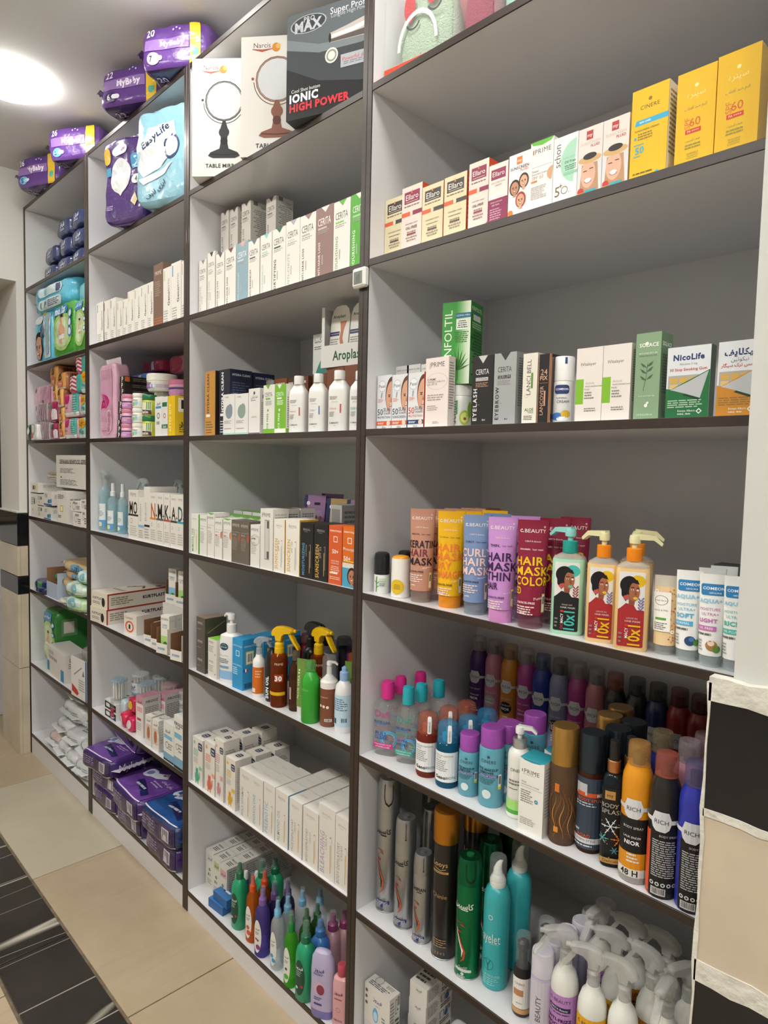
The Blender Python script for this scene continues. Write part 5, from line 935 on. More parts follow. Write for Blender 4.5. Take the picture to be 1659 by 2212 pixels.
# ================================================================== third unit
# table mirrors and hair dryer cartons on the top shelf
G3A = 'mirror and dryer cartons on the top shelf'
def a_mirror(c, cd):
    def f(a):
        a.R(0, 0, 1, 1, '#dedcd6').T('Narcis', .3, .925, .24, '#5a3a34').E(.5, .905, .06, '#d08a3a').E(.53, .915, .035, '#e0b060').band([(.16, .895), (.3, .88), (.45, .895)], [.01, .035, .01], '#a85a4a')
        a.ring(.52, .64, .31, .05, c).ring(.52, .635, .34, .03, cd, a0=PI * 1.02, a1=2 * PI * .99).E(.52, .64, .29, '#cfd2d4').ring(.52, .64, .29, .03, cd).E(.17, .65, .02, c).band([(.52, .47), (.52, .4), (.52, .3), (.52, .22)], [.05, .13, .1, .16], c).E(.52, .375, .085, c).E(.52, .3, .06, cd)
        a.poly([(.26, .175), (.3, .205), (.44, .235), (.6, .235), (.74, .205), (.78, .175), (.7, .155), (.34, .155)], c).band([(.3, .19), (.52, .182), (.74, .19)], .02, cd).T('TABLE MIRROR', .52, .09, .6, '#2c2a28', bold=1)
    return f
def mbox(x, y, w, d, h, yaw, lab, art, **k): return carton((x, y, UN[3][4]['A'] + .0004, w, h), d, lab, G3A, '#dddbd5', art=art, yaw=yaw, name='mirror_carton', cat='carton', **k)
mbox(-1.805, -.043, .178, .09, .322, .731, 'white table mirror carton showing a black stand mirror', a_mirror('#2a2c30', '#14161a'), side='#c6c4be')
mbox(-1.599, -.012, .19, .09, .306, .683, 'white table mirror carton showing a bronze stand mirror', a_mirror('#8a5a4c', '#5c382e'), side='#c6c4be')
def a_dry(a):
    a.R(0, 0, 1, 1, '#3d4246').poly([(0, .78), (.36, .66), (.8, .64), (1, .67), (1, 1), (0, 1)], '#5c6468').poly([(0, .68), (.36, .58), (.8, .57), (1, .59), (1, .65), (.7, .64), (.36, .66), (0, .78)], '#757e82').poly([(0, 0), (1, 0), (1, .21), (.8, .23), (.36, .32), (0, .5)], '#1b1c1e')
    a.E(.24, .88, .2, '#aeb2b6', rv=.085).E(.24, .88, .187, '#3a3e44', rv=.078).T('PRO', .25, .925, .12, '#b9bdc2', bold=1).T('MAX', .24, .865, .3, '#b9bdc2', bold=2).T('Super Professi', .72, .93, .48, '#eceff1').T('Longlife High Power AC', .73, .885, .48, '#b9bec2')
    a.poly([(.48, .73), (.66, .76), (1, .83), (1, .61), (.8, .63), (.48, .64)], '#b9b0aa').poly([(.48, .71), (.72, .73), (1, .79), (1, .74), (.72, .69), (.48, .68)], '#e4ddd6').poly([(.48, .67), (1, .7), (1, .63), (.48, .645)], '#5a5250').E(.48, .685, .014, '#2a2626', rv=.045)
    a.E(.5, .52, .07, '#dcdcd0').ring(.5, .52, .055, .3, '#8a8a80').R(.6, .38, 1, .5, '#a8acb2').T('Powerful dryer', .77, .455, .3, '#b8443e').L(.63, .4, .95, .435, 2, '#7a7e84')
    a.T('Cool Shot button', .22, .27, .32, '#e6e6e6').T('IONIC', .2, .2, .32, '#f0f0f0', bold=2).T('HIGH POWER', .37, .11, .66, '#c9323a', bold=2)
mb = carton((-1.359, -.036, UN[3][4]['A'] + .0004, .245, .238), .085, 'dark grey hair dryer carton with a chrome dryer picture', G3A, '#4a4e52', top='#8a8e90', art=a_dry, yaw=.36, name='hair_dryer_carton', cat='carton', mat='glossy_carton')

# ---- shampoo cartons with a notched lid
G3B = 'notched white shampoo cartons'
def a_cer(bg, fg, tri, tag_, word, wc):
    def f(a):
        a.R(0, 0, 1, 1, bg).poly([(.3, 1), (.78, 1), (.54, .92)], tri).T('CERITA', .48, .8, .74, fg, tall=1.7).R(.12, .7, .62, .725, tag_).L(.12, .64, .85, .69, 2, '#9a9894').T(word, .2, .28, .5, wc, rot=90, bold=1, sp=.06).L(.36, .06, .44, .5, 1, '#b4b2ae', fill=.3).T('200ml', .8, .04, .2, '#999')
    return f
WH = '#e4e1da'
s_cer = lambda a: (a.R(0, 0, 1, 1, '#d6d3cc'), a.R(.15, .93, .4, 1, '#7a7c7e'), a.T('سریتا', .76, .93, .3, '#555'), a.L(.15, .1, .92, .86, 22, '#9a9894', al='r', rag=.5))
CER = [((-1.896, 0.03, 1.899, 0.0451, 0.1642), WH, '#8a8a8a', '#a8a6a2', 'ANTI-CHUTE', '#b9b4ae'), ((-1.845, 0.03, 1.899, 0.0435, 0.1771), WH, '#3a4038', '#c8c6c2', 'ANTI-HAIR LOSS', '#b9b4ae'), ((-1.796, 0.03, 1.899, 0.0472, 0.1629), WH, '#55585a', '#c8c6c2', 'ANTI-HAIR LOSS', '#5a5652'), ((-1.744, 0.03, 1.899, 0.0578, 0.1652), WH, '#7a4a48', '#8a8682', 'ANTI-HAIR LOSS', '#4a4642'),
       ((-1.684, 0.03, 1.899, 0.0614, 0.169), '#8fa9b4', '#d8a8a0', '#c4d2d8', 'ANTI-DANDRUFF', '#c4d2d8'), ((-1.622, 0.03, 1.899, 0.055, 0.1617), WH, '#6a7884', '#5a6470', 'ANTI-DANDRUFF', '#4a4a50'), ((-1.562, 0.03, 1.899, 0.0525, 0.1644), WH, '#8cc8c0', '#a8d4cc', 'ANTI-DANDRUFF', '#a8ccc6'), ((-1.506, 0.03, 1.899, 0.0594, 0.1661), WH, '#3a6a58', '#2f5f4e', 'FORTIFYING', '#4a4a48'),
       ((-1.445, 0.03, 1.899, 0.0584, 0.1715), WH, '#a8a8b4', '#d0cec8', 'ANTI-CHUTE', '#b4b0b0'), ((-1.385, 0.03, 1.899, 0.0629, 0.1705), WH, '#9a7a74', '#b9aea8', 'ANTI-HAIR LOSS', '#5a504c'), ((-1.321, 0.03, 1.899, 0.0656, 0.1724), '#8f736c', '#e6ded6', '#c9b8b0', 'ANTI-HAIR LOSS', '#efe8e2'), ((-1.254, 0.03, 1.899, 0.0596, 0.1704), WH, '#6ab04a', '#8cc06c', 'NOURISHING', '#8aa878'), ((-1.192, 0.03, 1.899, 0.0539, 0.1709), '#58a83c', '#e8ecdc', '#a8d094', 'NOURISHING', '#dfeed6')]
CN = ['plain white, nearest the left upright', 'white with an olive notch', 'white with a grey notch', 'white with a dark red notch', 'pale blue fading to pink', 'white with a slate notch', 'white with a mint notch and mint tag', 'white with a dark green notch', 'white with a lavender notch', 'white with a taupe notch', 'mauve brown', 'white with a green notch', 'bright green, at the right end']
for (P, bg, tr, tg, wd, wc), nm in zip(CER, CN):
    carton(P, .055, 'tall notched shampoo carton, ' + nm, G3B, bg, art=a_cer(bg, '#4a4644' if bg == WH else '#eceae6', tr, tg, wd, wc), sart=s_cer if bg == WH else None, name='shampoo_carton', cat='carton')
    if 'pale' in nm:
        for k in range(6):
            pass
ZB = UN[3][4]['B']
for (x, y, w, lab) in ((-1.885, .095, .04, 'left one'), (-1.84, .1, .04, 'second from left'), (-1.775, .1, .045, 'third from left'), (-1.69, .13, .045, 'right one')):
    carton((x, y, ZB, w, .166), .06, 'notched shampoo carton in the second row carrying another, ' + lab, G3B, WH, art=None, sart=s_cer, name='shampoo_carton', cat='carton')
    carton((x - .002, y + .004, ZB + .1665, w + .004, .158), .06, 'notched shampoo carton standing on top of the second row, ' + lab, G3B, WH, art=a_cer(WH, '#4a4644', '#6a5a58', '#8a8682', 'ANTI-HAIR LOSS', '#5a5652'), sart=s_cer, name='shampoo_carton', cat='carton')

# ---- eye-level shelf
G3C = 'shampoo and serum cartons on the eye-level shelf'
a_hy = lambda c, t: (lambda a: a.R(0, 0, 1, 1, c).T('HYDRA CLEAN', .3, .66, .6, t, rot=90, bold=2).L(.1, .04, .8, .24, 5, t, fill=.3).R(.1, .3, .5, .34, '#e8e4dc'))
s_hy = lambda a: (a.R(0, 0, 1, 1, '#20263c'), a.T('HYDRA CLEAN', .5, .92, .8, '#c9ccd4', bold=1), a.L(.1, .45, .9, .82, 10, '#4a526c'), a.L(.1, .2, .9, .4, 4, '#4a526c'))
carton((-1.865, 0.035, 1.532, 0.0602, 0.1958), .06, 'ochre hydrating shampoo carton next to the left upright', G3C, '#b5803a', side='#2c2420', art=a_hy('#b98438', '#4a3a28'), name='shampoo_carton', cat='carton')
HB = (-1.781, 0.035, 1.532, 0.0588, 0.194)
carton(HB, .075, 'navy hydrating shampoo carton with white vertical lettering', G3C, '#22263a', art=a_hy('#1c1f2c', '#e6e6ea'), sart=s_hy, name='shampoo_carton', cat='carton')
carton((HB[0], HB[1] + .08, HB[2], HB[3], HB[4] - .002), .075, 'navy hydrating shampoo carton behind the first navy one', G3C, '#22263a', sart=s_hy, name='shampoo_carton', cat='carton')
a_w = lambda hue: (lambda a: a.R(0, 0, 1, 1, '#dcdbd6').T('WABS', .3, .93, .3, '#55524e').E(.5, .57, .3, hue, rv=.17).E(.6, .64, .2, hue, rv=.12).L(.1, .28, .75, .36, 3, '#8a8884').L(.1, .14, .7, .18, 1, '#8a8884').R(0, 0, 1, .055, '#9cc8b8'))
carton((-1.733, 0.02, 1.532, 0.0633, 0.1176), .045, 'white serum carton with a grey-blue pebble shape', G3C, '#dcdbd6', art=a_w('#7f8c98'), name='serum_carton', cat='carton')
carton((-1.668, 0.02, 1.532, 0.0671, 0.1149), .045, 'white serum carton with a grey-green pebble shape', G3C, '#dcdbd6', art=a_w('#869a8e'), name='serum_carton', cat='carton')
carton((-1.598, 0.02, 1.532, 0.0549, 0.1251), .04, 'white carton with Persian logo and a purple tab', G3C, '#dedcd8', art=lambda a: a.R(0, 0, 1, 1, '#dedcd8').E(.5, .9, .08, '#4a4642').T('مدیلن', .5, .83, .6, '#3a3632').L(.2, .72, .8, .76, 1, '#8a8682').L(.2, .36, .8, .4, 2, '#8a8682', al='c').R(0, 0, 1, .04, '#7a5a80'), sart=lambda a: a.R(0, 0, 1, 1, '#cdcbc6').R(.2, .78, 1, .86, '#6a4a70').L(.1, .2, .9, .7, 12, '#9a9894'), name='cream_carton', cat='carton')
def a_lice(bg, fg, gr):
    return lambda a: a.R(0, 0, 1, 1, bg).poly([(.22, 1), (.62, 1), (.42, .91)], gr).T('CERITA', .45, .8, .68, fg, tall=1.5).R(.2, .7, .62, .735, gr).L(.15, .58, .8, .68, 4, fg if bg[1] != 'd' else '#8a8884', al='c').E(.42, .48, .07, gr).T('LICE FREE', .38, .24, .36, gr if bg[1] == 'd' else '#e8f0dc', rot=90, bold=1).R(0, 0, 1, .1, gr if bg[1] == 'd' else '#e6e6da')
carton((-1.523, 0.018, 1.532, 0.0519, 0.1291), .04, 'white and lime shampoo carton with a lime notch', G3C, '#dcdcd4', art=a_lice('#dcdcd4', '#4a4a48', '#6fae2e'), name='shampoo_carton', cat='carton')
carton((-1.47, 0.018, 1.532, 0.0497, 0.127), .04, 'lime green shampoo carton with a white notch', G3C, '#74b032', side='#d6d4cc', art=a_lice('#74b032', '#e8f0dc', '#e6e6da'), sart=lambda a: a.R(0, 0, 1, 1, '#d6d4cc').L(.1, .12, .9, .75, 14, '#8a8884').R(0, 0, .6, .1, '#74b032'), name='shampoo_carton', cat='carton')
def cb(P, label, word, c):
    turned(P, label, 'square-shouldered white shampoo bottles', [('bottle_body', [(0, 0), (.95, 0), (1, .015), (1, .66), (.93, .74), (.55, .83), (.48, .845)], '#e3e3df', 'plastic', 4.5, .62), ('cap', [(.52, .848), (.53, .85), (.53, .985), (.5, 1), (0, 1)], '#dcdcd8', 'plastic')],
           [(0, .04, .64, .74, lambda a: a.L(.08, .8, .62, .9, 3, '#8a8884').T('HAIR SHAMPOO', .4, .74, .45, '#6a6864').T(word, .3, .56, .44, c, al='c').R(.76, .44, .84, .68, c).L(.08, .34, .4, .48, 4, '#8a8884').T('C.BEAUTY', .38, .17, .6, '#3a3836', bold=1).T('CERITA', .44, .1, .2, '#777'))], yaw=.35, name='shampoo_bottle', n=28)
cb((-1.395, 0.04, 1.532, 0.0486, 0.1458), 'white shampoo bottle with a terracotta bar', 'KERATIN', '#a85a48'); cb((-1.312, 0.038, 1.532, 0.047, 0.1445), 'white shampoo bottle with a blue bar', 'CURLY', '#5a7aa8'); cb((-1.229, 0.036, 1.532, 0.0509, 0.145), 'white shampoo bottle with a red bar', 'COLOR', '#b84a4a'); cb((-1.158, 0.04, 1.532, 0.0484, 0.1382), 'white shampoo bottle with mint lettering at the right upright', 'DRY', '#6ab8a8')
for k, (x0, x1, yt, c, nm) in enumerate(((567, 590, 824, '#9a948c', 'grey-beige'), (592, 618, 820, '#8a5230', 'copper brown'), (620, 634, 818, '#5a3a2a', 'dark brown'), (636, 664, 815, '#6a3a30', 'dark red-brown'))):
    P = ((-1.739, 0.16, 1.532, 0.0568, 0.1713), (-1.677, 0.16, 1.532, 0.0614, 0.1721), (-1.611, 0.16, 1.532, 0.0318, 0.1697), (-1.575, 0.16, 1.532, 0.0613, 0.1708))[k]
    carton(P, .07, nm + ' carton in the back row behind the bottles', G3C, c, top=c, art=lambda a: a.L(.1, .7, .9, .95, 3, '#d8cfc4'), name='back_row_carton', cat='carton')
# wart remover display
def a_aro(word): return lambda a: a.poly([(0, 0), (1, 0), (1, .8), (.92, .92), (.75, .985), (.5, 1), (.25, .985), (.08, .92), (0, .8)], '#e2e2dc').T('Aroplast', .42, .82, .66, '#1f5a34', bold=1).R(0, .5, .5, .57, '#28345a').T(word, .25, .535, .44, '#e6e6ea').poly([(.5, .73), (.86, .73), (.72, .58), (.68, .45), (.8, .3), (.76, .1), (.58, .1), (.62, .3), (.52, .45), (.56, .58)], '#b87a5a').poly([(.55, .3), (.75, .32), (.85, .16), (.6, .2)], '#c98e6e').L(.05, .15, .48, .46, 8, '#8a8a86')
D0 = (-1.383, 0.1, 1.704, 0.1398, 0.1539)
for k, x in enumerate((-1.37, -1.3, -1.23)): carton((x, .11, UN[3][4]['C'], .068, .1715), .08, ('left', 'middle', 'right')[k] + ' brown carton carrying the counter display', G3C, '#7a4a34', name='back_row_carton', cat='carton')
root = empty('display_box', (D0[0], D0[1], D0[2]), .1); tag(root, 'white counter display holding two wart remover packs', 'display box', G3C)
HD = D0[4]; m = MB().box(0, .16, 0, .002, 0, .056, '#dededa').box(0, .16, .07, .072, 0, HD, '#dededa').box(0, .16, .002, .07, 0, .003, '#d0d0cc'); m.box(0, .002, .002, .07, .003, HD, '#d8d8d4').box(.158, .16, .002, .07, .003, HD, '#d8d8d4').box(.002, .012, 0, .002, .056, HD, '#dededa')
tr = m.build('display_tray', root); pm = MB(); a = Art(.16, .056); a.T('Aroplast', .6, .5, .66, '#1f5a34', bold=1, tall=1.2); a.out(pm, lambda u, v, e: (u, -e, v)); tag(pm.build('printed_front', tr), kind='stuff')
for k, wd in ((0, 'WART REMOVER'), (1, 'CORN REMOVER')):
    pk = Art(.066, HD * 1.02); a_aro(wd)(pk); pm = MB(); m2 = MB().box(0, .066, 0, .014, 0, HD * .86, '#dedfd9')
    o = m2.build('remover_pack', None, (D0[0] + .014 + k * .07, D0[1] + .012 + k * .007, D0[2] + .004), .1); o.rotation_euler.x = -.1
    tag(o, ('wart' if k == 0 else 'corn') + ' remover pack with a rounded header in the display', 'pack', G3C)
    pk.out(pm, lambda u, v, e: (u, -e - .0002, v)); tag(pm.build('printed_card', o), kind='stuff')
WB = (-1.493, 0.16, 1.704, 0.035, 0.108)
carton((WB[0], WB[1], UN[3][4]['C'], .06, .1715), .05, 'brown carton under the white and teal carton', G3C, '#7a4a34', name='back_row_carton', cat='carton')
carton(WB[:3] + (.06, WB[4]), .05, 'white carton with Persian print and a teal shape behind the display', G3C, '#d8dad8', art=lambda a: a.R(0, 0, 1, 1, '#d8dad8').T('روکسا', .5, .85, .8, '#333').L(.1, .6, .9, .7, 2, '#555').poly([(.2, 0), (1, 0), (1, .45), (.7, .42), (.4, .2)], '#3f8a80'), name='gel_carton', cat='carton')

# ---- sunscreen cartons below eye level
G3D = 'sun care cartons in the middle of the unit'
def a_pr(top_, dot, bg='#e0dfda', fg='#6a6866'):
    def f(a):
        a.R(0, 0, 1, 1, bg)
        if top_: a.poly([(0, 1), (1, 1), (.85, .975), (.5, .955), (.15, .975)], top_)
        a.R(.08, .86, .13, .91, fg).T('PRIME', .52, .885, .68, fg).R(.06, .72, .94, .725, fg).T('SPF 50', .3, .66, .42, fg).L(.08, .3, .7, .6, 8, '#a8a6a2' if bg[1] != '6' else '#8a8278')
        if dot: a.E(1, .6, .26, dot, a0=PI/2, a1=1.5 * PI, n=14, rv=.1).R(.08, .56, .3, .6, dot)
    return f
def a_sea(word, sub, c, bg='#e6e4de', fg='#8a8884', logo='SEAGULL'):
    return lambda a: a.R(0, 0, 1, 1, bg).T(logo, .48, .88, .56, fg).L(.3, .835, .66, .845, 1, fg).T(word, .24, .34, .58, c, rot=90, bold=1, sp=.03, tall=1.3).T(sub, .46, .5, .2, fg, rot=90).R(.7, .1, .74, .5, '#9a9894' if bg[1] == 'e' else '#c9a03a').R(.78, .2, .8, .62, '#b8b6b0').E(.72, .6, .03, '#b84a3a')
D3 = [((-1.901, 0.008, 1.17, 0.047, 0.1227), .06, '#dfe0d8', '#66b53a', a_sea('MIMOSA 10%', 'CREAM', '#6fa84a', '#dfe0d8'), 'slim white carton with a bright green side'), ((-1.846, 0.008, 1.17, 0.0436, 0.1226), .05, '#e0dfda', None, a_pr(None, None), 'slim white carton with fine print, second from the left'),
      ((-1.799, 0.008, 1.17, 0.0409, 0.1327), .05, '#e0dfda', None, a_pr('#6cb83e', None), 'slim white carton with a green lid curve, third from the left'), ((-1.756, 0.008, 1.17, 0.0422, 0.1191), .05, '#e0dfda', None, a_pr(None, '#c9744e'), 'film-wrapped white carton with an orange half dot'),
      ((-1.708, 0.008, 1.17, 0.0446, 0.1224), .05, '#e0dfda', None, a_pr('#6cb83e', '#c98a4e'), 'white carton with an orange half dot and green lid curve'), ((-1.661, 0.008, 1.17, 0.0455, 0.1205), .05, '#675f55', None, a_pr(None, '#a85a44', '#675f55', '#c4bcb2'), 'dark taupe carton with a rust dot, left one'),
      ((-1.616, 0.008, 1.17, 0.0451, 0.1205), .05, '#675f55', None, a_pr(None, '#b5503c', '#675f55', '#c4bcb2'), 'dark taupe carton with a rust dot, right one'), ((-1.564, 0.008, 1.17, 0.0445, 0.1148), .045, '#e2e1dc', None, lambda a: (a_pr(None, None)(a), a.ring(.5, .64, .46, .05, '#555', rv=.13), a.T('C-PRIME', .35, .68, .4, '#444', bold=1)), 'small white carton with an oval outline'),
      ((-1.516, 0.008, 1.17, 0.0589, 0.1624), .05, '#dedcd6', None, lambda a: (a.R(0, 0, 1, 1, '#dedcd6'), a.T('|PRIME', .45, .9, .66, '#4b4644'), a.R(.34, .16, .72, .82, '#9a9894'), a.R(.38, .18, .68, .8, '#c9c8c4'), a.R(.52, .18, .68, .3, '#5a5856'), a.R(.52, .68, .68, .8, '#5a5856')), 'tall white carton with a slit window'),
      ((-1.453, 0.008, 1.17, 0.0479, 0.1387), .06, '#e6e3da', '#d6a832', a_sea('SUNSCREEN', 'SPF 60', '#d0aa4a', '#e6e3da'), 'white carton with gold SUNSCREEN lettering, left one'), ((-1.4, 0.008, 1.17, 0.0583, 0.1426), .06, '#e6e3da', '#d6a832', a_sea('SUNSCREEN', 'SPF 100', '#d0aa4a', '#e6e3da', logo='derma'), 'white carton with gold SUNSCREEN lettering, right one'),
      ((-1.337, 0.008, 1.17, 0.0519, 0.1383), .06, '#1d1c1c', None, a_sea('MOISTURIZING', 'LOTION', '#5a9ac0', '#1d1c1c', '#a8a6a2'), 'black carton with blue MOISTURIZING lettering'), ((-1.282, 0.008, 1.17, 0.054, 0.1402), .06, '#1d1c1c', None, a_sea('SUNSCREEN', 'SPF 55', '#d0a53a', '#1d1c1c', '#a8a6a2'), 'black carton with gold SUNSCREEN lettering')]
def a_derm(c, face):
    def f(a):
        a.R(0, 0, 1, 1, c).T('DERMATYPIQUE', .5, .91, .86, '#f2e4d8', bold=1)
        a.R(.36, .72, .66, .82, '#f2e4d8').R(.4, .732, .62, .808, c)
        if face: a.R(0, 0, 1, .32, '#4aa0c0').T('Phototypiq', .5, .63, .9, '#f2e4d8').T('50+', .34, .47, .5, '#f6ece2', bold=1).R(0, .32, 1, .4, '#dcd6cc').R(.1, .42, .9, .44, '#e0c040'); person(a, .72, .18, .36, '#b07a5c', '#2c1c14') if face else None
        else: a.T('50+', .5, .56, .46, '#f6ece2', bold=1).T('SUNSCREEN', .5, .4, .6, '#f2e4d8').T('TINTED FLUID', .5, .36, .6, '#f2e4d8').L(.15, .2, .85, .32, 4, '#f0c4ac', al='c').R(.1, .18, .7, .21, '#f2e4d8').L(.1, .08, .9, .14, 2, '#f0c4ac')
    return f
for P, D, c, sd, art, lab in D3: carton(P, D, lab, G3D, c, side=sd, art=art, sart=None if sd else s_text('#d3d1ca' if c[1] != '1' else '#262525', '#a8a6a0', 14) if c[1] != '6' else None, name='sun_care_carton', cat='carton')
carton((-1.225, 0.008, 1.17, 0.0479, 0.1401), .05, 'orange sunscreen fluid carton with an outlined square', G3D, '#cf5a2c', art=a_derm('#cf5a2c', 0), name='sun_care_carton', cat='carton')
carton((-1.174, 0.008, 1.17, 0.0474, 0.1413), .05, 'orange and blue sunscreen carton with half a face', G3D, '#d56a1e', art=a_derm('#d56a1e', 1), name='sun_care_carton', cat='carton')
ZD = UN[3][4]['D']; GT = '#78bf4c'
for k in range(5): carton((-1.89 + k * .052, .085, ZD, .05, .122), .05, 'slim white carton with a green lid in the second row, number %s from the left' % ('one', 'two', 'three', 'four', 'five')[k], G3D, '#dddcd6', top=GT, art=a_pr(GT, None), sart=s_text('#d3d1ca', '#a8a6a0', 12), name='sun_care_carton', cat='carton')
for k in range(4): carton((-1.885 + k * .055, .15, ZD, .05, .13), .05, 'slim white carton with a green lid in the third row, number %s from the left' % ('one', 'two', 'three', 'four')[k], G3D, '#dddcd6', top=GT, sart=s_text('#d3d1ca', '#a8a6a0', 12), name='sun_care_carton', cat='carton')
TW = (-1.516, 0.008, 1.17, 0.0589, 0.1624)
for k in range(2): carton((TW[0] - .01, TW[1] + .055 + k * .056, ZD, .042, TW[4] - .002), .05, ('tall white carton right behind the one with the slit window', 'tall white carton two places behind the slit window one')[k], G3D, '#dedcd6', top='#8a6a58', sart=lambda a: a.R(0, 0, 1, 1, '#d9d7d0').L(.1, .8, .9, .92, 3, '#777'), name='sun_care_carton', cat='carton')
def blister(P, lab, tint, br):
    x, y, z = P; r = empty('brush_blister_pack', (x, y, z), .3); r.rotation_euler.x = -.12; tag(r, lab, 'pack', 'blister packs of small brushes')
    c = MB().box(0, .075, 0, .0015, 0, .16, '#232a4c').build('backing_card', r); pm = MB(); a = Art(.075, .16)
    a.R(.16, .3, 1, 1, tint).poly([(0, 0), (.8, 0), (.3, .38), (0, .3)], '#2f86b8').E(.18, .3, .12, '#e8eaee').E(.18, .3, .09, '#2a3a6a').E(.2, .85, .08, '#d8d4dc').RR(.48, .82, .76, .87, .03, '#15131a').L(.1, .05, .6, .12, 2, '#e4e8ee').R(.0, .4, .12, .95, '#26305c').out(pm, lambda u, v, e: (u, -e, v)); tag(pm.build('printed_card', c), kind='stuff')
    for k in range(3): MB().rod((.03 + k * .014, -.008, .02), (.036 + k * .015, -.008, .1), .003, .0024, br).build('interdental_brush', r)
    MB().bbox(.018, .072, -.016, -.0005, .01, .115, .006, '#dfe3ea', 'clear').build('clear_blister', r)
for P, lab, t, b in (((-1.565, .165, ZD + .035), 'pink brush blister pack, left of the row', '#8a6a90', '#b52a58'), ((-1.53, .2, ZD + .04), 'pink brush blister pack tucked behind the left one', '#7a5a84', '#9a2a54'), ((-1.46, .165, ZD + .03), 'amber brush blister pack, second from left', '#a88a5c', '#cf4a2a'), ((-1.375, .165, ZD + .03), 'purple brush blister pack, third from left', '#8a708c', '#b03058'), ((-1.3, .165, ZD + .03), 'teal brush blister pack by the right upright', '#6a9098', '#2f5f78')):
    carton((P[0], P[1] + .0, ZD, .07, P[2] - ZD - .001), .05, 'low white carton under the ' + lab, 'cartons under the blister packs', '#d9d7d2', name='low_carton', cat='carton') if 'tucked' not in lab else carton((P[0] - .03, P[1] + .055, ZD, .07, P[2] - ZD - .001), .05, 'low white carton under the ' + lab, 'cartons under the blister packs', '#d9d7d2', name='low_carton', cat='carton')
    blister((P[0], P[1] + .015, P[2]), lab, t, b)
GB = (-1.344, 0.11, 1.17, 0.0451, 0.1797)
carton(GB, .07, 'silver grey carton with a sun drawing behind the orange cartons', G3D, '#a9a7a4', art=lambda a: a.R(0, 0, 1, 1, '#b4b2ae').R(.1, .62, .85, .94, '#8a8884').E(.45, .36, .22, '#d8d6d2').ring(.45, .36, .32, .1, '#d8d6d2'), sart=s_text('#9a9896', '#6a6866', 10), name='sun_care_carton', cat='carton')

# ---- lotions and sprays
G3E = 'lotions and sun oils on the fifth shelf'
ZE = UN[3][4]['E']
E0 = (-1.871, -0.006, 0.8018, 0.0622, 0.1718)
DK = '#5a534c'
for k in range(3):
    carton((E0[0], .012, ZE + k * (E0[4] / 3 + .0003), .052, E0[4] / 3), .07 if k < 2 else .075, ('bottom', 'middle', 'top')[k] + ' dark taupe cream carton of the stack by the left upright', G3E, DK, side='#4c4a3e', top='#8a7458', art=lambda a: a.R(0, 0, 1, 1, DK).T('|PRIME', .42, .68, .55, '#c9c2b8').L(.1, .3, .6, .4, 1, '#8a8278'), sart=lambda a: a.poly([(.1, .2), (.9, .75), (.92, .72), (.12, .17)], '#8a8a70'), name='cream_carton', cat='carton', mat='glossy_carton')
E1 = (-1.803, -0.0069, 0.8018, 0.0715, 0.1187)
for k in range(2):
    carton((E1[0] + .004, .012, ZE + k * (E1[4] / 2 + .0003), .05, E1[4] / 2), .055, ('lower', 'upper')[k] + ' white cream carton with a lime top beside the taupe stack', G3E, '#d9d7d0', top='#7cc43e', art=lambda a: a.R(0, 0, 1, 1, '#d9d7d0').T('|PRIME', .36, .82, .5, '#5a5652').L(.1, .3, .7, .65, 4, '#9a9894').T('47', .82, .22, .14, '#333', bold=1), name='cream_carton', cat='carton')
def ex_l(root, R, h):
    MB().lathe([(R * .42, h * .715), (R * .43, h * .72), (R * .43, h * .84), (R * .36, h * .85)], '#e9e9e6', 'plastic', 20).build('collar', root); pump_head(root, h * .85, R * .4, '#ececea', 1.0, PI - .45, rise=h * .1)
turned((-1.712, 0.0407, 0.8018, 0.0691, 0.2063), 'large white moisturising lotion bottle with pump', G3E, [('bottle_body', [(0, 0), (.93, 0), (1, .03), (1, .6), (.93, .68), (.5, .715)], '#e4e5e4', 'plastic', 3.2, .7)],
       [(0, .04, .62, .95, lambda a: a.R(0, .03, 1, .24, '#8ab4dc').E(.36, .84, .22, '#24466a', rv=.09).band([(.2, .86), (.36, .9), (.55, .84)], [.01, .06, .01], '#6a9a4a').T('Sericate', .36, .83, .32, '#eee').T('Moisturizing', .36, .62, .4, '#9aa4ac').L(.12, .42, .6, .55, 3, '#6a7078').R(.12, .3, .6, .36, '#7a9ab8'))], yaw=.4, name='lotion_bottle', n=28, extra=ex_l)
def a_blue(a): a.R(0, 0, 1, 1, '#2f8fc4').T('DERMATYPIQUE', .5, .86, .84, '#d8eaf4').R(.35, .66, .68, .77, '#d8eaf4').R(.39, .672, .64, .758, '#2f8fc4').T('MOISTURIZING', .46, .48, .8, '#d8eaf4').L(.08, .28, .6, .44, 4, '#b8dcee')
s_blue = lambda a: (a.T('DERMATYPIQUE', .5, .86, .84, '#d8eaf4'), a.R(.18, .5, .62, .76, '#d9d04a'), a.R(.22, .52, .58, .74, '#e6e6e0'), a.bars(.26, .55, .54, .71, 8, '#333'), a.R(.05, .36, .3, .42, '#e6e6ea'), a.R(.05, .36, .13, .42, '#2a3a8a'), a.R(.22, .36, .3, .42, '#b83a3a'), a.bars(.08, .03, .9, .13, 18, '#1c2a38'))
BX = (-1.663, 0.014, 0.8018, 0.0547, 0.1466)
for k in range(3): carton((BX[0] + .006 * k, .014 + k * .068, ZE, .05, BX[4]), .062, ('sky blue moisturiser carton at the front', 'sky blue moisturiser carton right behind the front one', 'sky blue moisturiser carton, third in its row')[k], G3E, '#2f8fc4', art=a_blue, sart=s_blue, yaw=.05, name='moisturiser_carton', cat='carton')
def tr(col, mt, s=1.0, ang=.35, z=.7, r=.5): return lambda root, R, h: trigger_head(root, h * z, R * r, col, mt, s * h / .21, ang)
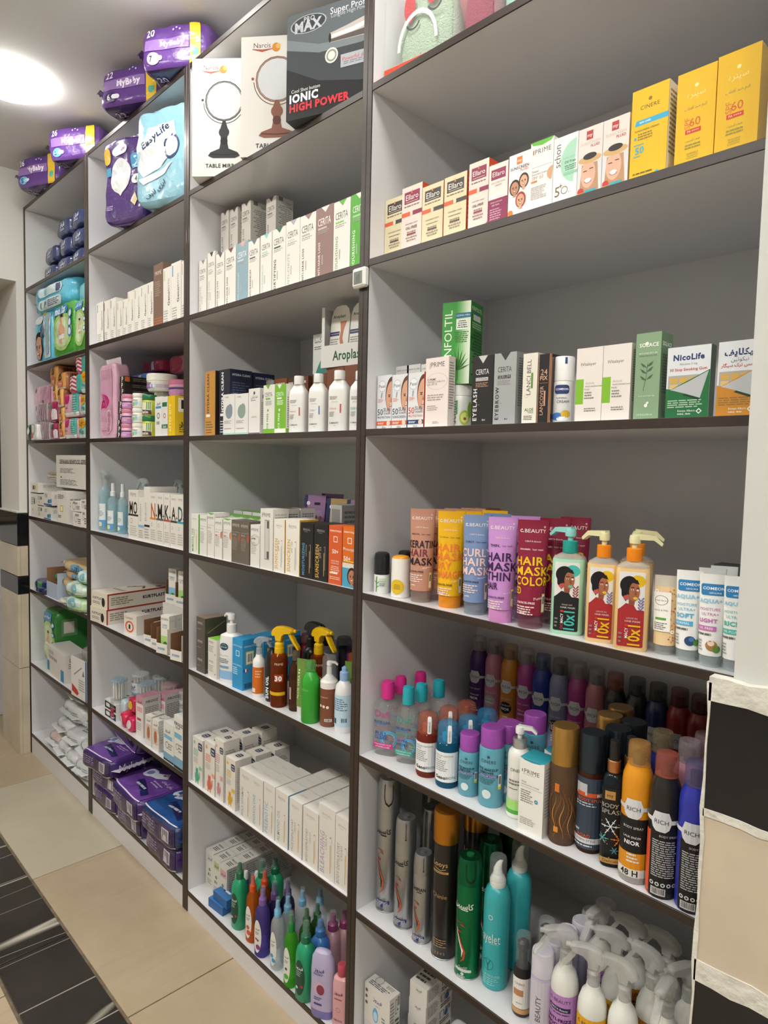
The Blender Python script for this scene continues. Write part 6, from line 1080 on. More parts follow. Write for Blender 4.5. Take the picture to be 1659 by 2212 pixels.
turned((-1.553, 0.0322, 0.8018, 0.0355, 0.1697), 'small white spray bottle with orange label and clear trigger', G3E, [('bottle_body', [(0, 0), (.95, 0), (1, .02), (1, .56), (.9, .61), (.55, .66), (.5, .7)], '#e4e3df', 'plastic')], [(0, .06, .5, 1.4, lambda a: a.R(0, 0, 1, 1, '#cf6a1e').R(.2, .05, .5, .2, '#e2dfd8').L(.5, .6, .9, .9, 3, '#e8b890'))], yaw=.4, extra=tr('#d4d8d8', 'cloudy', .9, .3), name='spray_bottle')
SO = (-1.499, 0.0379, 0.8018, 0.0337, 0.1461)
turned(SO, 'slim black sun oil bottle with white vertical lettering', G3E, [('bottle_body', [(0, 0), (.95, 0), (1, .02), (1, .84), (.9, .9), (.5, .96), (.45, 1), (0, 1)], '#191818', 'plastic')], [(0, .05, .75, 1.2, lambda a: a.T('SUN OIL', .34, .32, .6, '#eeeeea', rot=90, bold=2))], yaw=.5, name='sun_oil_bottle')
def sunoil(P, label, ang=.1):
    turned(P, label, G3E, [('bottle_body', [(0, 0), (.95, 0), (1, .02), (1, .62), (.9, .66), (.55, .69)], '#b5521c', 'liquid'), ('contents', [(0, .01), (.9, .01), (.93, .03), (.93, .58), (0, .58)], '#8a2a12', 'liquid'), ('collar', [(.56, .66), (.57, .665), (.57, .755), (.5, .76)], '#e0b40e', 'plastic')],
           [(0, .16, .6, 1.4, lambda a: a.R(.55, .4, .9, .62, '#a83a20').T('30', .7, .5, .3, '#eee', bold=2).T('PRIME', .72, .92, .36, '#d8c0b0').R(0, 0, 1, .1, '#d8a81a').T('SUN', .1, .35, .4, '#e6e0d8', rot=90, bold=1))], yaw=.3, extra=lambda root, R, h: trigger_head(root, h * .70, R * .54, '#e0b40e', 'plastic', 1.18 * h / .24, ang), name='sun_oil_bottle')
sunoil((-1.454, 0.0303, 0.8018, 0.0464, 0.2101), 'amber sun oil bottle with yellow trigger in front')
SB = (-1.454, 0.0303, 0.8018, 0.0464, 0.2101)
sunoil((SB[0] + .075, SB[1] + .075, SB[2], SB[3], SB[4]), 'amber sun oil bottle with yellow trigger behind the brown bottle', -.2)
turned((SB[0] + .01, SB[1] + .1, SB[2], SB[3], SB[4]), 'black trigger bottle hidden behind the sun oil', G3E, [('bottle_body', [(0, 0), (.95, 0), (1, .02), (1, .62), (.9, .66), (.55, .7)], '#141414', 'plastic')], extra=lambda root, R, h: trigger_head(root, h * .70, R * .54, '#141414', 'plastic', 1.18 * h / .24, .1), name='sun_oil_bottle')
def round_b(P, label, body, cap, lab, mt='liquid', capz=.84, capm='cloudy'):
    turned(P, label, G3E, [('bottle_body', [(0, 0), (.94, 0), (1, .02), (1, capz - .2), (.93, capz - .12), (.62, capz - .04), (.5, capz - .01)], body, mt), ('cap', [(.56, capz), (.56, .985), (.5, 1), (0, 1)], cap, capm)], [(0, .04, capz - .22, 1.3, lab)] if lab else (), yaw=.4, name='lotion_bottle')
round_b((-1.399, 0.0462, 0.8018, 0.0375, 0.1598), 'translucent brown oil bottle with a clear cap', '#7a4a30', '#8a7a6c', lambda a: a.L(.3, .1, .45, .8, 1, '#c0a898'), 'liquid')
tube((-1.357, 0.041, 0.8018, 0.038, 0.1466), 'olive green gel tube with a white foot cap', G3E, '#6a8a3a', '#e0e0da', lambda a: a.T('ALOE VERA', .3, .4, .5, '#dfe8cc', rot=90).E(.3, .7, .05, '#dfe8cc').E(.3, .76, .05, '#dfe8cc'), yaw=.4, capmat='plastic', caph=.18)
round_b((-1.31, 0.0259, 0.8018, 0.0474, 0.1563), 'bright green aloe vera bottle with a green flip cap', '#2f9a2c', '#6ab86a', lambda a: a.T('SEAGULL', .4, .88, .44, '#8fd08a').T('ALOE VERA', .14, .4, .6, '#c4e8bc', rot=90, bold=1), 'plastic')
round_b(((-1.31, 0.0259, 0.8018, 0.0474, 0.1563)[0] + .09, .11) + (-1.31, 0.0259, 0.8018, 0.0474, 0.1563)[2:], 'bright green aloe vera bottle in the second row', '#2f8a2c', '#6ab86a', None, 'plastic')
tube(((-1.357, 0.041, 0.8018, 0.038, 0.1466)[0] + .1, .12) + (-1.357, 0.041, 0.8018, 0.038, 0.1466)[2:], 'olive green gel tube in the second row', G3E, '#6a8a3a', '#e0e0da', lambda a: None, yaw=.4, capmat='plastic', caph=.18)
def ex_f(root, R, h):
    MB().lathe([(R * 1.0, h * .55), (R, h * .64), (R * .8, h * .67), (R * .55, h * .7), (R * .3, h * .74), (R * .3, h * .84)], '#e6e4e0', 'plastic', 20).build('foam_collar', root)
    pump_head(root, h * .82, R * .38, '#e9e8e4', .6, .2, rise=h * .08); MB().lathe([(R * .8, h * .66), (R * .8, h * .97), (R * .7, h), (0, h)], '#e4e8e8', 'clear', 20).build('clear_cap', root)
turned((-1.263, 0.0475, 0.8018, 0.0447, 0.1749), 'brown foam bottle with white pump under a clear cap', G3E, [('bottle_body', [(0, 0), (.95, 0), (1, .02), (1, .55)], '#7a4630', 'plastic')], [(0, .02, .53, 1.4, lambda a: (a.E(.3, .55, .06, '#e6dcd4'), a.E(.46, .54, .06, '#e6dcd4'), a.E(.62, .53, .06, '#e6dcd4'), a.L(.25, .78, .75, .82, 1, '#c8b0a0'), a.R(.5, .12, .8, .2, '#e6e4e0'), a.bars(.52, .13, .78, .19, 10, '#222')))], yaw=.4, extra=ex_f, name='foam_bottle')
turned((-1.208, 0.05, 0.8018, 0.0449, 0.1626), 'white lotion bottle with pale blue wrap and blue pump', G3E, [('bottle_body', [(0, 0), (.93, 0), (1, .03), (1, .6), (.9, .7), (.5, .77), (.4, .79)], '#e3e5e5', 'plastic'), ('pump', [(.5, .78), (.52, .9), (.3, .92), (.3, .97), (0, 1)], '#8fb4dc', 'plastic')], [(0, .1, .58, 1.4, lambda a: (a.R(0, 0, 1, 1, '#bcd6e6'), a.L(.15, .5, .8, .9, 6, '#5a7a98'), a.bars(.55, .15, .8, .28, 8, '#223'), a.R(.2, .08, .34, .25, '#334')))], yaw=.4, name='lotion_bottle')
# cartons and clear-lidded jars along the back
GK = [('#9a2440', 'crimson'), ('#9a2a78', 'magenta'), ('#b85a24', 'orange'), ('#b0542a', 'second orange'), ('#24806c', 'teal'), ('#3a5078', 'steel blue')]
BK = [(-1.46, .33), (-1.4, .3), (-1.345, .25), (-1.33, .17), (-1.27, .14), (-1.2, .1)]
for (c, nm), (x, y), h in zip(GK, BK, (.16, .155, .15, .145, .145, .14)):
    carton((x, y, ZE, .062, h), .1, nm + ' body care carton with dark lower half at the back', 'coloured body care cartons', c, side='#1f1a2c', top=c, art=lambda a, c=c: (a.R(0, 0, 1, 1, '#1f1a2c'), a.R(0, .62, .62, 1, c), a.T('body', .4, .86, .4, '#e6dce2', bold=1), a.T('guard', .4, .76, .4, '#e6dce2', bold=1), a.ring(.4, .35, .14, .3, '#c0547a'), a.ring(.6, .45, .14, .3, '#4a8ac0')), name='body_care_carton', cat='carton', yaw=.03)
JR = [(.16, -1.66, '#25252c', 'dark'), (.2, -1.62, '#2a2a30', 'second dark'), (.24, -1.6, '#7a2028', 'red'), (.28, -1.56, '#6a2028', 'second red'), (.22, -1.545, '#3a3a40', 'grey'), (.3, -1.5, '#3a3a3e', 'second grey'), (.24, -1.49, '#8a8a92', 'silver'), (.29, -1.44, '#6a3a70', 'purple')]
for y, x, c, nm in JR:
    turned((x, y, ZE, .048, .135), nm + ' clear-lidded styling jar at the back', 'clear-lidded jars at the back', [('jar_body', [(0, 0), (.95, 0), (1, .02), (1, .72), (.95, .75)], c, 'plastic'), ('clear_lid', [(.96, .755), (.96, .93), (.8, .99), (0, 1)], c, 'cloudy')], name='styling_jar', cat='jar')

# ---- baby care and depilatory cartons
G3F = 'baby care cartons with animal drawings'
def cat_(a, u, v, s, c):
    k = s * a.w / a.h
    a.E(u, v, s, c, rv=k * 1.3).E(u, v + k * 1.5, s * .62, c).poly([(u - s * .6, v + 1.6 * k), (u - s * .5, v + 2.5 * k), (u - s * .1, v + 2 * k)], c).poly([(u + s * .6, v + 1.6 * k), (u + s * .5, v + 2.5 * k), (u + s * .1, v + 2 * k)], c).band([(u + s * .8, v - .8 * k), (u + 1.3 * s, v + .3 * k), (u + 1.2 * s, v + 1.4 * k)], s * .35, c).R(u - s * .7, v - 1.8 * k, u - s * .35, v - .8 * k, c).R(u + s * .35, v - 1.8 * k, u + s * .7, v - .8 * k, c)
    a.E(u - s * .2, v + 1.6 * k, s * .09, '#2a2a2a').E(u + s * .22, v + 1.6 * k, s * .09, '#2a2a2a')
def logo(a, u, v, s):
    a.RR(u - s, v - s * a.w / a.h, u + s, v + s * a.w / a.h, s * .5, '#262c4a').T('baby', u, v + s * .4 * a.w / a.h, s * 1.3, '#e6e6ea', bold=1).T('first', u, v - s * .4 * a.w / a.h, s * 1.3, '#e6e6ea', bold=1)
def a_baby(c, cc): return lambda a: (a.R(0, 0, 1, 1, '#dedad2'), a.E(.18, .88, .1, c), logo(a, .76, .84, .2), a.L(.1, .6, .7, .76, 5, cc), a.L(.1, .45, .6, .58, 5, '#a8a49c'), a.R(.65, .34, .95, .42, c), cat_(a, .45, .17, .2, cc))
s_baby = lambda a: (a.R(0, 0, 1, 1, '#d3d0c8'), a.L(.12, .15, .88, .85, 20, '#9a968e'), a.E(.3, .07, .05, '#555'), a.E(.5, .07, .05, '#555'))
t_baby = lambda a: logo(a, .5, .55, .2)
BB = [((-1.893, -0.0011, 0.4358, 0.0624, 0.1497), '#8cc4a8', '#4fa88c', 'mint cat'), ((-1.817, -0.0067, 0.4358, 0.0649, 0.1603), '#d8a08c', '#cf6a4e', 'orange cat'), ((-1.755, -0.0019, 0.4358, 0.0488, 0.1859), '#d0a0a8', '#c98a9a', 'pink cat'), ((-1.692, -0.0089, 0.4358, 0.0519, 0.1507), '#d6b23a', '#d0a01c', 'yellow cat')]
for (P, c, cc, nm), hh in zip(BB, (.1, .1, .12, .105)): carton(P[:1] + (.012,) + P[2:], .055, 'white baby care carton with a ' + nm + ' drawing', G3F, '#dedad2', art=a_baby(c, cc), sart=s_baby, tart=t_baby, name='baby_care_carton', cat='carton')
ZF = UN[3][4]['F']
for k, (x, y, h, nm) in enumerate(((-1.885, .075, .15, 'behind the mint cat'), (-1.755, .075, .186, 'behind the pink cat'), (-1.75, .14, .186, 'third in the pink cat row'), (-1.685, .075, .151, 'behind the yellow cat'), (-1.68, .14, .151, 'third in the yellow cat row'))):
    carton((x, y, ZF, .055, h), .055, 'white baby care carton ' + nm, G3F, '#dedad2', art=a_baby('#ccc', '#aaa'), sart=s_baby, tart=t_baby, name='baby_care_carton', cat='carton')
G3S = 'white depilatory and cream cartons'
SG = [((-1.612, 0.0061, 0.4358, 0.0607, 0.1431), 'POLY VITAMIN', '', '#9aa4ac', None), ((-1.551, 0.0073, 0.4358, 0.058, 0.1447), 'ENOXOLONE', '', '#8aa8bc', '#7aa0c0'), ((-1.49, 0.0072, 0.4358, 0.0532, 0.1487), 'PREBIOTIC', '', '#8ab4c4', None), ((-1.434, 0.0052, 0.4358, 0.0571, 0.1481), 'ALMOND OIL', '', '#9ab0b4', '#6a9cc0'), ((-1.371, 0.0026, 0.4358, 0.0544, 0.148), 'FACE DEPILATORY', 'CREAM', '#a49ca0', None), ((-1.312, 0.0006, 0.4358, 0.0649, 0.1481), 'BODY DEPILATORY', 'CREAM', '#9a9498', '#b08ac0'), ((-1.249, 0.0063, 0.4358, 0.065, 0.1812), 'BLEACHING', 'CREAM', '#b4a4b8', None), ((-1.185, 0.0083, 0.4358, 0.0537, 0.1766), 'BODY DEPILATORY', 'CREAM', '#a49ca0', None)]
SN = ['grey POLY VITAMIN', 'blue ENOXOLONE', 'blue PREBIOTIC', 'grey-green ALMOND OIL', 'grey FACE DEPILATORY', 'grey BODY DEPILATORY and a lilac side', 'lilac BLEACHING', 'BODY DEPILATORY, next to the right upright']
for (P, w, sb, c, sd), nm in zip(SG, SN):
    P = P[:1] + (.01,) + P[2:]
    carton(P, .06, 'white cream carton with ' + nm + ' lettering', G3S, '#dcd9d2', side=sd, art=a_sea(w, sb, c, '#dcd9d2', '#9a9894', 'SEAGULL' if len(w) % 2 else 'derma'), tart=lambda a: a.T('SEAGULL', .5, .5, .5, '#c0bdb6'), name='cream_carton', cat='carton')
RW = ('second', 'third', 'fourth'); j = 0
for i, (P, w, sb, c, sd) in enumerate(SG):
    for r in range(1 if i < 3 else 2 if i < 5 else 3):
        carton((P[0], .073 + r * .063, ZF, P[3] - .001, P[4] * (1 if i != 6 else .98)), .06, 'white cream carton behind %s lettering, %s row' % (SN[i].split(',')[0].replace(' and a lilac side', ''), RW[r]), G3S, '#d8d5ce', tart=lambda a: a.T('SEAGULL', .5, .5, .5, '#b8b5ae'), name='cream_carton', cat='carton')

# ---- bottom shelf of the third unit
G3G = 'insect sprays and lotions on the bottom shelf'
ZG3 = UN[3][4]['G']
def a_ant(c): return lambda a: (a.R(0, 0, 1, 1, '#d3d1ca'), a.R(.2, .72, .9, .92, c), a.T('فیروز', .55, .82, .55, '#1f2f5a', bold=1), a.E(.5, .5, .12, '#6a8a5a'), a.R(.3, .32, .42, .4, '#3a4a2a'), a.R(.5, .32, .62, .4, '#8a9a5a'), a.L(.2, .1, .8, .25, 3, '#8a8884'))
t_f = lambda a: (a.T('FIROOZ', .5, .7, .6, '#333', bold=1), a.L(.25, .25, .8, .55, 3, '#444', al='c'))
FX = [-1.892, -1.84, -1.79]
for i, x in enumerate(FX):
    for r in range(4 if i < 2 else 4):
        carton((x, .06 + r * .062 - i * .006, ZG3, .048, .122), .06, 'white and grey baby product carton, %s column, %s row' % (('left', 'middle', 'right')[i], ('front', 'second', 'third', 'back')[r]), 'small baby product cartons', '#d3d1ca', art=a_ant(['#c9c7c2', '#b4bc8a', '#d0a4a8'][i]) if r == 0 else None, sart=s_text('#b4b4ae', '#7a7c78', 12), tart=t_f, name='baby_product_carton', cat='carton')
for k, (x, y, yw, nm) in enumerate(((-1.79, .012, .08, 'lower flat blue stick carton'), (-1.775, .02, .03, 'upper flat blue stick carton'))):
    carton((x, y, ZG3 + k * .0275, .075, .027), .055, nm + ' at the front edge', G3G, '#2a5f9c', top='#3a74b0', tart=lambda a: (a.RR(.3, .4, .7, .58, .05, '#1a2a4a'), a.RR(.4, .42, .75, .56, .05, '#dfe4ea')), yaw=yw, name='stick_carton', cat='carton')
for k, (x, y) in enumerate(((-1.745, .085), (-1.725, .105), (-1.7, .13))):
    turned((x, y, ZG3 + .0, .018, .105), ('front', 'middle', 'back')[k] + ' white and blue repellent stick beside the baby cartons', G3G, [('stick_body', [(0, 0), (1, 0), (1, .2), (.97, .21)], '#e0e2e4', 'plastic'), ('label_sleeve', [(1, .21), (1, .75)], '#2a4f98', 'plastic'), ('cap', [(.95, .755), (.95, .92), (.7, .99), (0, 1)], '#e4e6e6', 'plastic')], name='repellent_stick', cat='stick', n=14)
def ell(a, c, spots):
    a.E(.5, .5, .42, '#dcdcd6', rv=.48).T('فیروز', .5, .72, .5, '#2a3a6a', bold=1).L(.3, .55, .7, .64, 2, '#777')
    for u, v, r, cc in spots: a.E(u, v, r, cc)
def fz(P, label, body, top_, sp, opq=False, lab=True, q=2):
    turned(P, label, G3G, [('bottle_body', [(0, 0), (.9, 0), (1, .02), (1, .3), (.98, .58), (.88, .66), (.6, .715), (.48, .73)], body, 'plastic' if opq else 'liquid', 2.6, .95), ('spray_collar', [(.52, .732), (.53, .74), (.53, .82), (.38, .84), (.36, .85)], top_, 'plastic'), ('spray_button', [(.3, .85), (.27, .95), (0, .955)], top_, 'plastic'), ('clear_cap', [(.4, .84), (.37, .975), (.33, .995), (0, 1)], '#e6ecec', 'clear')],
           [(0, .06, .56, .8, (lambda a: (a.E(.5, .52, .42, '#22483a', rv=.46), a.T('فیروز', .5, .78, .6, '#e6ece8', bold=1), a.L(.25, .55, .75, .7, 3, '#9ab8a8'), a.E(.72, .32, .1, '#a83a34'), a.E(.32, .25, .1, '#c0d0c8'))) if sp is None else (lambda a: ell(a, body, sp)))] if lab else (), yaw=.15, name='spray_bottle', n=24)
GRN = '#22966a'; HF = .196
fz((-1.647, 0.0345, 0.072, 0.0455, 0.2041), 'opaque green repellent bottle at the left of the front row', GRN, '#166a48', None, True)
fz((-1.572, 0.032, 0.072, 0.0379, 0.2005), 'orange liquid spray bottle in the front row', '#f08a20', '#d8501e', [(.5, .35, .2, '#cf5a3a'), (.6, .2, .25, '#cf5a3a')])
fz((-1.506, 0.0215, 0.072, 0.042, 0.1982), 'purple liquid spray bottle in the front row', '#7f6fd0', '#7a5aa0', [(.4, .42, .1, '#8a2a4a'), (.6, .4, .1, '#8a2a4a'), (.6, .2, .22, '#8a3a7a')])
fz((-1.436, 0.023, 0.072, 0.0361, 0.2), 'clear spray bottle with sky blue top in the front row', '#eef4f6', '#7ab8dc', [(.4, .3, .2, '#4a9ac8'), (.6, .18, .22, '#4a9ac8')])
fz((-1.361, 0.0136, 0.072, 0.0351, 0.2034), 'light green liquid spray bottle in the front row', '#6ad83c', '#1f7a38', [(.5, .4, .14, '#3a4a3a'), (.5, .2, .26, '#5aa83a')])
fz((-1.302, 0.0171, 0.072, 0.0495, 0.2048), 'opaque green repellent bottle at the right of the front row', GRN, '#166a48', None, True)
for P, lab, b, t, o in (((-1.612, 0.0905, 0.072, 0.05, 0.2), 'opaque green repellent bottle standing at the back left', GRN, '#166a48', True), ((-1.602, 0.1301, 0.072, 0.05, 0.2), 'opaque green repellent bottle at the back under the shelf', GRN, '#166a48', True), ((-1.578, 0.076, 0.072, 0.04, 0.193), 'orange spray bottle in the second row', '#d06a1c', '#cf4a1e', False),
                     ((-1.51, 0.0632, 0.072, 0.04, 0.193), 'purple spray bottle in the second row', '#4a3c80', '#5f4880', False), ((-1.495, 0.0991, 0.072, 0.04, 0.193), 'purple spray bottle in the third row', '#3f3470', '#564474', False), ((-1.439, 0.0586, 0.072, 0.04, 0.193), 'clear spray bottle with sky blue top in the second row', '#e4ecf0', '#7ab4d4', False), ((-1.433, 0.105, 0.072, 0.04, 0.193), 'clear spray bottle with sky blue top in the third row', '#e4ecf0', '#74acd0', False),
                     ((-1.405, 0.1456, 0.072, 0.04, 0.193), 'clear spray bottle with sky blue top at the back', '#e4ecf0', '#74acd0', False), ((-1.362, 0.0654, 0.072, 0.04, 0.193), 'light green spray bottle in the second row', '#3f8a28', '#1c5a2c', False), ((-1.359, 0.0998, 0.072, 0.04, 0.193), 'light green spray bottle in the third row', '#37782a', '#1c5a2c', False),
                     ((-1.307, 0.0691, 0.072, 0.052, 0.19), 'opaque blue spray bottle behind the lotions', '#3f78c0', '#3f7ab8', True), ((-1.302, 0.1076, 0.072, 0.052, 0.19), 'dusty pink spray bottle by the right upright', '#b08890', '#8a3a6a', True), ((-1.289, 0.1379, 0.072, 0.052, 0.19), 'dusty pink spray bottle half hidden by the upright', '#b08890', '#8a3a6a', True)):
    fz(P, lab, b, t, [], o, False)
def lotion(P, label, lab=True):
    turned(P, label, G3G, [('cap_foot', [(0, 0), (.85, 0), (.92, .02), (.98, .13)], '#7a74b8', 'plastic', 2.4, .55), ('bottle_body', [(.98, .131), (1, .3), (.96, .5), (.98, .7), (.9, .88), (.65, .97), (.3, .998), (0, 1)], '#b4accc', 'plastic', 2.4, .55)], [(1, .16, .85, .85, lambda a: a.T('فیروز', .45, .84, .5, '#2a2f6a', bold=1).L(.15, .72, .7, .77, 2, '#5a5480').E(.45, .45, .3, '#c8b0c0', rv=.15).E(.52, .42, .2, '#8a3a50', rv=.11).L(.2, .18, .6, .26, 2, '#5a5480').R(.2, .08, .6, .12, '#4a4480'))] if lab else (), yaw=.45, name='lotion_bottle', n=28)
LO = (-1.227, 0.0144, 0.072, 0.0638, 0.1727)
lotion(LO, 'lavender body lotion bottle in front with a dark pink emblem'); lotion((LO[0] + .05, LO[1] + .07, LO[2], LO[3], LO[4]), 'lavender body lotion bottle behind the front one', False)
PK = (-1.151, 0.0122, 0.072, 0.0444, 0.1578)
turned((-1.172, .03, PK[2], PK[3], PK[4]), 'pale pink baby oil bottle with a rose cap by the upright', G3G, [('bottle_body', [(0, 0), (.95, 0), (1, .02), (1, .7), (.9, .78), (.55, .82)], '#dba4a8', 'plastic', 3, .7), ('cap', [(.5, .825), (.52, .83), (.52, .985), (.45, 1), (0, 1)], '#b84a5c', 'plastic')], [(0, .03, .68, .9, lambda a: a.T('فیروز', .45, .84, .55, '#2a2f5a', bold=1).L(.2, .66, .7, .72, 1, '#8a4a54').ring(.45, .42, .15, .15, '#b4707c').T('FIROOZ', .45, .16, .55, '#5a3a4a', bold=1))], yaw=.4, name='baby_oil_bottle')


# ================================================================== second unit
def fb(P, D, h=None): return (P[0] + P[3] / 2, P[1] + D / 2, P[2]), (P[3], D, h or P[4])
def corner(x, y, z, w, d, yaw): return (x + math.cos(yaw) * w / 2 - math.sin(yaw) * d / 2, y + math.sin(yaw) * w / 2 + math.cos(yaw) * d / 2, z)
# diaper packs lying on top of the units, corners over the edge
PU = '#5a3680'
def a_diaper(n, sz, oval): return lambda a: (a.R(.06, .42, .72, .66, '#8a6aa8'), a.T(n, .16, .8, .13, '#e4dcec', bold=1), a.T('MyBaby', .48, .55, .36, '#ece6f2', bold=2), a.E(.2, .25, .1, oval, rv=.13), a.T(sz, .17, .25, .05, '#2a2a4a' if oval[1] != '3' else '#eee', bold=1), a.RR(.22, .2, .34, .3, .03, '#e4e4ee'), a.R(.74, -.0, .9, 1, '#e0b92c'), a.E(.82, .3, .05, '#5ab0a0'), a.E(.55, .85, .012, '#c9d4f0'), a.E(.6, .8, .012, '#c9d4f0'), a.E(.5, .82, .012, '#c9d4f0'))
def d_diaper(n): return lambda a: (a.T(n, .22, .7, .16, '#cfc4dc', bold=1), a.E(.6, .7, .12, '#6ab4c0', rv=.16), a.E(.6, .7, .08, '#c04a6a', rv=.1))
TD = .16
for x, y, w, yaw, u, n, sz, ov, lab in ((-2.055, -.085, .23, .56, 2, '20', '7', '#dcd8e4', 'purple diaper pack marked 20 on top of the unit by the mirrors'), (-2.37, -.09, .26, .5, 2, '22', '6', '#3a2a5c', 'purple diaper pack marked 22, second from the mirrors'),
                                (-2.92, -.085, .25, .58, 1, '26', 'S', '#6ab4dc', 'shiny purple diaper pack marked 26, third from the mirrors'), (-3.32, -.09, .27, .42, 1, '26', 'S', '#6ab4dc', 'purple diaper pack marked 26 nearest the end wall')):
    z = UN[u][4]['T'] + .0005
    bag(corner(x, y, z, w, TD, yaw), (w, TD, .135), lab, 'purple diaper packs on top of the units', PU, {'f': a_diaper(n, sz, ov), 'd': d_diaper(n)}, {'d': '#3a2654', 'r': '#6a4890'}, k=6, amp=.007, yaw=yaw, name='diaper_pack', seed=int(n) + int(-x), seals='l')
# top shelf: two standing diaper packs
P = (-2.429, -0.0306, 2.265, 0.2468, 0.2854)
bag(*fb((P[0], -.03, P[2] + .001, .2, P[4]), .1), 'purple diaper pack standing upright with a diaper picture', 'diaper packs on the second unit', '#4a3070', {'f': lambda a: (a.E(.42, .55, .25, '#d9dce0', rv=.2), a.poly([(.2, .6), (.64, .6), (.58, .42), (.42, .32), (.26, .42)], '#e6e8e8'), a.E(.08, .82, .1, '#d9b23a', rv=.1), a.E(.42, .85, .2, '#e4e0ea', rv=.07), a.T('mybaby', .42, .85, .3, '#b04a7a', bold=1), a.RR(.68, .6, .95, .76, .08, '#4a9ac8'), a.T('5', .81, .68, .08, '#fff', bold=1), a.E(.82, .47, .11, '#e6e6ea', rv=.055), a.T('4', .82, .47, .06, '#222', bold=1), a.R(.05, .58, .18, .68, '#4a9ac8'), a.L(.1, .16, .3, .22, 3, '#b8a8c8'), a.poly([(.7, .22), (.8, .32), (.86, .22), (.8, .16)], '#d8c8a0'))}, k=8, amp=.008, yaw=.3, name='diaper_pack', seed=5, seals='t')
P = (-2.204, -0.0351, 2.265, 0.2681, 0.3321)
bag(*fb((-2.2, -.02, P[2] + .001, .235, .3), .12), 'pale blue diaper pack with a white diaper picture', 'diaper packs on the second unit', '#8cbccc', {'f': lambda a: (a.poly([(.05, .4), (.3, .8), (.75, .82), (.8, .5), (.45, .36), (.2, .3)], '#dfe3e2'), a.ring(.7, .56, .13, .2, '#3a4a6a', rv=.13), a.T('EasyLife', .42, .7, .5, '#2a3a5a', rot=.5, bold=1), a.poly([(.1, .28), (.5, .34), (.75, .4), (.6, .3), (.2, .22)], '#e2e6e6'), a.T('ایزی لایف', .4, .14, .42, '#1f2f4a', rot=.5, bold=1)), 'r': lambda a: (a.R(.2, .3, .8, .75, '#dcdcd8'), a.L(.25, .32, .75, .72, 9, '#555'))}, k=6, amp=.009, yaw=.35, name='diaper_pack', seed=6, seals='t')
bag((-1.992, .3, UN[2][4]['A'] + .001), (.1, .14, .33), 'pale blue diaper pack with a bar code behind the front one', 'diaper packs on the second unit', '#86b6c8', {'f': lambda a: (a.R(.1, .68, .8, .92, '#d8dcda'), a.bars(.2, .72, .6, .88, 14, '#333'))}, k=6, amp=.008, yaw=.2, name='diaper_pack', seed=7)
# slim white skincare cartons
def a_gen(c, big=1): return lambda a: (a.R(0, 0, 1, 1, '#e3e0d8'), a.R(.12, .78, .2, .96, c), a.T('Geno', .7, .46, .24, '#2c2a28', rot=90, bold=1), a.T('BIOTIC', .7, .7, .22, '#4a4846', rot=90), a.L(.1, .06, .7, .28, 5, '#a8a6a0'))
G2B = 'slim white skincare cartons'
GN = ['with a teal band, nearest the left upright', 'with a maroon corner', 'with a black tag', 'small, with a rose corner', 'small, with a grey corner', 'with a yellow corner', 'with a pink corner', 'with a green corner', 'with a red corner', '', 'tall, with a lime corner', 'tall, with a blue corner', 'tall, with an orange corner']
GP = [((-2.709, 0.03, 1.899, 0.0745, 0.1647), '#3a9aa0'), ((-2.64, 0.03, 1.899, 0.0626, 0.1611), '#8a3a4a'), ((-2.575, 0.03, 1.899, 0.0523, 0.1612), '#222222'), ((-2.513, 0.03, 1.899, 0.0501, 0.1409), '#b87a8a'), ((-2.458, 0.03, 1.899, 0.0406, 0.139), '#777777'), ((-2.416, 0.03, 1.899, 0.0532, 0.1607), '#d6b23a'), ((-2.36, 0.03, 1.899, 0.0511, 0.162), '#c98a9a'), ((-2.309, 0.03, 1.899, 0.0535, 0.1628), '#7ab04a'), ((-2.254, 0.03, 1.899, 0.043, 0.1629), '#b83a34'), ((-2.207, 0.03, 1.899, 0.0689, 0.213), 0), ((-2.136, 0.03, 1.899, 0.0559, 0.1881), '#8ac04a'), ((-2.079, 0.03, 1.899, 0.0666, 0.1932), '#2f7fa8'), ((-2.009, 0.03, 1.899, 0.0367, 0.1866), '#d0602a')]
for (P, c), nm in zip(GP, GN):
    if not c:
        carton(P, .075, 'brown skincare carton with copper stripes among the white ones', G2B, '#7a6052', art=lambda a: (a.R(0, 0, 1, 1, '#7a6052'), a.T('PRIME', .5, .86, .66, '#d8ccc4'), a.L(.15, .5, .8, .74, 7, '#a08c80'), [a.R(.05, .03 + k * .04, .95, .045 + k * .04, '#b8703c') for k in range(4)]), name='skincare_carton', cat='carton'); continue
    carton(P, .05, 'slim white skincare carton ' + nm, G2B, '#e3e0d8', art=a_gen(c), name='skincare_carton', cat='carton')
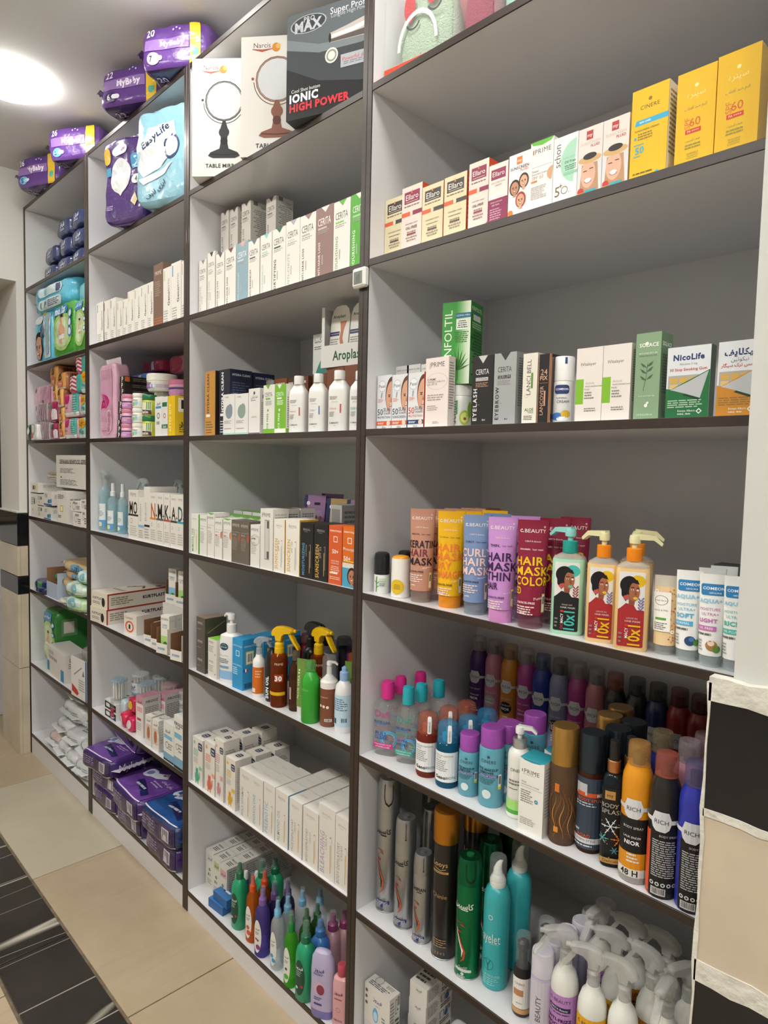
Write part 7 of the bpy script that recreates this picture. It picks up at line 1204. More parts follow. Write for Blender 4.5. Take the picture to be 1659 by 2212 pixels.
# eye-level shelf: pads, jars and cartons
G2C = 'pads, jars and small cartons on the eye-level shelf'
ZC = UN[2][4]['C']
P = (-2.666, 0.02, 1.536, 0.1524, 0.2835)
bag(*fb(P, .06), 'tall pale pink pad pack with a dark pink half circle', G2C, '#d0a4b8', {'f': lambda a: (a.R(.14, .1, .86, .93, '#c898b0'), a.E(.16, .49, .55, '#c02a78', rv=.115, a0=-PI/2, a1=PI/2), a.T('lady', .32, .49, .14, '#7a1a4a', rot=90), [a.E(.68, .12 + k * .065, .12, '#e8d4de') for k in range(4)], [a.E(.68, .12 + k * .065, .09, '#b87a98') for k in range(4)])}, k=9, amp=.005, name='pad_pack', seed=11, seals='t', sealcol='#ddd0d4')
P = (-2.521, 0.03, 1.536, 0.0466, 0.0279); BH = .0228
for k in range(10):
    carton((P[0] + (.0 if k < 3 else .014 if k < 6 else .03) + .003 * (k % 2), .03, ZC + k * BH, .044, BH - .0004), .15, 'flat black carton in the tall stack, %s from below' % ('first', 'second', 'third', 'fourth', 'fifth', 'sixth', 'seventh', 'eighth', 'ninth', 'topmost, tenth')[k], 'stack of flat black cartons', '#221c1a', art=lambda a: a.T('P', .5, .5, .3, '#d8d0c8', bold=1), sart=lambda a, k=k: (a.R(0, .1, .12, .9, '#b5602a') if k % 3 == 0 else None, a.L(.2, .2, .95, .8, 2, '#6a625c')), name='flat_carton', cat='carton')
def jar(x, y, z, d, h, lab, body, lid, art, lz=.72):
    turned((x, y, z, d, h), lab, 'cream jars', [('jar_body', [(0, 0), (.9, 0), (1, .05), (1, lz - .05), (.94, lz)], body, 'plastic'), ('lid', [(1, lz + .005), (1.02, lz + .02), (1.02, .96), (.97, 1), (0, 1)], lid, 'plastic')], [(0, .06, lz - .06, 1.2, art)], yaw=.45, name='cream_jar', cat='jar')
a_pj = lambda a: (a.R(0, .0, 1, .45, '#b07ab0'), a.R(.05, .6, .95, .75, '#4a3a6a'), a.L(.2, .15, .8, .4, 2, '#e4c8dc'))
a_wj = lambda a: (a.R(0, .2, 1, .62, '#d8dcd0'), a.E(.35, .35, .12, '#86b65a'), a.E(.55, .45, .12, '#8cc0c8'), a.L(.3, .7, .8, .85, 1, '#6a6a64'))
a_gj = lambda a: (a.R(.1, .3, .9, .9, '#d8d6b8'), a.poly([(.1, .0), (.9, .0), (.85, .32), (.15, .36)], '#4a3040'), a.T('Satin', .45, .18, .5, '#e6dcdc', bold=1), [a.band([(.6 + k * .1, .35), (.62 + k * .1, .95)], .05, '#4a8a3a') for k in range(3)])
J = (-2.45, 0.045, 1.536, 0.037, 0.0578)
for k, nm in enumerate(('bottom', 'middle', 'top')): jar(J[0] + .004 * k, .045, ZC + k * .0535, .05, .053, nm + ' pink cream jar of the stack beside the black cartons', '#d4a0b4', '#c47a94', a_pj)
J = (-2.377, 0.05, 1.536, 0.0364, 0.0558)
for k, nm in enumerate(('bottom', 'middle', 'top')): jar(J[0] + .002 * k, .055, ZC + k * .0535, .05, .053, nm + ' white cream jar of the stack behind the yellow ones', '#dcdcd0', '#e2e2d8', a_wj)
J = (-2.239, 0.02, 1.536, 0.0378, 0.0734)
for k, nm in enumerate(('lower', 'upper')): jar(J[0], .03, ZC + k * .0725, .048, .072, nm + ' lime yellow balm jar with a dark green lid', '#b8bc3a', '#1f6a3c', a_gj, .74)
turned((J[0] - .02, .085, ZC + .161, .105, .06), 'large white cream jar on top of the small jars', 'cream jars', [('jar_body', [(0, 0), (.85, 0), (.98, .2), (.98, .6)], '#dcdad0', 'plastic'), ('lid', [(1, .605), (1, .94), (.95, 1), (0, 1)], '#e2e0d6', 'plastic')], [(0, .1, .55, 1.3, lambda a: (a.R(0, .1, .5, .6, '#9a6aa8'), a.E(.5, .4, .08, '#c8d8e0'), a.R(.6, .2, 1, .6, '#b8a8c0'), a.T('vaseline', .25, .8, .4, '#334')))], yaw=.45, name='cream_jar', cat='jar')
carton((J[0] + .03, .075, ZC, .075, .142), .09, 'white carton behind the balm jars carrying the pink jar', G2C, '#d8d8d2', name='carton_behind', cat='carton')
carton((J[0] - .075, .082, ZC, .07, .1605), .07, 'white carton behind the small jars carrying the large jar', G2C, '#d8d8d2', name='carton_behind', cat='carton')
turned((J[0] + .075, .11, ZC + .1425, .085, .054), 'large pink cream jar on top of the cartons', 'cream jars', [('jar_body', [(0, 0), (.9, 0), (.98, .1), (.98, .7)], '#cf90a8', 'plastic'), ('lid', [(1, .705), (1, .95), (.95, 1), (0, 1)], '#b86a88', 'plastic')], [(0, .1, .65, 1.3, lambda a: (a.R(0, 0, 1, .4, '#b078a8'), a.R(.1, .5, .9, .75, '#3a3a6a')))], yaw=.45, name='cream_jar', cat='jar')
carton((-2.165, 0.015, 1.536, 0.0498, 0.1321), .05, 'slim white carton with blue Persian logo by the yellow carton', G2C, '#dcdcd8', art=lambda a: (a.R(0, 0, 1, 1, '#dcdcd8'), a.T('فیروز', .5, .84, .6, '#222', bold=1), a.R(.1, .7, .9, .76, '#4a8ab8'), a.ring(.5, .52, .2, .3, '#445'), a.bars(.2, .3, .7, .38, 7, '#222')), name='slim_carton', cat='carton')
carton((-2.116, 0.015, 1.536, 0.0417, 0.1292), .05, 'slim white carton with green tags by the yellow carton', G2C, '#d8d8d4', art=lambda a: (a.R(.1, .75, .9, .86, '#1f6a3c'), a.ring(.5, .52, .2, .3, '#a83a34'), a.R(0, .2, 1, .3, '#1f6a3c'), a.T('Satin', .5, .25, .6, '#eee')), name='slim_carton', cat='carton')
carton((-2.064, 0.012, 1.536, 0.0483, 0.1289), .07, 'bright yellow carton at the right end of the shelf', G2C, '#d8b414', art=lambda a: (a.R(0, 0, 1, 1, '#d8b414'), a.T('AFTER BITE', .3, .45, .7, '#efe2a0', rot=90, bold=1)), sart=lambda a: (a.R(.15, .6, .75, .95, '#e8e4d0'), a.R(.3, .68, .7, .9, '#26261e'), a.T('اتر', .45, .35, .5, '#4a3a10', bold=1), a.L(.2, .08, .8, .3, 4, '#7a6410')), name='yellow_carton', cat='carton', mat='glossy_carton')
for (x, y, z, w, d, h, c, lab) in ((-2.6, .13, 0, .16, .1, .11, '#2a3560', 'navy pad pack, lowest behind the black cartons'), (-2.6, .13, .11, .16, .1, .1, '#2f4478', 'navy pad pack, middle behind the black cartons'), (-2.58, .13, .21, .2, .1, .05, '#4a70b0', 'light blue pad pack on top behind the black cartons'), (-2.34, .2, 0, .19, .12, .12, '#242c54', 'navy pad pack, lowest at the back right'), (-2.34, .2, .12, .19, .12, .1, '#222a50', 'navy pad pack, upper at the back right'), (-2.11, .16, 0, .16, .14, .12, '#202848', 'navy pad pack behind the yellow carton, lower'), (-2.11, .16, .12, .16, .14, .115, '#1f2644', 'navy pad pack behind the yellow carton, upper'),
                              (-2.56, .18, .265, .16, .12, .05, '#b83a60', 'crushed pink pad pack at the top left'), (-2.26, .2, .25, .42, .14, .07, '#c06a80', 'long pink pad pack lying across the top')):
    bag((x, y + d / 2, ZC + z + .0005), (w, d, h - .001), lab, 'pad packs at the back of the eye-level shelf', c, {'f': lambda a: (a.E(.2, .5, .12, '#d8dce8' if c[1] in '23' else '#a8284c', rv=.4), a.R(.6, .2, .75, .8, '#d4d8e0'))}, amp=.006, name='pad_pack', seed=int(z * 99))
carton((-2.43, .075, ZC + .2285, .14, .02), .09, 'flat black carton lying across the top of the stack', 'stack of flat black cartons', '#221c1a', art=lambda a: (a.R(.12, .1, .2, .9, '#b5602a'), a.L(.25, .2, .95, .8, 2, '#6a625c')), name='flat_carton', cat='carton') if 0 else None
# sprays and supplement cartons
G2D = 'sprays and supplement cartons'
AQ = '#dcf0f4'
def clearsp(P, lab, trig=True):
    def ex(root, R, h):
        if trig: trigger_head(root, h * .735, R * .4, '#d0d8d8', 'cloudy', h / .265, PI)
        else: MB().lathe([(R * .5, h * .73), (R * .5, h * .82), (R * .36, h * .83), (R * .34, h * .99), (0, h)], '#e0e4e4', 'plastic', 16).build('mist_pump', root)
    turned(P, lab, G2D, [('bottle_body', [(0, 0), (.93, 0), (1, .02), (1, .6), (.88, .67), (.45, .72), (.4, .74)], AQ, 'liquid'), ('contents', [(0, .01), (.9, .01), (.93, .56), (0, .57)], '#d0eef2', 'liquid')], [(0, .06, .44, 1.0, lambda a: (a.R(0, 0, 1, 1, '#d6dee0'), a.R(0, .0, 1, .3, '#5a9ac8'), a.E(.5, .12, .2, '#d8d4a0'), a.T('5', .3, .82, .2, '#2a2a5a', bold=1), a.L(.15, .45, .85, .7, 4, '#8a9498')))], yaw=.2, extra=ex, name='spray_bottle')
clearsp((-2.685, 0.051, 1.173, 0.0479, 0.2445), 'large clear aqua trigger bottle next to the left upright')
clearsp((-2.605, 0.0499, 1.173, 0.0435, 0.1923), 'small clear mist bottle, left one', False); clearsp((-2.519, 0.0515, 1.173, 0.0378, 0.1916), 'small clear mist bottle, middle one', False)
for k, (x, y) in enumerate(((-2.44, .06), (-2.4, .13), (-2.33, .14), (-2.25, .14))): clearsp((x, y, UN[2][4]['D'], .042, .168), 'small clear mist bottle in the back rows, %s from the left' % ('first', 'second', 'third', 'fourth')[k], False)
for k, (x, y) in enumerate(((-2.5, .13), (-2.38, .22), (-2.26, .24), (-2.12, .22), (-2.04, .2))): clearsp((x, y, UN[2][4]['D'], .06, .215), 'large clear trigger bottle at the back, %s from the left' % ('first', 'second', 'third', 'fourth', 'fifth')[k])
def a_let(t, c, bar): return lambda a: (a.R(0, 0, 1, 1, '#dddad2'), a.T('PRIME', .5, .91, .6, '#8a8682'), a.T(t, .5, .64, .8 if len(t) > 1 else .66, c, tall=1.5, bold=1), a.R(0, .47, 1, .51, bar), a.T('+', 1.0, .56, .26, '#333', bold=1) if len(t) == 1 else None, a.ring(.3, .37, .12, .2, '#8a8682'), a.L(.15, .06, .85, .28, 5, '#b4b0a8'))
for P, t, c, b, lab in (((-2.373, 0.012, 1.173, 0.081, 0.1748), 'MO', '#26221e', '#3a3028', 'white supplement carton with large letters MO'), ((-2.194, 0.01, 1.173, 0.0496, 0.1725), 'N', '#b8602a', '#d08a3a', 'white supplement carton with a brown letter N'), ((-2.143, 0.01, 1.173, 0.0497, 0.1732), 'M', '#2a2420', '#5a5650', 'white supplement carton with a black letter M'), ((-2.091, 0.01, 1.173, 0.0442, 0.1731), 'K', '#2a2420', '#b84a44', 'white supplement carton with letter K over a red bar'), ((-2.043, 0.01, 1.173, 0.0444, 0.173), 'A', '#2a2420', '#4a3a34', 'white supplement carton with a black letter A'), ((-1.998, 0.01, 1.173, 0.0459, 0.1736), 'D', '#3a5a64', '#3a9ab0', 'white supplement carton with letter D over a blue bar')):
    carton(P, .06, lab, G2D, '#dddad2', art=a_let(t, c, b), name='supplement_carton', cat='carton')
carton((-2.291, 0.012, 1.173, 0.0451, 0.1519), .06, 'slim white supplement carton between the letter cartons', G2D, '#dddad2', art=lambda a: (a.T('ECZOVIT', .4, .66, .4, '#9a9690', rot=90), a.R(0, .3, 1, .36, '#8ab8d8'), a.L(.1, .05, .9, .25, 4, '#a8a49c')), name='supplement_carton', cat='carton')
carton((-2.245, 0.012, 1.173, 0.0461, 0.1904), .1, 'tall white supplement carton with a black tag', G2D, '#dddad2', art=lambda a: (a.T('ECZOVIT', .3, .55, .34, '#9a9690', rot=90), a.R(.05, .27, .95, .31, '#222'), a.L(.1, .05, .9, .25, 4, '#a8a49c')), name='supplement_carton', cat='carton')
turned((-2.05, .1, UN[2][4]['D'], .05, .185), 'green bottle with a red cap behind the letter cartons', G2D, [('bottle_body', [(0, 0), (.95, 0), (1, .02), (1, .7), (.6, .8), (.5, .82)], '#2a5a4a', 'plastic'), ('cap', [(.6, .825), (.62, .98), (0, 1)], '#a02432', 'plastic')], name='red_capped_bottle')
# first-aid cartons and small display trays
G2E = 'first aid and small display cartons'
P = (-2.704, 0, 0.8115, 0.1597, 0.0265)
a_k = lambda a: (a.R(0, 0, 1, 1, '#d8cfc0'), a.T('KURTPLAST', .4, .6, .6, '#2a2622', bold=1), a.L(.1, .2, .6, .4, 2, '#777'), a.E(.75, .4, .1, '#2a2622', rv=.3))
s_k = lambda a: (a.R(0, .9, 1, 1, '#a03028'), a.R(0, 0, .02, 1, '#a03028'), a.L(.05, .2, .4, .75, 4, '#8a8478'), a.T('KURTPLAST', .72, .5, .36, '#1f2540', bold=2))
for k, nm in enumerate(('lower', 'upper')):
    carton((P[0] + .003, -.005 + .004 * k, UN[2][4]['E'] + k * .0605, .125, .06), .28, nm + ' flat cream plaster carton at the left upright', G2E, '#d8cfc0', art=a_k, sart=s_k, tart=lambda a: (a.T('KURTPLAST', .5, .3, .7, '#3a3630', bold=1), a.band([(.2, .5), (.5, .7), (.8, .6)], .1, '#4a4a4a'), a.E(.8, .85, .1, '#2a3a6a'), a.E(.3, .6, .05, '#333')), yaw=.12, name='plaster_carton', cat='carton')
carton((-2.431, 0.0179, 0.8115, 0.0815, 0.072), .06, 'small white knee support carton with an orange ring', G2E, '#d8d0c6', art=lambda a: (a.R(0, 0, 1, 1, '#d8d0c6'), a.T('Context', .4, .84, .6, '#4a3a34'), a.E(.45, .38, .34, '#c8562c', rv=.3), a.E(.45, .38, .24, '#d8d0c6', rv=.22), a.R(.38, .26, .52, .5, '#222')), yaw=.15, name='support_carton', cat='carton')
for k in range(2): carton((-2.3, .1, UN[2][4]['E'] + k * .036, .09, .035), .08, ('lower', 'upper')[k] + ' small navy carton behind the knee support', G2E, '#28305e', name='navy_carton', cat='carton')
for k in range(5): carton((-2.38, .27, UN[2][4]['E'] + k * .0485, .1, .048), .1, 'dark green carton in the back stack, %s from below' % ('first', 'second', 'third', 'fourth', 'fifth')[k], G2E, '#1c3a2c', art=lambda a: a.L(.1, .3, .6, .6, 1, '#8aa898'), name='green_carton', cat='carton')
def tray(x, y, z, w, d, hl, hb, lab):
    r = empty('display_tray', (x, y, z), .22); tag(r, lab, 'display tray', G2E)
    MB().box(0, w, 0, .0015, 0, hl, '#dcd8d0').box(0, w, .0015, d, 0, .0015, '#8a6a4c').build('tray_front', r)
    MB().box(.0, .0015, .0016, d, .0016, hb, '#7a5a40').box(w - .0015, w, .0016, d, .0016, hb, '#d6d2c8').box(.0016, w - .0016, d - .0015, d, .0016, hb, '#7a5a40').build('tray_walls', r)
    pm = MB(); a = Art(w, hl); a.T('KODEX', .5, .5, .66, '#2f7fb0', bold=2); a.out(pm, lambda u, v, e: (u, -e, v)); tag(pm.build('printed_lip', r), kind='stuff')
def kodex(x, y, z, lab, t, c, hh=.125):
    carton((x, y, z, .042, hh), .026, lab, 'small tall cartons in the display trays', '#dedcd6', art=lambda a: (a.R(0, 0, 1, 1, '#dedcd6'), a.T('KODEX', .5, .9, .8, '#2a3a78', bold=1), a.T(t[0], .45, .74, .7, '#2f6f9a', bold=1), a.T(t[1], .45, .68, .6, '#2f6f9a'), a.R(0, 0, 1, .45, c), a.E(.55, .2, .3, '#3f8a2c', rv=.1)), sart=lambda a: (a.R(0, 0, 1, 1, '#d3d1ca'), a.T('CLASSIC', .5, .86, .7, '#5a8ab0'), a.RR(.35, .5, .65, .66, .05, '#2a2620')), yaw=.22, name='small_tall_carton', cat='carton')
ZE2 = UN[2][4]['E']
for x, y, lab in ((-2.235, .005, 'empty brown-lined display tray, leftmost'), (-2.17, .0, 'empty brown-lined display tray, second from left'), (-2.105, -.01, 'display tray with green-bottomed cartons, lower right'), (-2.0, -.012, 'empty display tray at the right upright')):
    tray(x, y, ZE2 + .0003, .055, .07, .034, .085, lab)
CL = ('CLASSIC', 'ALOE'); ZR = ('ZERO', 'CLASSIC')
for k in range(2): kodex(-2.099 + k * -.006, .004 + k * .028, ZE2 + .002, ('front', 'back')[k] + ' aloe carton in the lower display tray', CL, '#a8d07a')
kodex(-2.038, .05, ZE2 + .0003, 'red-numbered carton beside the lower display tray', ('0.03', 'mm'), '#d8a0a0')
carton((-2.285, .1, ZE2, .3, .128), .1, 'long white carton carrying the upper display trays', G2E, '#d6d4ce', yaw=.0, name='long_carton', cat='carton')
for x, y, lab in ((-2.265, .1, 'upper display tray with blue cartons, left'), (-2.19, .1, 'upper display tray with green-bottomed cartons'), (-2.07, .1, 'upper display tray at the right upright')): tray(x, y, ZE2 + .1285, .055, .07, .034, .085, lab)
kodex(-2.259, .11, ZE2 + .1305, 'blue carton in the left upper display tray', ZR, '#8ab8d8')
for k in range(2): kodex(-2.184 - k * .006, .11 + k * .028, ZE2 + .1305, ('front', 'back')[k] + ' aloe carton in the upper display tray', CL, '#a8d07a')
for k in range(3): kodex(-2.26 + k * .07, .22, ZE2, 'white carton in the back row, %s from the left' % ('first', 'second', 'third')[k], ZR, '#8ab8d8', .27)

# cotton buds, baby cartons
G2F = 'cotton bud canisters'
ZF2 = UN[2][4]['F']
def buds(x, y, z, d, h, lab, band, bc):
    def ex(root, R, h):
        rnd = random.Random(int(x * -1000)); m = MB()
        for k in range(16):
            an = k * 2.4; rr = R * .75 * math.sqrt((k + .5) / 16)
            p = (rr * math.cos(an), rr * math.sin(an)); m.rod((p[0], p[1], h * .06), (p[0] + rnd.uniform(-.004, .004), p[1] + rnd.uniform(-.004, .004), h * .9), .0022, .0022, '#e8e8e4', 'plastic', 5)
        o = m.build('cotton_buds', root); tag(o, kind='stuff')
    turned((x, y, z, d, h), lab, G2F, [('canister', [(0, 0), (.93, 0), (.96, .02), (1, .9)], '#dfe2e2', 'clear'), ('lid', [(1.02, .9), (1.02, .97), (.95, 1), (0, 1)], bc if band == 0 else '#dfe2e4', 'cloudy')], [(0, .08, .62, 1.3, lambda a: (a.R(0, 0, 1, 1, bc), a.T('فیروز', .4, .7, .4, '#22305a', bold=1), a.L(.2, .3, .7, .5, 2, '#778'), a.R(0, 0, 1, .14, '#8cb8d8')))] if band else (), yaw=.3, name='cotton_bud_canister', cat='canister', n=20, extra=ex)
A = (-2.535, 0.0246, 0.4482, 0.0645, 0.1666)
buds(A[0], .04, ZF2, .062, .075, 'lower cotton bud canister with a red label in front', 1, '#b82a44'); buds(A[0], .04, ZF2 + .0755, .064, .08, 'upper cotton bud canister in front, unlabelled', 0, '#a8c8dc')
for k, (x, y) in enumerate(((-2.52, .12), (-2.4, .09), (-2.33, .15), (-2.22, .17), (-2.1, .17), (-2.44, .17))):
    for j in range(2): buds(x, y, ZF2 + j * .083, .068, .082, '%s cotton bud canister of the %s stack' % (('lower', 'upper')[j], ('blue label', 'plain middle', 'pink lid', 'black badge', 'red label back', 'hidden blue')[k]), 1 if k in (0, 3, 4) else 0, ('#d8dee2', '#b4ccd8', '#d8b8bc', '#cfcac8', '#b02a44', '#c8d4da')[k])
B = (-2.599, -0.0375, 0.4482, 0.1411, 0.0462)
for k in range(2): carton((B[0] - .002, .012, ZF2 + k * .0335, .1, .033), .13, ('lower', 'upper')[k] + ' flat black and white carton at the left upright', 'baby cartons on the sixth shelf', '#d8d8d6', art=lambda a: (a.R(0, 0, 1, .8, '#1d2028'), a.RR(.1, .2, .45, .65, .05, '#d8d8d6'), a.L(.5, .3, .95, .5, 1, '#aab')), tart=lambda a: [a.E(.3 + k * .3, .6, .06, '#333') for k in range(2)], yaw=.02, name='flat_carton', cat='carton')
for k, (x, y, z, c1, c2, lab) in enumerate(((-2.435, .012, 0, '#c8284c', '#e0c4c8', 'pink sachet pack lying lowest by the canister'), (-2.405, .03, .06, '#c02a50', '#dcb42c', 'pink and yellow sachet pack on top'), (-2.375, .012, 0, '#c8285a', '#d8c0c8', 'pink sachet pack beside the tall cartons'))):
    bag((x, y + .02, ZF2 + z + .0005), (.055, .045, .055), lab, 'pink sachet packs', c1, {'f': lambda a, c2=c2: a.E(.5, .5, .3, c2)}, k=4, amp=.006, name='sachet_pack', seed=k + 20, n=8)
bag((-2.47, .045, ZF2 + .0005), (.045, .04, .09), 'small clear blue pack behind the pink sachets', 'pink sachet packs', '#b8ccd8', None, k=5, amp=.004, name='sachet_pack', mat='film', seed=28, n=8)
G2X = 'baby cartons on the sixth shelf'
P = (-2.333, 0.0156, 0.4482, 0.064, 0.1494)
a_pk = lambda a: (a.R(0, 0, 1, 1, '#dad6d2'), a.R(0, .82, 1, 1, '#c08a9c'), a.T('فیروز', .5, .88, .6, '#5a2a4a', bold=1), a.R(.15, .62, .85, .74, '#d8a0a8'), a.R(.15, .4, .7, .46, '#b03a54'), a.L(.1, .15, .8, .35, 4, '#aaa'))
s_pk = lambda a: (a.R(0, 0, 1, 1, '#d0ccc8'), a.T('FIROOZ', .5, .88, .7, '#2a2624', bold=1), a.L(.1, .35, .9, .76, 9, '#8a8684'))
for k in range(4): carton((P[0] + .018 * k, .02 + .075 * k, ZF2, .05, P[4]), .07, 'pink-topped feeding bottle carton, %s from the front' % ('first', 'second', 'third', 'fourth')[k], G2X, '#d0ccc8', top='#c08a9c', art=a_pk, sart=s_pk, yaw=.1, name='bottle_carton', cat='carton')
a_win = lambda a: (a.R(0, 0, 1, 1, '#dcd8d2'), a.T('فیروز', .5, .86, .6, '#2a3a6a', bold=1), a.RR(.15, .2, .85, .72, .1, '#c8b8a8'), a.E(.5, .45, .22, '#b0684a', rv=.2))
for P, nm in (((-2.229, -0.002, 0.4482, 0.0409, 0.084), 'left'), ((-2.174, -0.008, 0.4482, 0.045, 0.0891), 'right')): carton((P[0], .008, P[2], .04, .11), .05, 'small white carton with a soother window, ' + nm + ' one', G2X, '#dcd8d2', art=a_win, sart=s_text('#d0cec8', '#aaa6a0', 8), tart=lambda a: a.T('فیروز', .5, .5, .6, '#445', bold=1), yaw=.12, name='soother_carton', cat='carton')
bag((-2.128, .035, ZF2 + .0005), (.045, .05, .1), 'crumpled clear plastic pack beside the blue cartons', G2X, '#c8cccc', None, k=4, amp=.008, mat='cloudy', name='clear_pack', seed=31, n=8)
a_bw = lambda a: (a.R(0, 0, 1, 1, '#dcdcd8'), a.T('فیروز', .4, .8, .5, '#222', bold=1), a.R(.05, .58, .85, .68, '#7ab0d0'), a.ring(.35, .42, .16, .2, '#333'), a.R(0, .05, 1, .22, '#7aa4c4'), a.R(0, 0, 1, .05, '#22262c'), a.L(.5, .32, .9, .5, 3, '#888'))
carton((-2.081, 0.005, 0.4482, 0.0736, 0.1328), .06, 'white and blue feeding carton, shorter of the front pair', G2X, '#d8d8d4', art=a_bw, name='feeding_carton', cat='carton')
carton((-2.002, 0.003, 0.4482, 0.0638, 0.177), .06, 'white and blue feeding carton, taller one at the upright', G2X, '#d8d8d4', art=lambda a: (a_bw(a), a.T('FIROOZ', .5, .85, .9, '#222', bold=1)), name='feeding_carton', cat='carton')
for k in range(2): carton((-2.08 + k * .07, .08, ZF2, .06, .125), .06, 'white carton behind the blue feeding cartons, %s one' % ('left', 'right')[k], G2X, '#d6d6d2', tart=lambda a: a.T('فیروز', .5, .5, .6, '#445', bold=1), name='feeding_carton', cat='carton')
# purple pad packs at the bottom
G2G = 'purple pad packs on the bottom shelf'
ZG2 = UN[2][4]['G']
def a_lt(c2): return lambda a: (a.R(.04, .05, .96, .95, c2), a.E(.2, .62, .15, '#d4dae8', rv=.13), a.E(.2, .62, .08, '#7a86b8', rv=.07), a.band([(.28, .6), (.42, .66), (.52, .8)], [.12, .16, .2], '#d4dae8'), a.poly([(.3, .34), (.82, .16), (.85, .28), (.33, .46)], '#20265a'), a.L(.36, .22, .78, .4, 1, '#c8ccdc', fill=.25), a.T('مای لیدی', .76, .66, .3, '#dcd0ea', bold=1), a.L(.5, .45, .8, .56, 2, '#b8a4d4'), a.band([(0, .03), (1, .03)], .03, '#e0dae4'))
a_lf = lambda a: (a.R(.02, .16, .98, .9, '#37284e'), a.R(0, .05, 1, .15, '#ddd6e0'), a.L(.08, .35, .6, .8, 4, '#8a7aa4'), a.R(.68, .3, .86, .8, '#cfc8d4'), a.bars(.7, .34, .84, .76, 9, '#37284e'))
def pad(x, y, z, w, d, h, lab, top_='#6a4496', body='#3f2a68', yaw=0, rx=0, ry=0, seed=1, word='MyLady'):
    bag((x, y, ZG2 + z), (w, d, h), lab, G2G, body, {'t': a_lt(top_), 'f': a_lf if h < .1 else a_lt(top_), 'r': lambda a: a.T(word, .5, .5, .6, '#d4ccde')}, {'t': top_}, k=7, amp=.005, yaw=yaw, rx=rx, ry=ry, name='pad_pack', seed=seed, seals='r', sealcol='#c4c0ca' if seed in (44, 51) else None, n=10)
H7 = .073
for j, (lab) in enumerate(('purple pad pack, bottom of the left stack', 'dark purple pad pack in the middle of the left stack', 'purple pad pack on top of the left stack, jutting out')):
    pad(-2.575 - (.02 if j == 2 else 0), .09 - (.03 if j == 2 else 0), .0005 + j * H7, .23, .2, H7 - .001, lab, seed=40 + j * (2 if j == 2 else 1), yaw=.06 * j)
pad(-2.575, .1, 3 * H7 + .004, .22, .05, .11, 'purple pad pack standing slanted on the left stack', seed=47, rx=-.3, ry=.12)
pad(-2.345, .09, .0005, .22, .2, H7 + .01, 'purple pad pack, bottom of the middle stack', seed=50); pad(-2.32, .075, H7 + .012, .25, .22, H7 + .01, 'purple pad pack on top of the middle stack', seed=51, yaw=-.05)
pad(-2.09, .1, .0005, .24, .22, H7 + .01, 'purple pad pack, bottom of the right stack', seed=53); pad(-2.08, .085, H7 + .012, .25, .22, H7 + .012, 'royal blue pad pack on top of the right stack', '#24508c', '#1f3462', seed=54, yaw=.03)
for k, (x, y, z, lab) in enumerate(((-2.35, .3, .0005, 'dark purple pad pack at the back, lowest'), (-2.34, .3, .085, 'dark purple pad pack at the back, second layer'), (-2.3, .31, .17, 'dark purple pad pack at the back, third layer'), (-2.07, .31, .0005, 'dark purple pad pack at the back right, lowest'), (-2.06, .3, .085, 'dark purple pad pack at the back right, second layer'), (-2.06, .31, .17, 'dark purple pad pack at the back right, top'))):
    pad(x, y, z, .25, .18, .084, lab, '#4a3474', '#2e2250', seed=60 + k)


# ================================================================== first unit (at the end wall)
Z1 = UN[1][4]
def pk(P, D, lab, grp, c, art=None, sart=None, name='soft_pack', seed=1, yaw=0, k=6, amp=.005, mat='film', n=8, tart=None, cols=None, seals='', flap=None):
    loc, dim = fb(P, D); f = {}
    if art: f['f'] = art
    if sart: f['r'] = sart
    if tart: f['t'] = tart
    return bag((loc[0], loc[1], loc[2] + .0005), dim, lab, grp, c, f, cols, k=k, amp=amp, yaw=yaw, name=name, seed=seed, mat=mat, n=n, seals=seals, flap=flap)
# navy wipe packs in a loose plastic sheet
G1A = 'navy wipe packs on the top shelf'
a_nv = lambda a: (a.T('فرش', .55, .62, .3, '#d8dce6', bold=1), a.L(.4, .3, .7, .42, 2, '#b8bed0'), a.R(0, 0, .1, .4, '#6ab03a'), a.R(.0, .4, .1, .9, '#dfe3e6'))
NP = [-3.33, -3.15, -2.98, -2.83]
for r in range(3):
    for k, x in enumerate(NP):
        if (r, k) in ((2, 0),): continue
        bag((x + .012 * (r % 2), .13, Z1['A'] + .012 + r * .082), (.15, .16, .078), 'navy wipe pack in the %s layer, %s from the left' % (('bottom', 'middle', 'top')[r], ('first', 'second', 'third', 'fourth')[k]), G1A, '#2c3660', {'f': a_nv, 'r': lambda a: a.R(.3, .2, .7, .8, '#e0e4e6')}, {'l': '#6ab03a'}, k=5, amp=.006, name='wipe_pack', seed=70 + r * 4 + k, n=8, seals='l', sealcol='#dfe3e0')
bag((-3.1, .325, Z1['A'] + .0005), (.56, .18, .31), 'cloudy plastic wrapping bulging behind the navy wipe packs', G1A, '#d4d6d8', None, k=4, amp=.02, name='plastic_wrapping', cat='plastic sheet', mat='cloudy', seed=88)
sh = MB(); N = 16
vs = [(-3.44 + .66 * i / N, .012 + .2 * j / 6, Z1['A'] + .004 + .012 * (noise.noise(Vector((i * .7, j * .9, 2))) + 1) * .45) for j in range(7) for i in range(N + 1)]
sh.add(vs, [(j * (N+1) + i, j * (N+1) + i + 1, (j+1) * (N+1) + i + 1, (j+1) * (N+1) + i) for j in range(6) for i in range(N)], '#e2e2de', 'film', True)
tag(sh.build('plastic_film'), 'crumpled white plastic film under the navy wipe packs', 'plastic film', G1A)
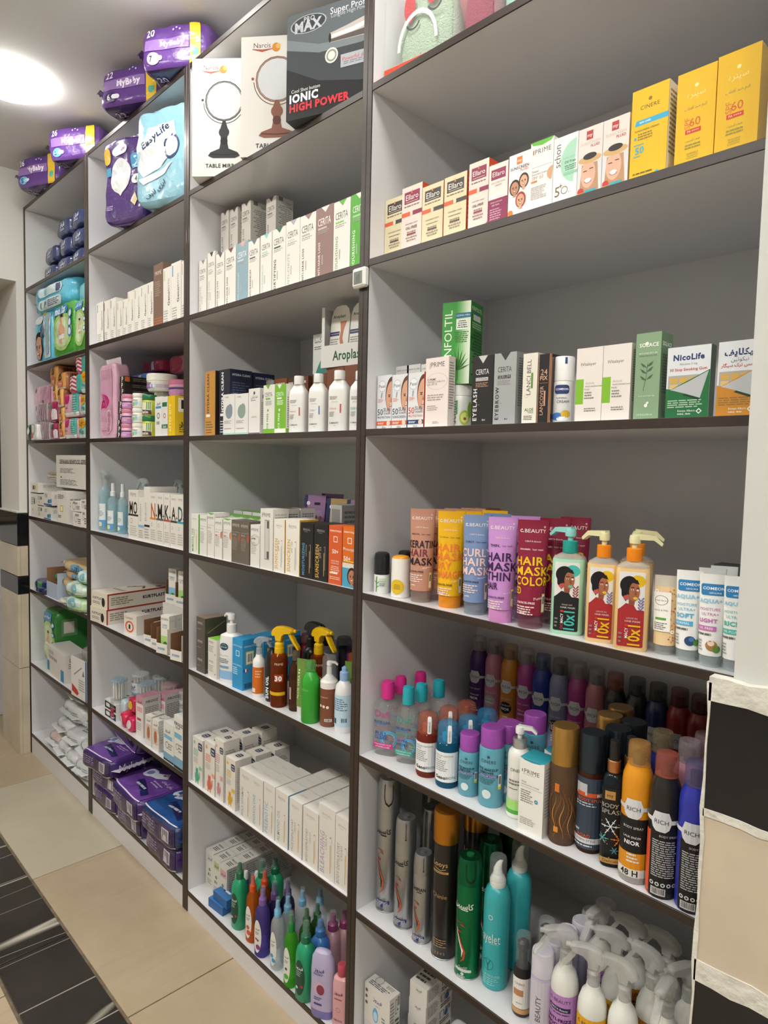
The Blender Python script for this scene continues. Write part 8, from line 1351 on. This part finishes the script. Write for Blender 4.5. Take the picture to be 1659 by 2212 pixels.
# diaper packs
G1B = 'diaper packs on the first unit'
P = (-3.38, -0.045, 2.089, 0.6303, 0.1482)
bag((P[0] + .22, .1, Z1['B'] + .213), (.46, .2, .12), 'light blue diaper pack lying on top with its end sticking out', G1B, '#52b0cc', {'f': lambda a: (a.RR(.22, .55, .8, .9, .05, '#c8dce0'), a.RR(.22, .08, .8, .45, .05, '#c8dce0'), a.bars(.26, .15, .42, .38, 14, '#333'), a.R(.66, .58, .76, .86, '#2a3a6a'), a.R(.34, .6, .42, .85, '#8ac0d0'), a.L(.45, .15, .75, .4, 4, '#667'), a.E(.05, .2, .05, '#b83a44', rv=.14))}, k=6, amp=.006, yaw=.03, name='diaper_pack', seed=90, seals='l', sealcol='#c4d4d4')
baby_ = lambda a, u, v, s: (a.E(u, v, s, '#d8a88c', rv=s * 1.2 * a.w / a.h), a.E(u, v + s * 1.7 * a.w / a.h, s * .6, '#d8a88c'), a.E(u, v + s * 2.05 * a.w / a.h, s * .55, '#3a281e', rv=s * .3 * a.w / a.h), a.R(u - s * .9, v - s * .6 * a.w / a.h, u + s * .9, v - s * .1 * a.w / a.h, '#e6e6e4'))
def a_mol(w1): return lambda a: (a.E(.5, .45, .45, '#a8cc7a', rv=.36), a.E(.5, .45, .36, '#c8dcae', rv=.28), baby_(a, .48, .42, .14), a.RR(.1, .78, .75, .95, .08, '#3a8ac0'), a.T(w1, .42, .87, .5, '#e8eef4', bold=2), [a.E(.86, .75 - k * .17, .08, '#3a7ab0') for k in range(3)], [a.E(.86, .75 - k * .17, .055, '#dfe6ea') for k in range(3)])
pk((-3.409, 0.01, 1.889, 0.2372, 0.2272), .09, 'light blue diaper pack with a baby, standing at the left', G1B, '#5cb8d4', lambda a: (a.R(.6, .05, .95, .95, '#cfe0e2'), person(a, .3, .3, .24, '#c99478', '#241812'), a.E(.35, .85, .25, '#dfe8ec', rv=.08), a.E(.5, .62, .13, '#2a4a7a'), [a.E(.78, .85 - k * .2, .12, '#9ab8c0') for k in range(4)], a.R(.55, .92, .75, 1, '#d8c02a')), name='diaper_pack', seed=91, k=8)
pk((-3.134, 0, 1.889, 0.263, 0.2214), .1, 'green diaper pack with a standing baby in the middle', G1B, '#4a9a38', a_mol('molfix'), name='diaper_pack', seed=92, k=8)
pk((-2.88, 0.005, 1.889, 0.1268, 0.2131), .1, 'green diaper pack with a sleeping baby at the right upright', G1B, '#56a040', a_mol('مولفیکس'), name='diaper_pack', seed=93, k=8)
pk((-2.9, 0.03, 2.089, 0.0767, 0.0883), .1, 'small teal pack on top at the right upright', G1B, '#6ab0c0', None, name='diaper_pack', seed=94)
# tissue and pad packs, piled high
G1C = 'tissue and pad packs piled on the eye-level shelf'
def a_str(a): a.R(0, 0, 1, 1, '#c8b4bc'); [a.R(.15 + k * .1, .05, .2 + k * .1, .95, '#7a5a68') for k in range(8)]; a.poly([(.0, .75), (.1, .95), (.2, .75), (.1, .6)], '#2f6a3c')
a_pp = lambda a: (a.poly([(.04, .8), (.12, .95), (.22, .8), (.12, .66)], '#2f6a3c'), a.R(.4, .1, .95, .9, '#b8849c'), a.bars(.5, .1, .6, .3, 5, '#444'))
a_lf2 = lambda a: (a.poly([(.05, .9), (.5, .9), (.4, .6), (.1, .65)], '#2f6a3c'), a.poly([(.5, .1), (.5, .5), (.6, .6), (.85, .6), (.95, .5), (.95, .1)], '#e4dce0'), a.R(.5, .65, .95, .95, '#b02a5a'))
a_or = lambda a: (a.E(.5, .36, .26, '#c07058', rv=.2), a.T('my', .5, .35, .3, '#e6c8b0'), a.T('B', .5, .8, .3, '#5a3a1c', bold=1), a.R(0, 0, 1, .12, '#dcd4cc'))
a_pt = lambda a: (a.R(.6, 0, 1, 1, '#3f9a90'), a.E(.22, .8, .2, '#b8246c', rv=.24), a.T('لطیفه', .2, .42, .2, '#333', bold=1), a.R(0, 0, 1, .2, '#dcdad6'), a.L(.64, .1, .9, .9, 8, '#9ccac4'))
a_lg = lambda a: (a.E(.5, .72, .36, '#dc9c1c', rv=.24), a.T('Light', .5, .72, .5, '#5a3414'), a.T('روزانه', .5, .36, .5, '#234', bold=1), a.R(0, 0, 1, .18, '#d4dcd8'))
a_zig = lambda a: ([a.band([(0, .1 + k * .2), (.3, .25 + k * .2), (.6, .1 + k * .2), (1, .25 + k * .2)], .06, '#b83a5c') for k in range(4)], [a.band([(0, .2 + k * .2), (.3, .35 + k * .2), (.6, .2 + k * .2)], .05, '#d8d4d4') for k in range(4)], a.R(.62, 0, 1, 1, '#4aa094'))
C1 = [((-3.479, 0, 1.538, 0.117, 0.0788), '#dcdcd8', lambda a: (a.ring(.5, .7, .25, .2, '#8a8a88'), a.E(.4, .3, .12, '#b83a3a')), 'white roll pack at the left front'), ((-3.495, -0.005, 1.538, 0.0572, 0.0755), '#2a4a38', lambda a: a.E(.5, .6, .3, '#dfe6e0'), 'dark green and white pack at the very left'),
      ((-3.416, 0.02, 1.538, 0.1761, 0.0868), '#c8b4bc', a_str, 'striped pink tissue pack, bottom left'), ((-3.454, 0.02, 1.618, 0.1916, 0.0955), '#c8b4bc', a_str, 'striped pink tissue pack, middle left'), ((-3.488, 0.025, 1.693, 0.2631, 0.1019), '#cfa0b4', a_pp, 'pink tissue pack with a green leaf, upper left'),
      ((-3.23, 0.015, 1.538, 0.1155, 0.0764), '#9a4a64', a_lf2, 'dark pink tissue pack with a cup, bottom'), ((-3.281, 0.02, 1.618, 0.1418, 0.095), '#9a4a64', a_lf2, 'dark pink tissue pack with a cup, middle'),
      ((-3.099, 0.01, 1.538, 0.0694, 0.076), '#d8a060', a_or, 'orange pad pack, bottom of its column'), ((-3.109, 0.012, 1.608, 0.0753, 0.0709), '#d8a55c', a_or, 'orange pad pack, second from below'), ((-3.125, 0.014, 1.678, 0.07, 0.0825), '#d8a55c', a_or, 'orange pad pack, third from below'), ((-3.203, 0.02, 1.703, 0.0605, 0.0797), '#d8a55c', a_or, 'orange pad pack, tilted left of its column'), ((-3.14, 0.016, 1.753, 0.1103, 0.0773), '#d49c54', a_or, 'orange pad pack, fourth from below'), ((-3.254, 0.025, 1.763, 0.1039, 0.1069), '#d49c54', a_or, 'orange pad pack, top left of its column'),
      ((-3.011, 0.004, 1.538, 0.1469, 0.0866), '#d8a4b4', a_pt, 'pink and teal pad pack, bottom right'), ((-3.021, 0.006, 1.628, 0.1784, 0.1012), '#d8a4b4', a_pt, 'pink and teal pad pack, middle right'), ((-2.857, 0.003, 1.538, 0.1073, 0.0867), '#8cc4bc', a_lg, 'mint pad pack with an orange sun, bottom'), ((-2.831, 0.004, 1.633, 0.082, 0.0843), '#8cc4bc', a_lg, 'mint pad pack with an orange sun, middle'),
      ((-2.957, 0.008, 1.723, 0.1524, 0.0794), '#a87a88', a_zig, 'zigzag patterned pad pack, upper right'), ((-2.891, 0.01, 1.798, 0.1324, 0.0748), '#a87a88', a_zig, 'zigzag patterned pad pack, topmost right'), ((-2.809, 0.004, 1.718, 0.0596, 0.0941), '#88c0b8', a_lg, 'mint pad pack at the right upright, upper')]
for k, (P, c, art, lab) in enumerate(C1): pk(P, .11 if k > 1 else .05, lab, G1C, c, art, name='tissue_pack', seed=100 + k, k=7, amp=.004, sart=(lambda a: a.bars(.2, .5, .6, .9, 8, '#4a2a1a')) if 6 < k < 13 else None, cols={'r': '#a8684a'} if 6 < k < 13 else None)
# dressings and medical cartons
G1D = 'medical supply cartons'
WC1 = '#d6d3cc'
a_sm = lambda a: (a.L(.1, .5, .6, .85, 4, '#8a8884'), a.R(.55, .55, .7, .8, '#333'), a.E(.3, .3, .08, '#c8a83a'))
a_bl = lambda a: (a.L(.1, .55, .5, .85, 3, '#888'), a.poly([(.5, .4), (1, .5), (1, .2), (.5, .15)], '#4a90b8'), a.R(0, 0, 1, .1, '#2f5f98'), a.bars(.5, .15, .75, .4, 7, '#333'))
a_ct = lambda a: (a.ring(.35, .55, .16, .15, '#555'), a.R(.25, .75, .7, .9, '#888'), a.L(.6, .2, .95, .6, 3, '#555'))
a_sep = lambda a: (a.T('SEPAHAN BEHPOOD SEPEHR', .62, .8, .98, '#222', bold=1), a.R(.12, .745, 1, .76, '#222'), a.L(.14, .45, .7, .6, 4, '#777'), a.poly([(.15, .3), (.18, .36), (.21, .3)], '#222'), a.L(.14, .08, .75, .26, 5, '#777'))
for P, D, art, lab in (((-3.494, 0.01, 1.177, 0.0905, 0.1096), .08, a_sm, 'white dressing carton, bottom left'), ((-3.389, 0.008, 1.177, 0.093, 0.0595), .08, a_sm, 'white dressing carton, second from left at the bottom'), ((-3.387, 0.008, 1.233, 0.0864, 0.0539), .08, a_sm, 'white dressing carton on top of the second one'), ((-3.29, 0.006, 1.177, 0.0952, 0.0566), .12, a_bl, 'white and blue glove carton, lower'), ((-3.288, 0.006, 1.243, 0.1074, 0.0612), .12, a_bl, 'white and blue glove carton, upper'), ((-3.495, 0.01, 1.292, 0.1123, 0.0473), .22, lambda a: (a.R(.3, .3, .5, .7, '#333'), a.E(.6, .5, .1, '#c8a83a')), 'long white tape carton with torn lid on top left'),
                       ((-3.091, 0, 1.177, 0.1207, 0.1376), .13, lambda a: (a.L(.1, .75, .8, .9, 3, '#555'), a.R(.3, .35, .6, .55, '#d0b03a'), a.R(.36, .38, .54, .52, '#e6e2d4'), a.L(.1, .15, .5, .25, 2, '#555')), 'tall opened white dressing carton'), ((-2.888, -0.004, 1.177, 0.0941, 0.0572), .06, a_ct, 'small white catheter carton, bottom right'), ((-2.925, 0, 1.239, 0.1111, 0.0396), .06, a_ct, 'small white catheter carton above it'), ((-2.805, 0, 1.177, 0.0553, 0.07), .07, a_ct, 'small white carton at the right upright, lower'), ((-2.819, 0.002, 1.243, 0.0697, 0.0467), .07, a_ct, 'small white carton at the right upright, upper')):
    carton(P, D, lab, G1D, WC1, art=art, sart=lambda a: (a.L(.1, .5, .6, .8, 3, '#9a9894')), name='medical_carton', cat='carton')
carton((-3.12, .135, Z1['D'], .36, .148), .16, 'white carton under the large printed one', G1D, WC1, name='medical_carton', cat='carton')
P = (-3.253, 0.05, 1.326, 0.3956, 0.1453)
carton((P[0], .05, P[2], .36, P[4]), .24, 'large white carton with a black headline on top of the pile', G1D, '#d8d5ce', art=a_sep, name='medical_carton', cat='carton')
carton((-3.41, .1, Z1['D'], .2, .1145), .16, 'plain white carton carrying the tape carton', G1D, WC1, name='medical_carton', cat='carton')
for k in range(3): bag((-3.34 + k * .03, .12, Z1['D'] + .178 + k * .012), (.2, .12, .011), 'flat torn card piece on the tape carton, %s' % ('lowest', 'middle', 'topmost')[k], G1D, ('#b8a890', '#c8c4bc', '#a89878')[k], None, k=9, amp=.003, yaw=.1 * k, name='card_piece', cat='card', n=6, mat='carton')
# wet wipes
G1E = 'wet wipe packs'
a_tan = lambda a: (a.E(.6, .5, .2, '#6aa0bc', rv=.34), a.T('سافتلن', .6, .5, .3, '#1f3a5a', bold=1), a.R(.0, .1, .14, .9, '#dcd0b4'))
a_grn = lambda a: (a.R(0, .5, 1, 1, '#c8d8d0'), a.E(.6, .65, .18, '#7ab0b8', rv=.3), a.R(0, 0, 1, .2, '#8cc45a'))
E1 = [(-3.48, .01, 0, .2, .055, '#222c5c', lambda a: a.R(.3, .4, .7, .9, '#3a8a4a'), 'navy wet wipe pack with green, lower left'), (-3.43, .05, .056, .26, .045, '#222c5c', lambda a: a.R(.3, .4, .7, .9, '#3a8a4a'), 'navy wet wipe pack with green, upper left'), (-3.4, -.012, 0, .13, .04, '#1f2850', None, 'navy wet wipe pack hanging at the front edge'),
      (-3.12, .03, .02, .2, .043, '#b89a70', a_tan, 'tan wet wipe pack, lowest of the tan pile'), (-3.17, .025, .064, .3, .04, '#c8a878', a_tan, 'tan wet wipe pack, second of the tan pile'), (-3.14, .03, .1055, .3, .0375, '#c8ac80', a_tan, 'tan wet wipe pack, third of the tan pile'), (-3.15, .02, .144, .38, .046, '#ccb084', a_tan, 'tan wet wipe pack, topmost of the tan pile'),
      (-2.98, -.025, 0, .22, .06, '#b4d4a8', a_grn, 'white and green wet wipe pack, bottom front'), (-2.97, -.02, .061, .21, .055, '#c8dccc', a_grn, 'white and green wet wipe pack, second layer'), (-2.86, -.005, .117, .11, .055, '#bcdcd4', a_grn, 'mint wet wipe pack at the right upright'), (-3.1, .0, 0, .11, .02, '#d8d4c4', None, 'cream wet wipe pack peeking out at the bottom')]
E1 = [((x, y, Z1['E'] + z, w, h), c, art, lab) for x, y, z, w, h, c, art, lab in E1]
for k, (P, c, art, lab) in enumerate(E1): pk(P, .14, lab, G1E, c, art, name='wipe_pack', seed=130 + k, k=3.5, amp=.008, seals='l')
r = empty('open_card_tray', ((-3.277, 0.01, 0.8207, 0.2093, 0.1002)[:3])); tag(r, 'pale blue open card tray with brown inside among the wipes', 'tray', G1E)
MB().box(0, .14, 0, .002, 0, .07, '#a8b4c8').box(0, .002, .002, .14, 0, .13, '#8a6a4c').box(.138, .14, .002, .14, 0, .12, '#a8b8cc').box(.002, .138, .138, .14, 0, .12, '#8a6a4c').box(.002, .138, .002, .138, 0, .002, '#8a6a4c').build('tray_walls', r)
# diaper pack and opened cartons
G1F = 'cartons and a diaper pack on the sixth shelf'
pk((-3.472, .05, Z1['F'], .168, .275), .3, 'green diaper pack with a baby picture, standing by itself', G1F, '#2f7a34', a_mol('مولفیکس'), lambda a: (a.R(.1, .55, .35, .85, '#5a8a5a'), a.R(.14, .6, .3, .8, '#c8c4b8'), a.E(.25, .3, .06, '#a8c8a8'), a.R(.5, .0, .56, 1, '#8ab08a')), name='diaper_pack', seed=150, k=9, n=12, tart=None)
carton((-3.298, .016, Z1['F'], .25, .13), .1, 'white dressing carton with blue corner bars', G1F, '#d4d0ca', art=lambda a: (a.R(0, .1, .14, .45, '#2f86b8'), a.R(.82, .05, 1, .45, '#2f86b8'), a.L(.1, .75, .5, .88, 3, '#888'), a.T('Hartmann', .35, .65, .5, '#777')), sart=lambda a: (a.T('Lock', .5, .8, .5, '#555'), a.L(.2, .5, .8, .7, 3, '#888')), yaw=-.04, name='dressing_carton', cat='carton')
P = (-2.904, -0.0141, 0.4558, 0.1544, 0.1204); x, y, z, w, h = P; y = -.012
r = empty('opened_carton', (x, y, z + .0003), .06); tag(r, 'opened white syringe carton with a red arrow at the right upright', 'carton', G1F)
D = .13; h = .17; w = .15
b = MB().box(0, w, 0, .002, 0, h, '#d6d4d0').box(0, .002, .002, D, 0, h, '#d0cec8').box(w - .002, w, .002, D, 0, h, '#3a5a9c').box(.002, w - .002, D - .002, D, 0, h, '#cac8c2').box(.002, w - .002, .002, D - .002, 0, .002, '#b8a88c').build('carton_walls', r)
pm = MB(); a = Art(w, h); a.poly([(.05, .12), (.4, .05), (.5, .12), (.4, .2), (.05, .3)], '#b83a30').band([(.2, .55), (.5, .7), (.7, .8)], .03, '#777').poly([(.72, .6), (.8, .75), (.88, .6)], '#777').R(.93, 0, 1, 1, '#2f54a0').L(.5, .2, .9, .5, 5, '#999').out(pm, lambda u, v, e: (u, -e, v)); tag(pm.build('printed_artwork', b), kind='stuff')
bag((x + .075, y + .07, z + .1), (.11, .08, .12), 'crumpled clear bag of tubing in the opened carton', G1F, '#c8c6c2', None, k=3, amp=.015, name='clear_bag', cat='bag', mat='cloudy', seed=160, n=9)
# white tissue packs at the bottom
G1G = 'white tissue packs on the bottom shelf'
a_ts = lambda a: (a.T('سافتلن', .35, .62, .3, '#4a5a6a', bold=1), a.L(.55, .25, .9, .7, 4, '#8a9298'), a.R(0, 0, .1, 1, '#e8e8e6'))
TG = [(-3.12, .16, .238, .24, .18, .09, 'topmost white tissue pack of the pile'), (-3.13, .15, .148, .24, .18, .086, 'white tissue pack, second from the top'), (-2.91, .16, .15, .17, .16, .085, 'white tissue pack at the upper right of the pile'), (-2.845, .09, .083, .16, .14, .062, 'white tissue pack leaning at the right upright'), (-3.24, .1, .0005, .15, .16, .07, 'crumpled pinkish tissue pack, bottom left'), (-3.1, .09, .0005, .14, .16, .072, 'white tissue pack, bottom second'), (-2.97, .08, .0005, .13, .16, .072, 'white tissue pack, bottom third'), (-2.84, .08, .0005, .13, .16, .08, 'white tissue pack, bottom right corner'), (-3.2, .12, .072, .17, .16, .072, 'white tissue pack with red print, second layer left'), (-3.02, .1, .074, .15, .15, .07, 'white tissue pack, second layer middle')]
for k, (x, y, z, w, d, h, lab) in enumerate(TG): bag((x, y, Z1['G'] + z), (w, d, h), lab, G1G, '#d0d2d2' if k not in (4,) else '#cdbcb4', {'f': a_ts, 't': a_ts}, None, k=4, amp=.008, yaw=.06 * ((k * 7) % 5 - 2), name='tissue_pack', seed=170 + k, seals='lf', n=9, sealcol='#dcdedd')

# ================================================================== small fixtures
# thermometer on the upright between the third and fourth unit
r = empty('thermometer', (-1.1105, -.0017, 1.862)); tag(r, 'small white square digital thermometer stuck on the upright', 'thermometer')
b = MB().bbox(-.021, .021, -.016, 0, -.021, .021, .004, '#e4e4e0', 'plastic').build('housing', r); MB().box(-.0135, .0135, -.0166, -.0158, -.0145, .0125, '#747c74', 'glossy_carton').build('screen', r)
pm = MB(); a = Art(.027, .027); a.T('24', .5, .62, .5, '#5c645c', bold=1).T('31', .5, .28, .4, '#5c645c').out(pm, lambda u, v, e: (-.0135 + u, -.0167 - e, -.0145 + v)); tag(pm.build('screen_digits', r), kind='stuff')
# scuffs on the laminate are left to the material; goods seen through the passage
XP = XW - .62
r = empty('white_counter', (XP - .5, -.42, 0)); tag(r, 'white counter with a brown top edge seen through the passage', 'counter', 'goods in the passage')
MB().box(0, .5, 0, .46, .003, 1.08, '#c4c6cc', 'white_laminate').build('counter_body', r); MB().box(-.01, .505, -.01, .465, 1.081, 1.1, '#fff', 'walnut_edge').build('counter_top', r)
for k, (z, h, c, lab) in enumerate(((1.1005, .1, '#8a7a62', 'printed brown magazine carton on the passage counter'), (1.201, .08, '#c4c6c8', 'white and blue carton on the passage counter'), (1.2815, .32, '#6a4a34', 'brown cardboard box with red print in the passage'), (1.602, .18, '#c8c6c0', 'white carton on the brown box in the passage'))):
    carton((XP - .36, -.3, z, .34, h), .3, lab, 'goods in the passage', c, sart=lambda a, k=k: (a.R(.1, .5, .9, .7, '#2f5f98') if k == 1 else a.R(.5, .1, .9, .8, '#8a2a30') if k == 2 else a.L(.1, .2, .9, .8, 4, '#555')), name='stored_carton', cat='carton')
r = empty('straw_basket', (XP - .2, -.13, 1.7825)); tag(r, 'straw basket on the topmost carton in the passage', 'basket', 'goods in the passage')
MB().lathe([(0, 0), (.09, 0), (.12, .06), (.13, .12), (.125, .12), (.11, .06)], '#a8844c', 'carton', 18).build('basket_body', r)
for t in range(3): MB().lathe([(.096 + t * .014, .02 + t * .035), (.1 + t * .014, .025 + t * .035), (.099 + t * .014, .03 + t * .035)], '#7a5c30', 'carton', 18).build('basket_band', r)
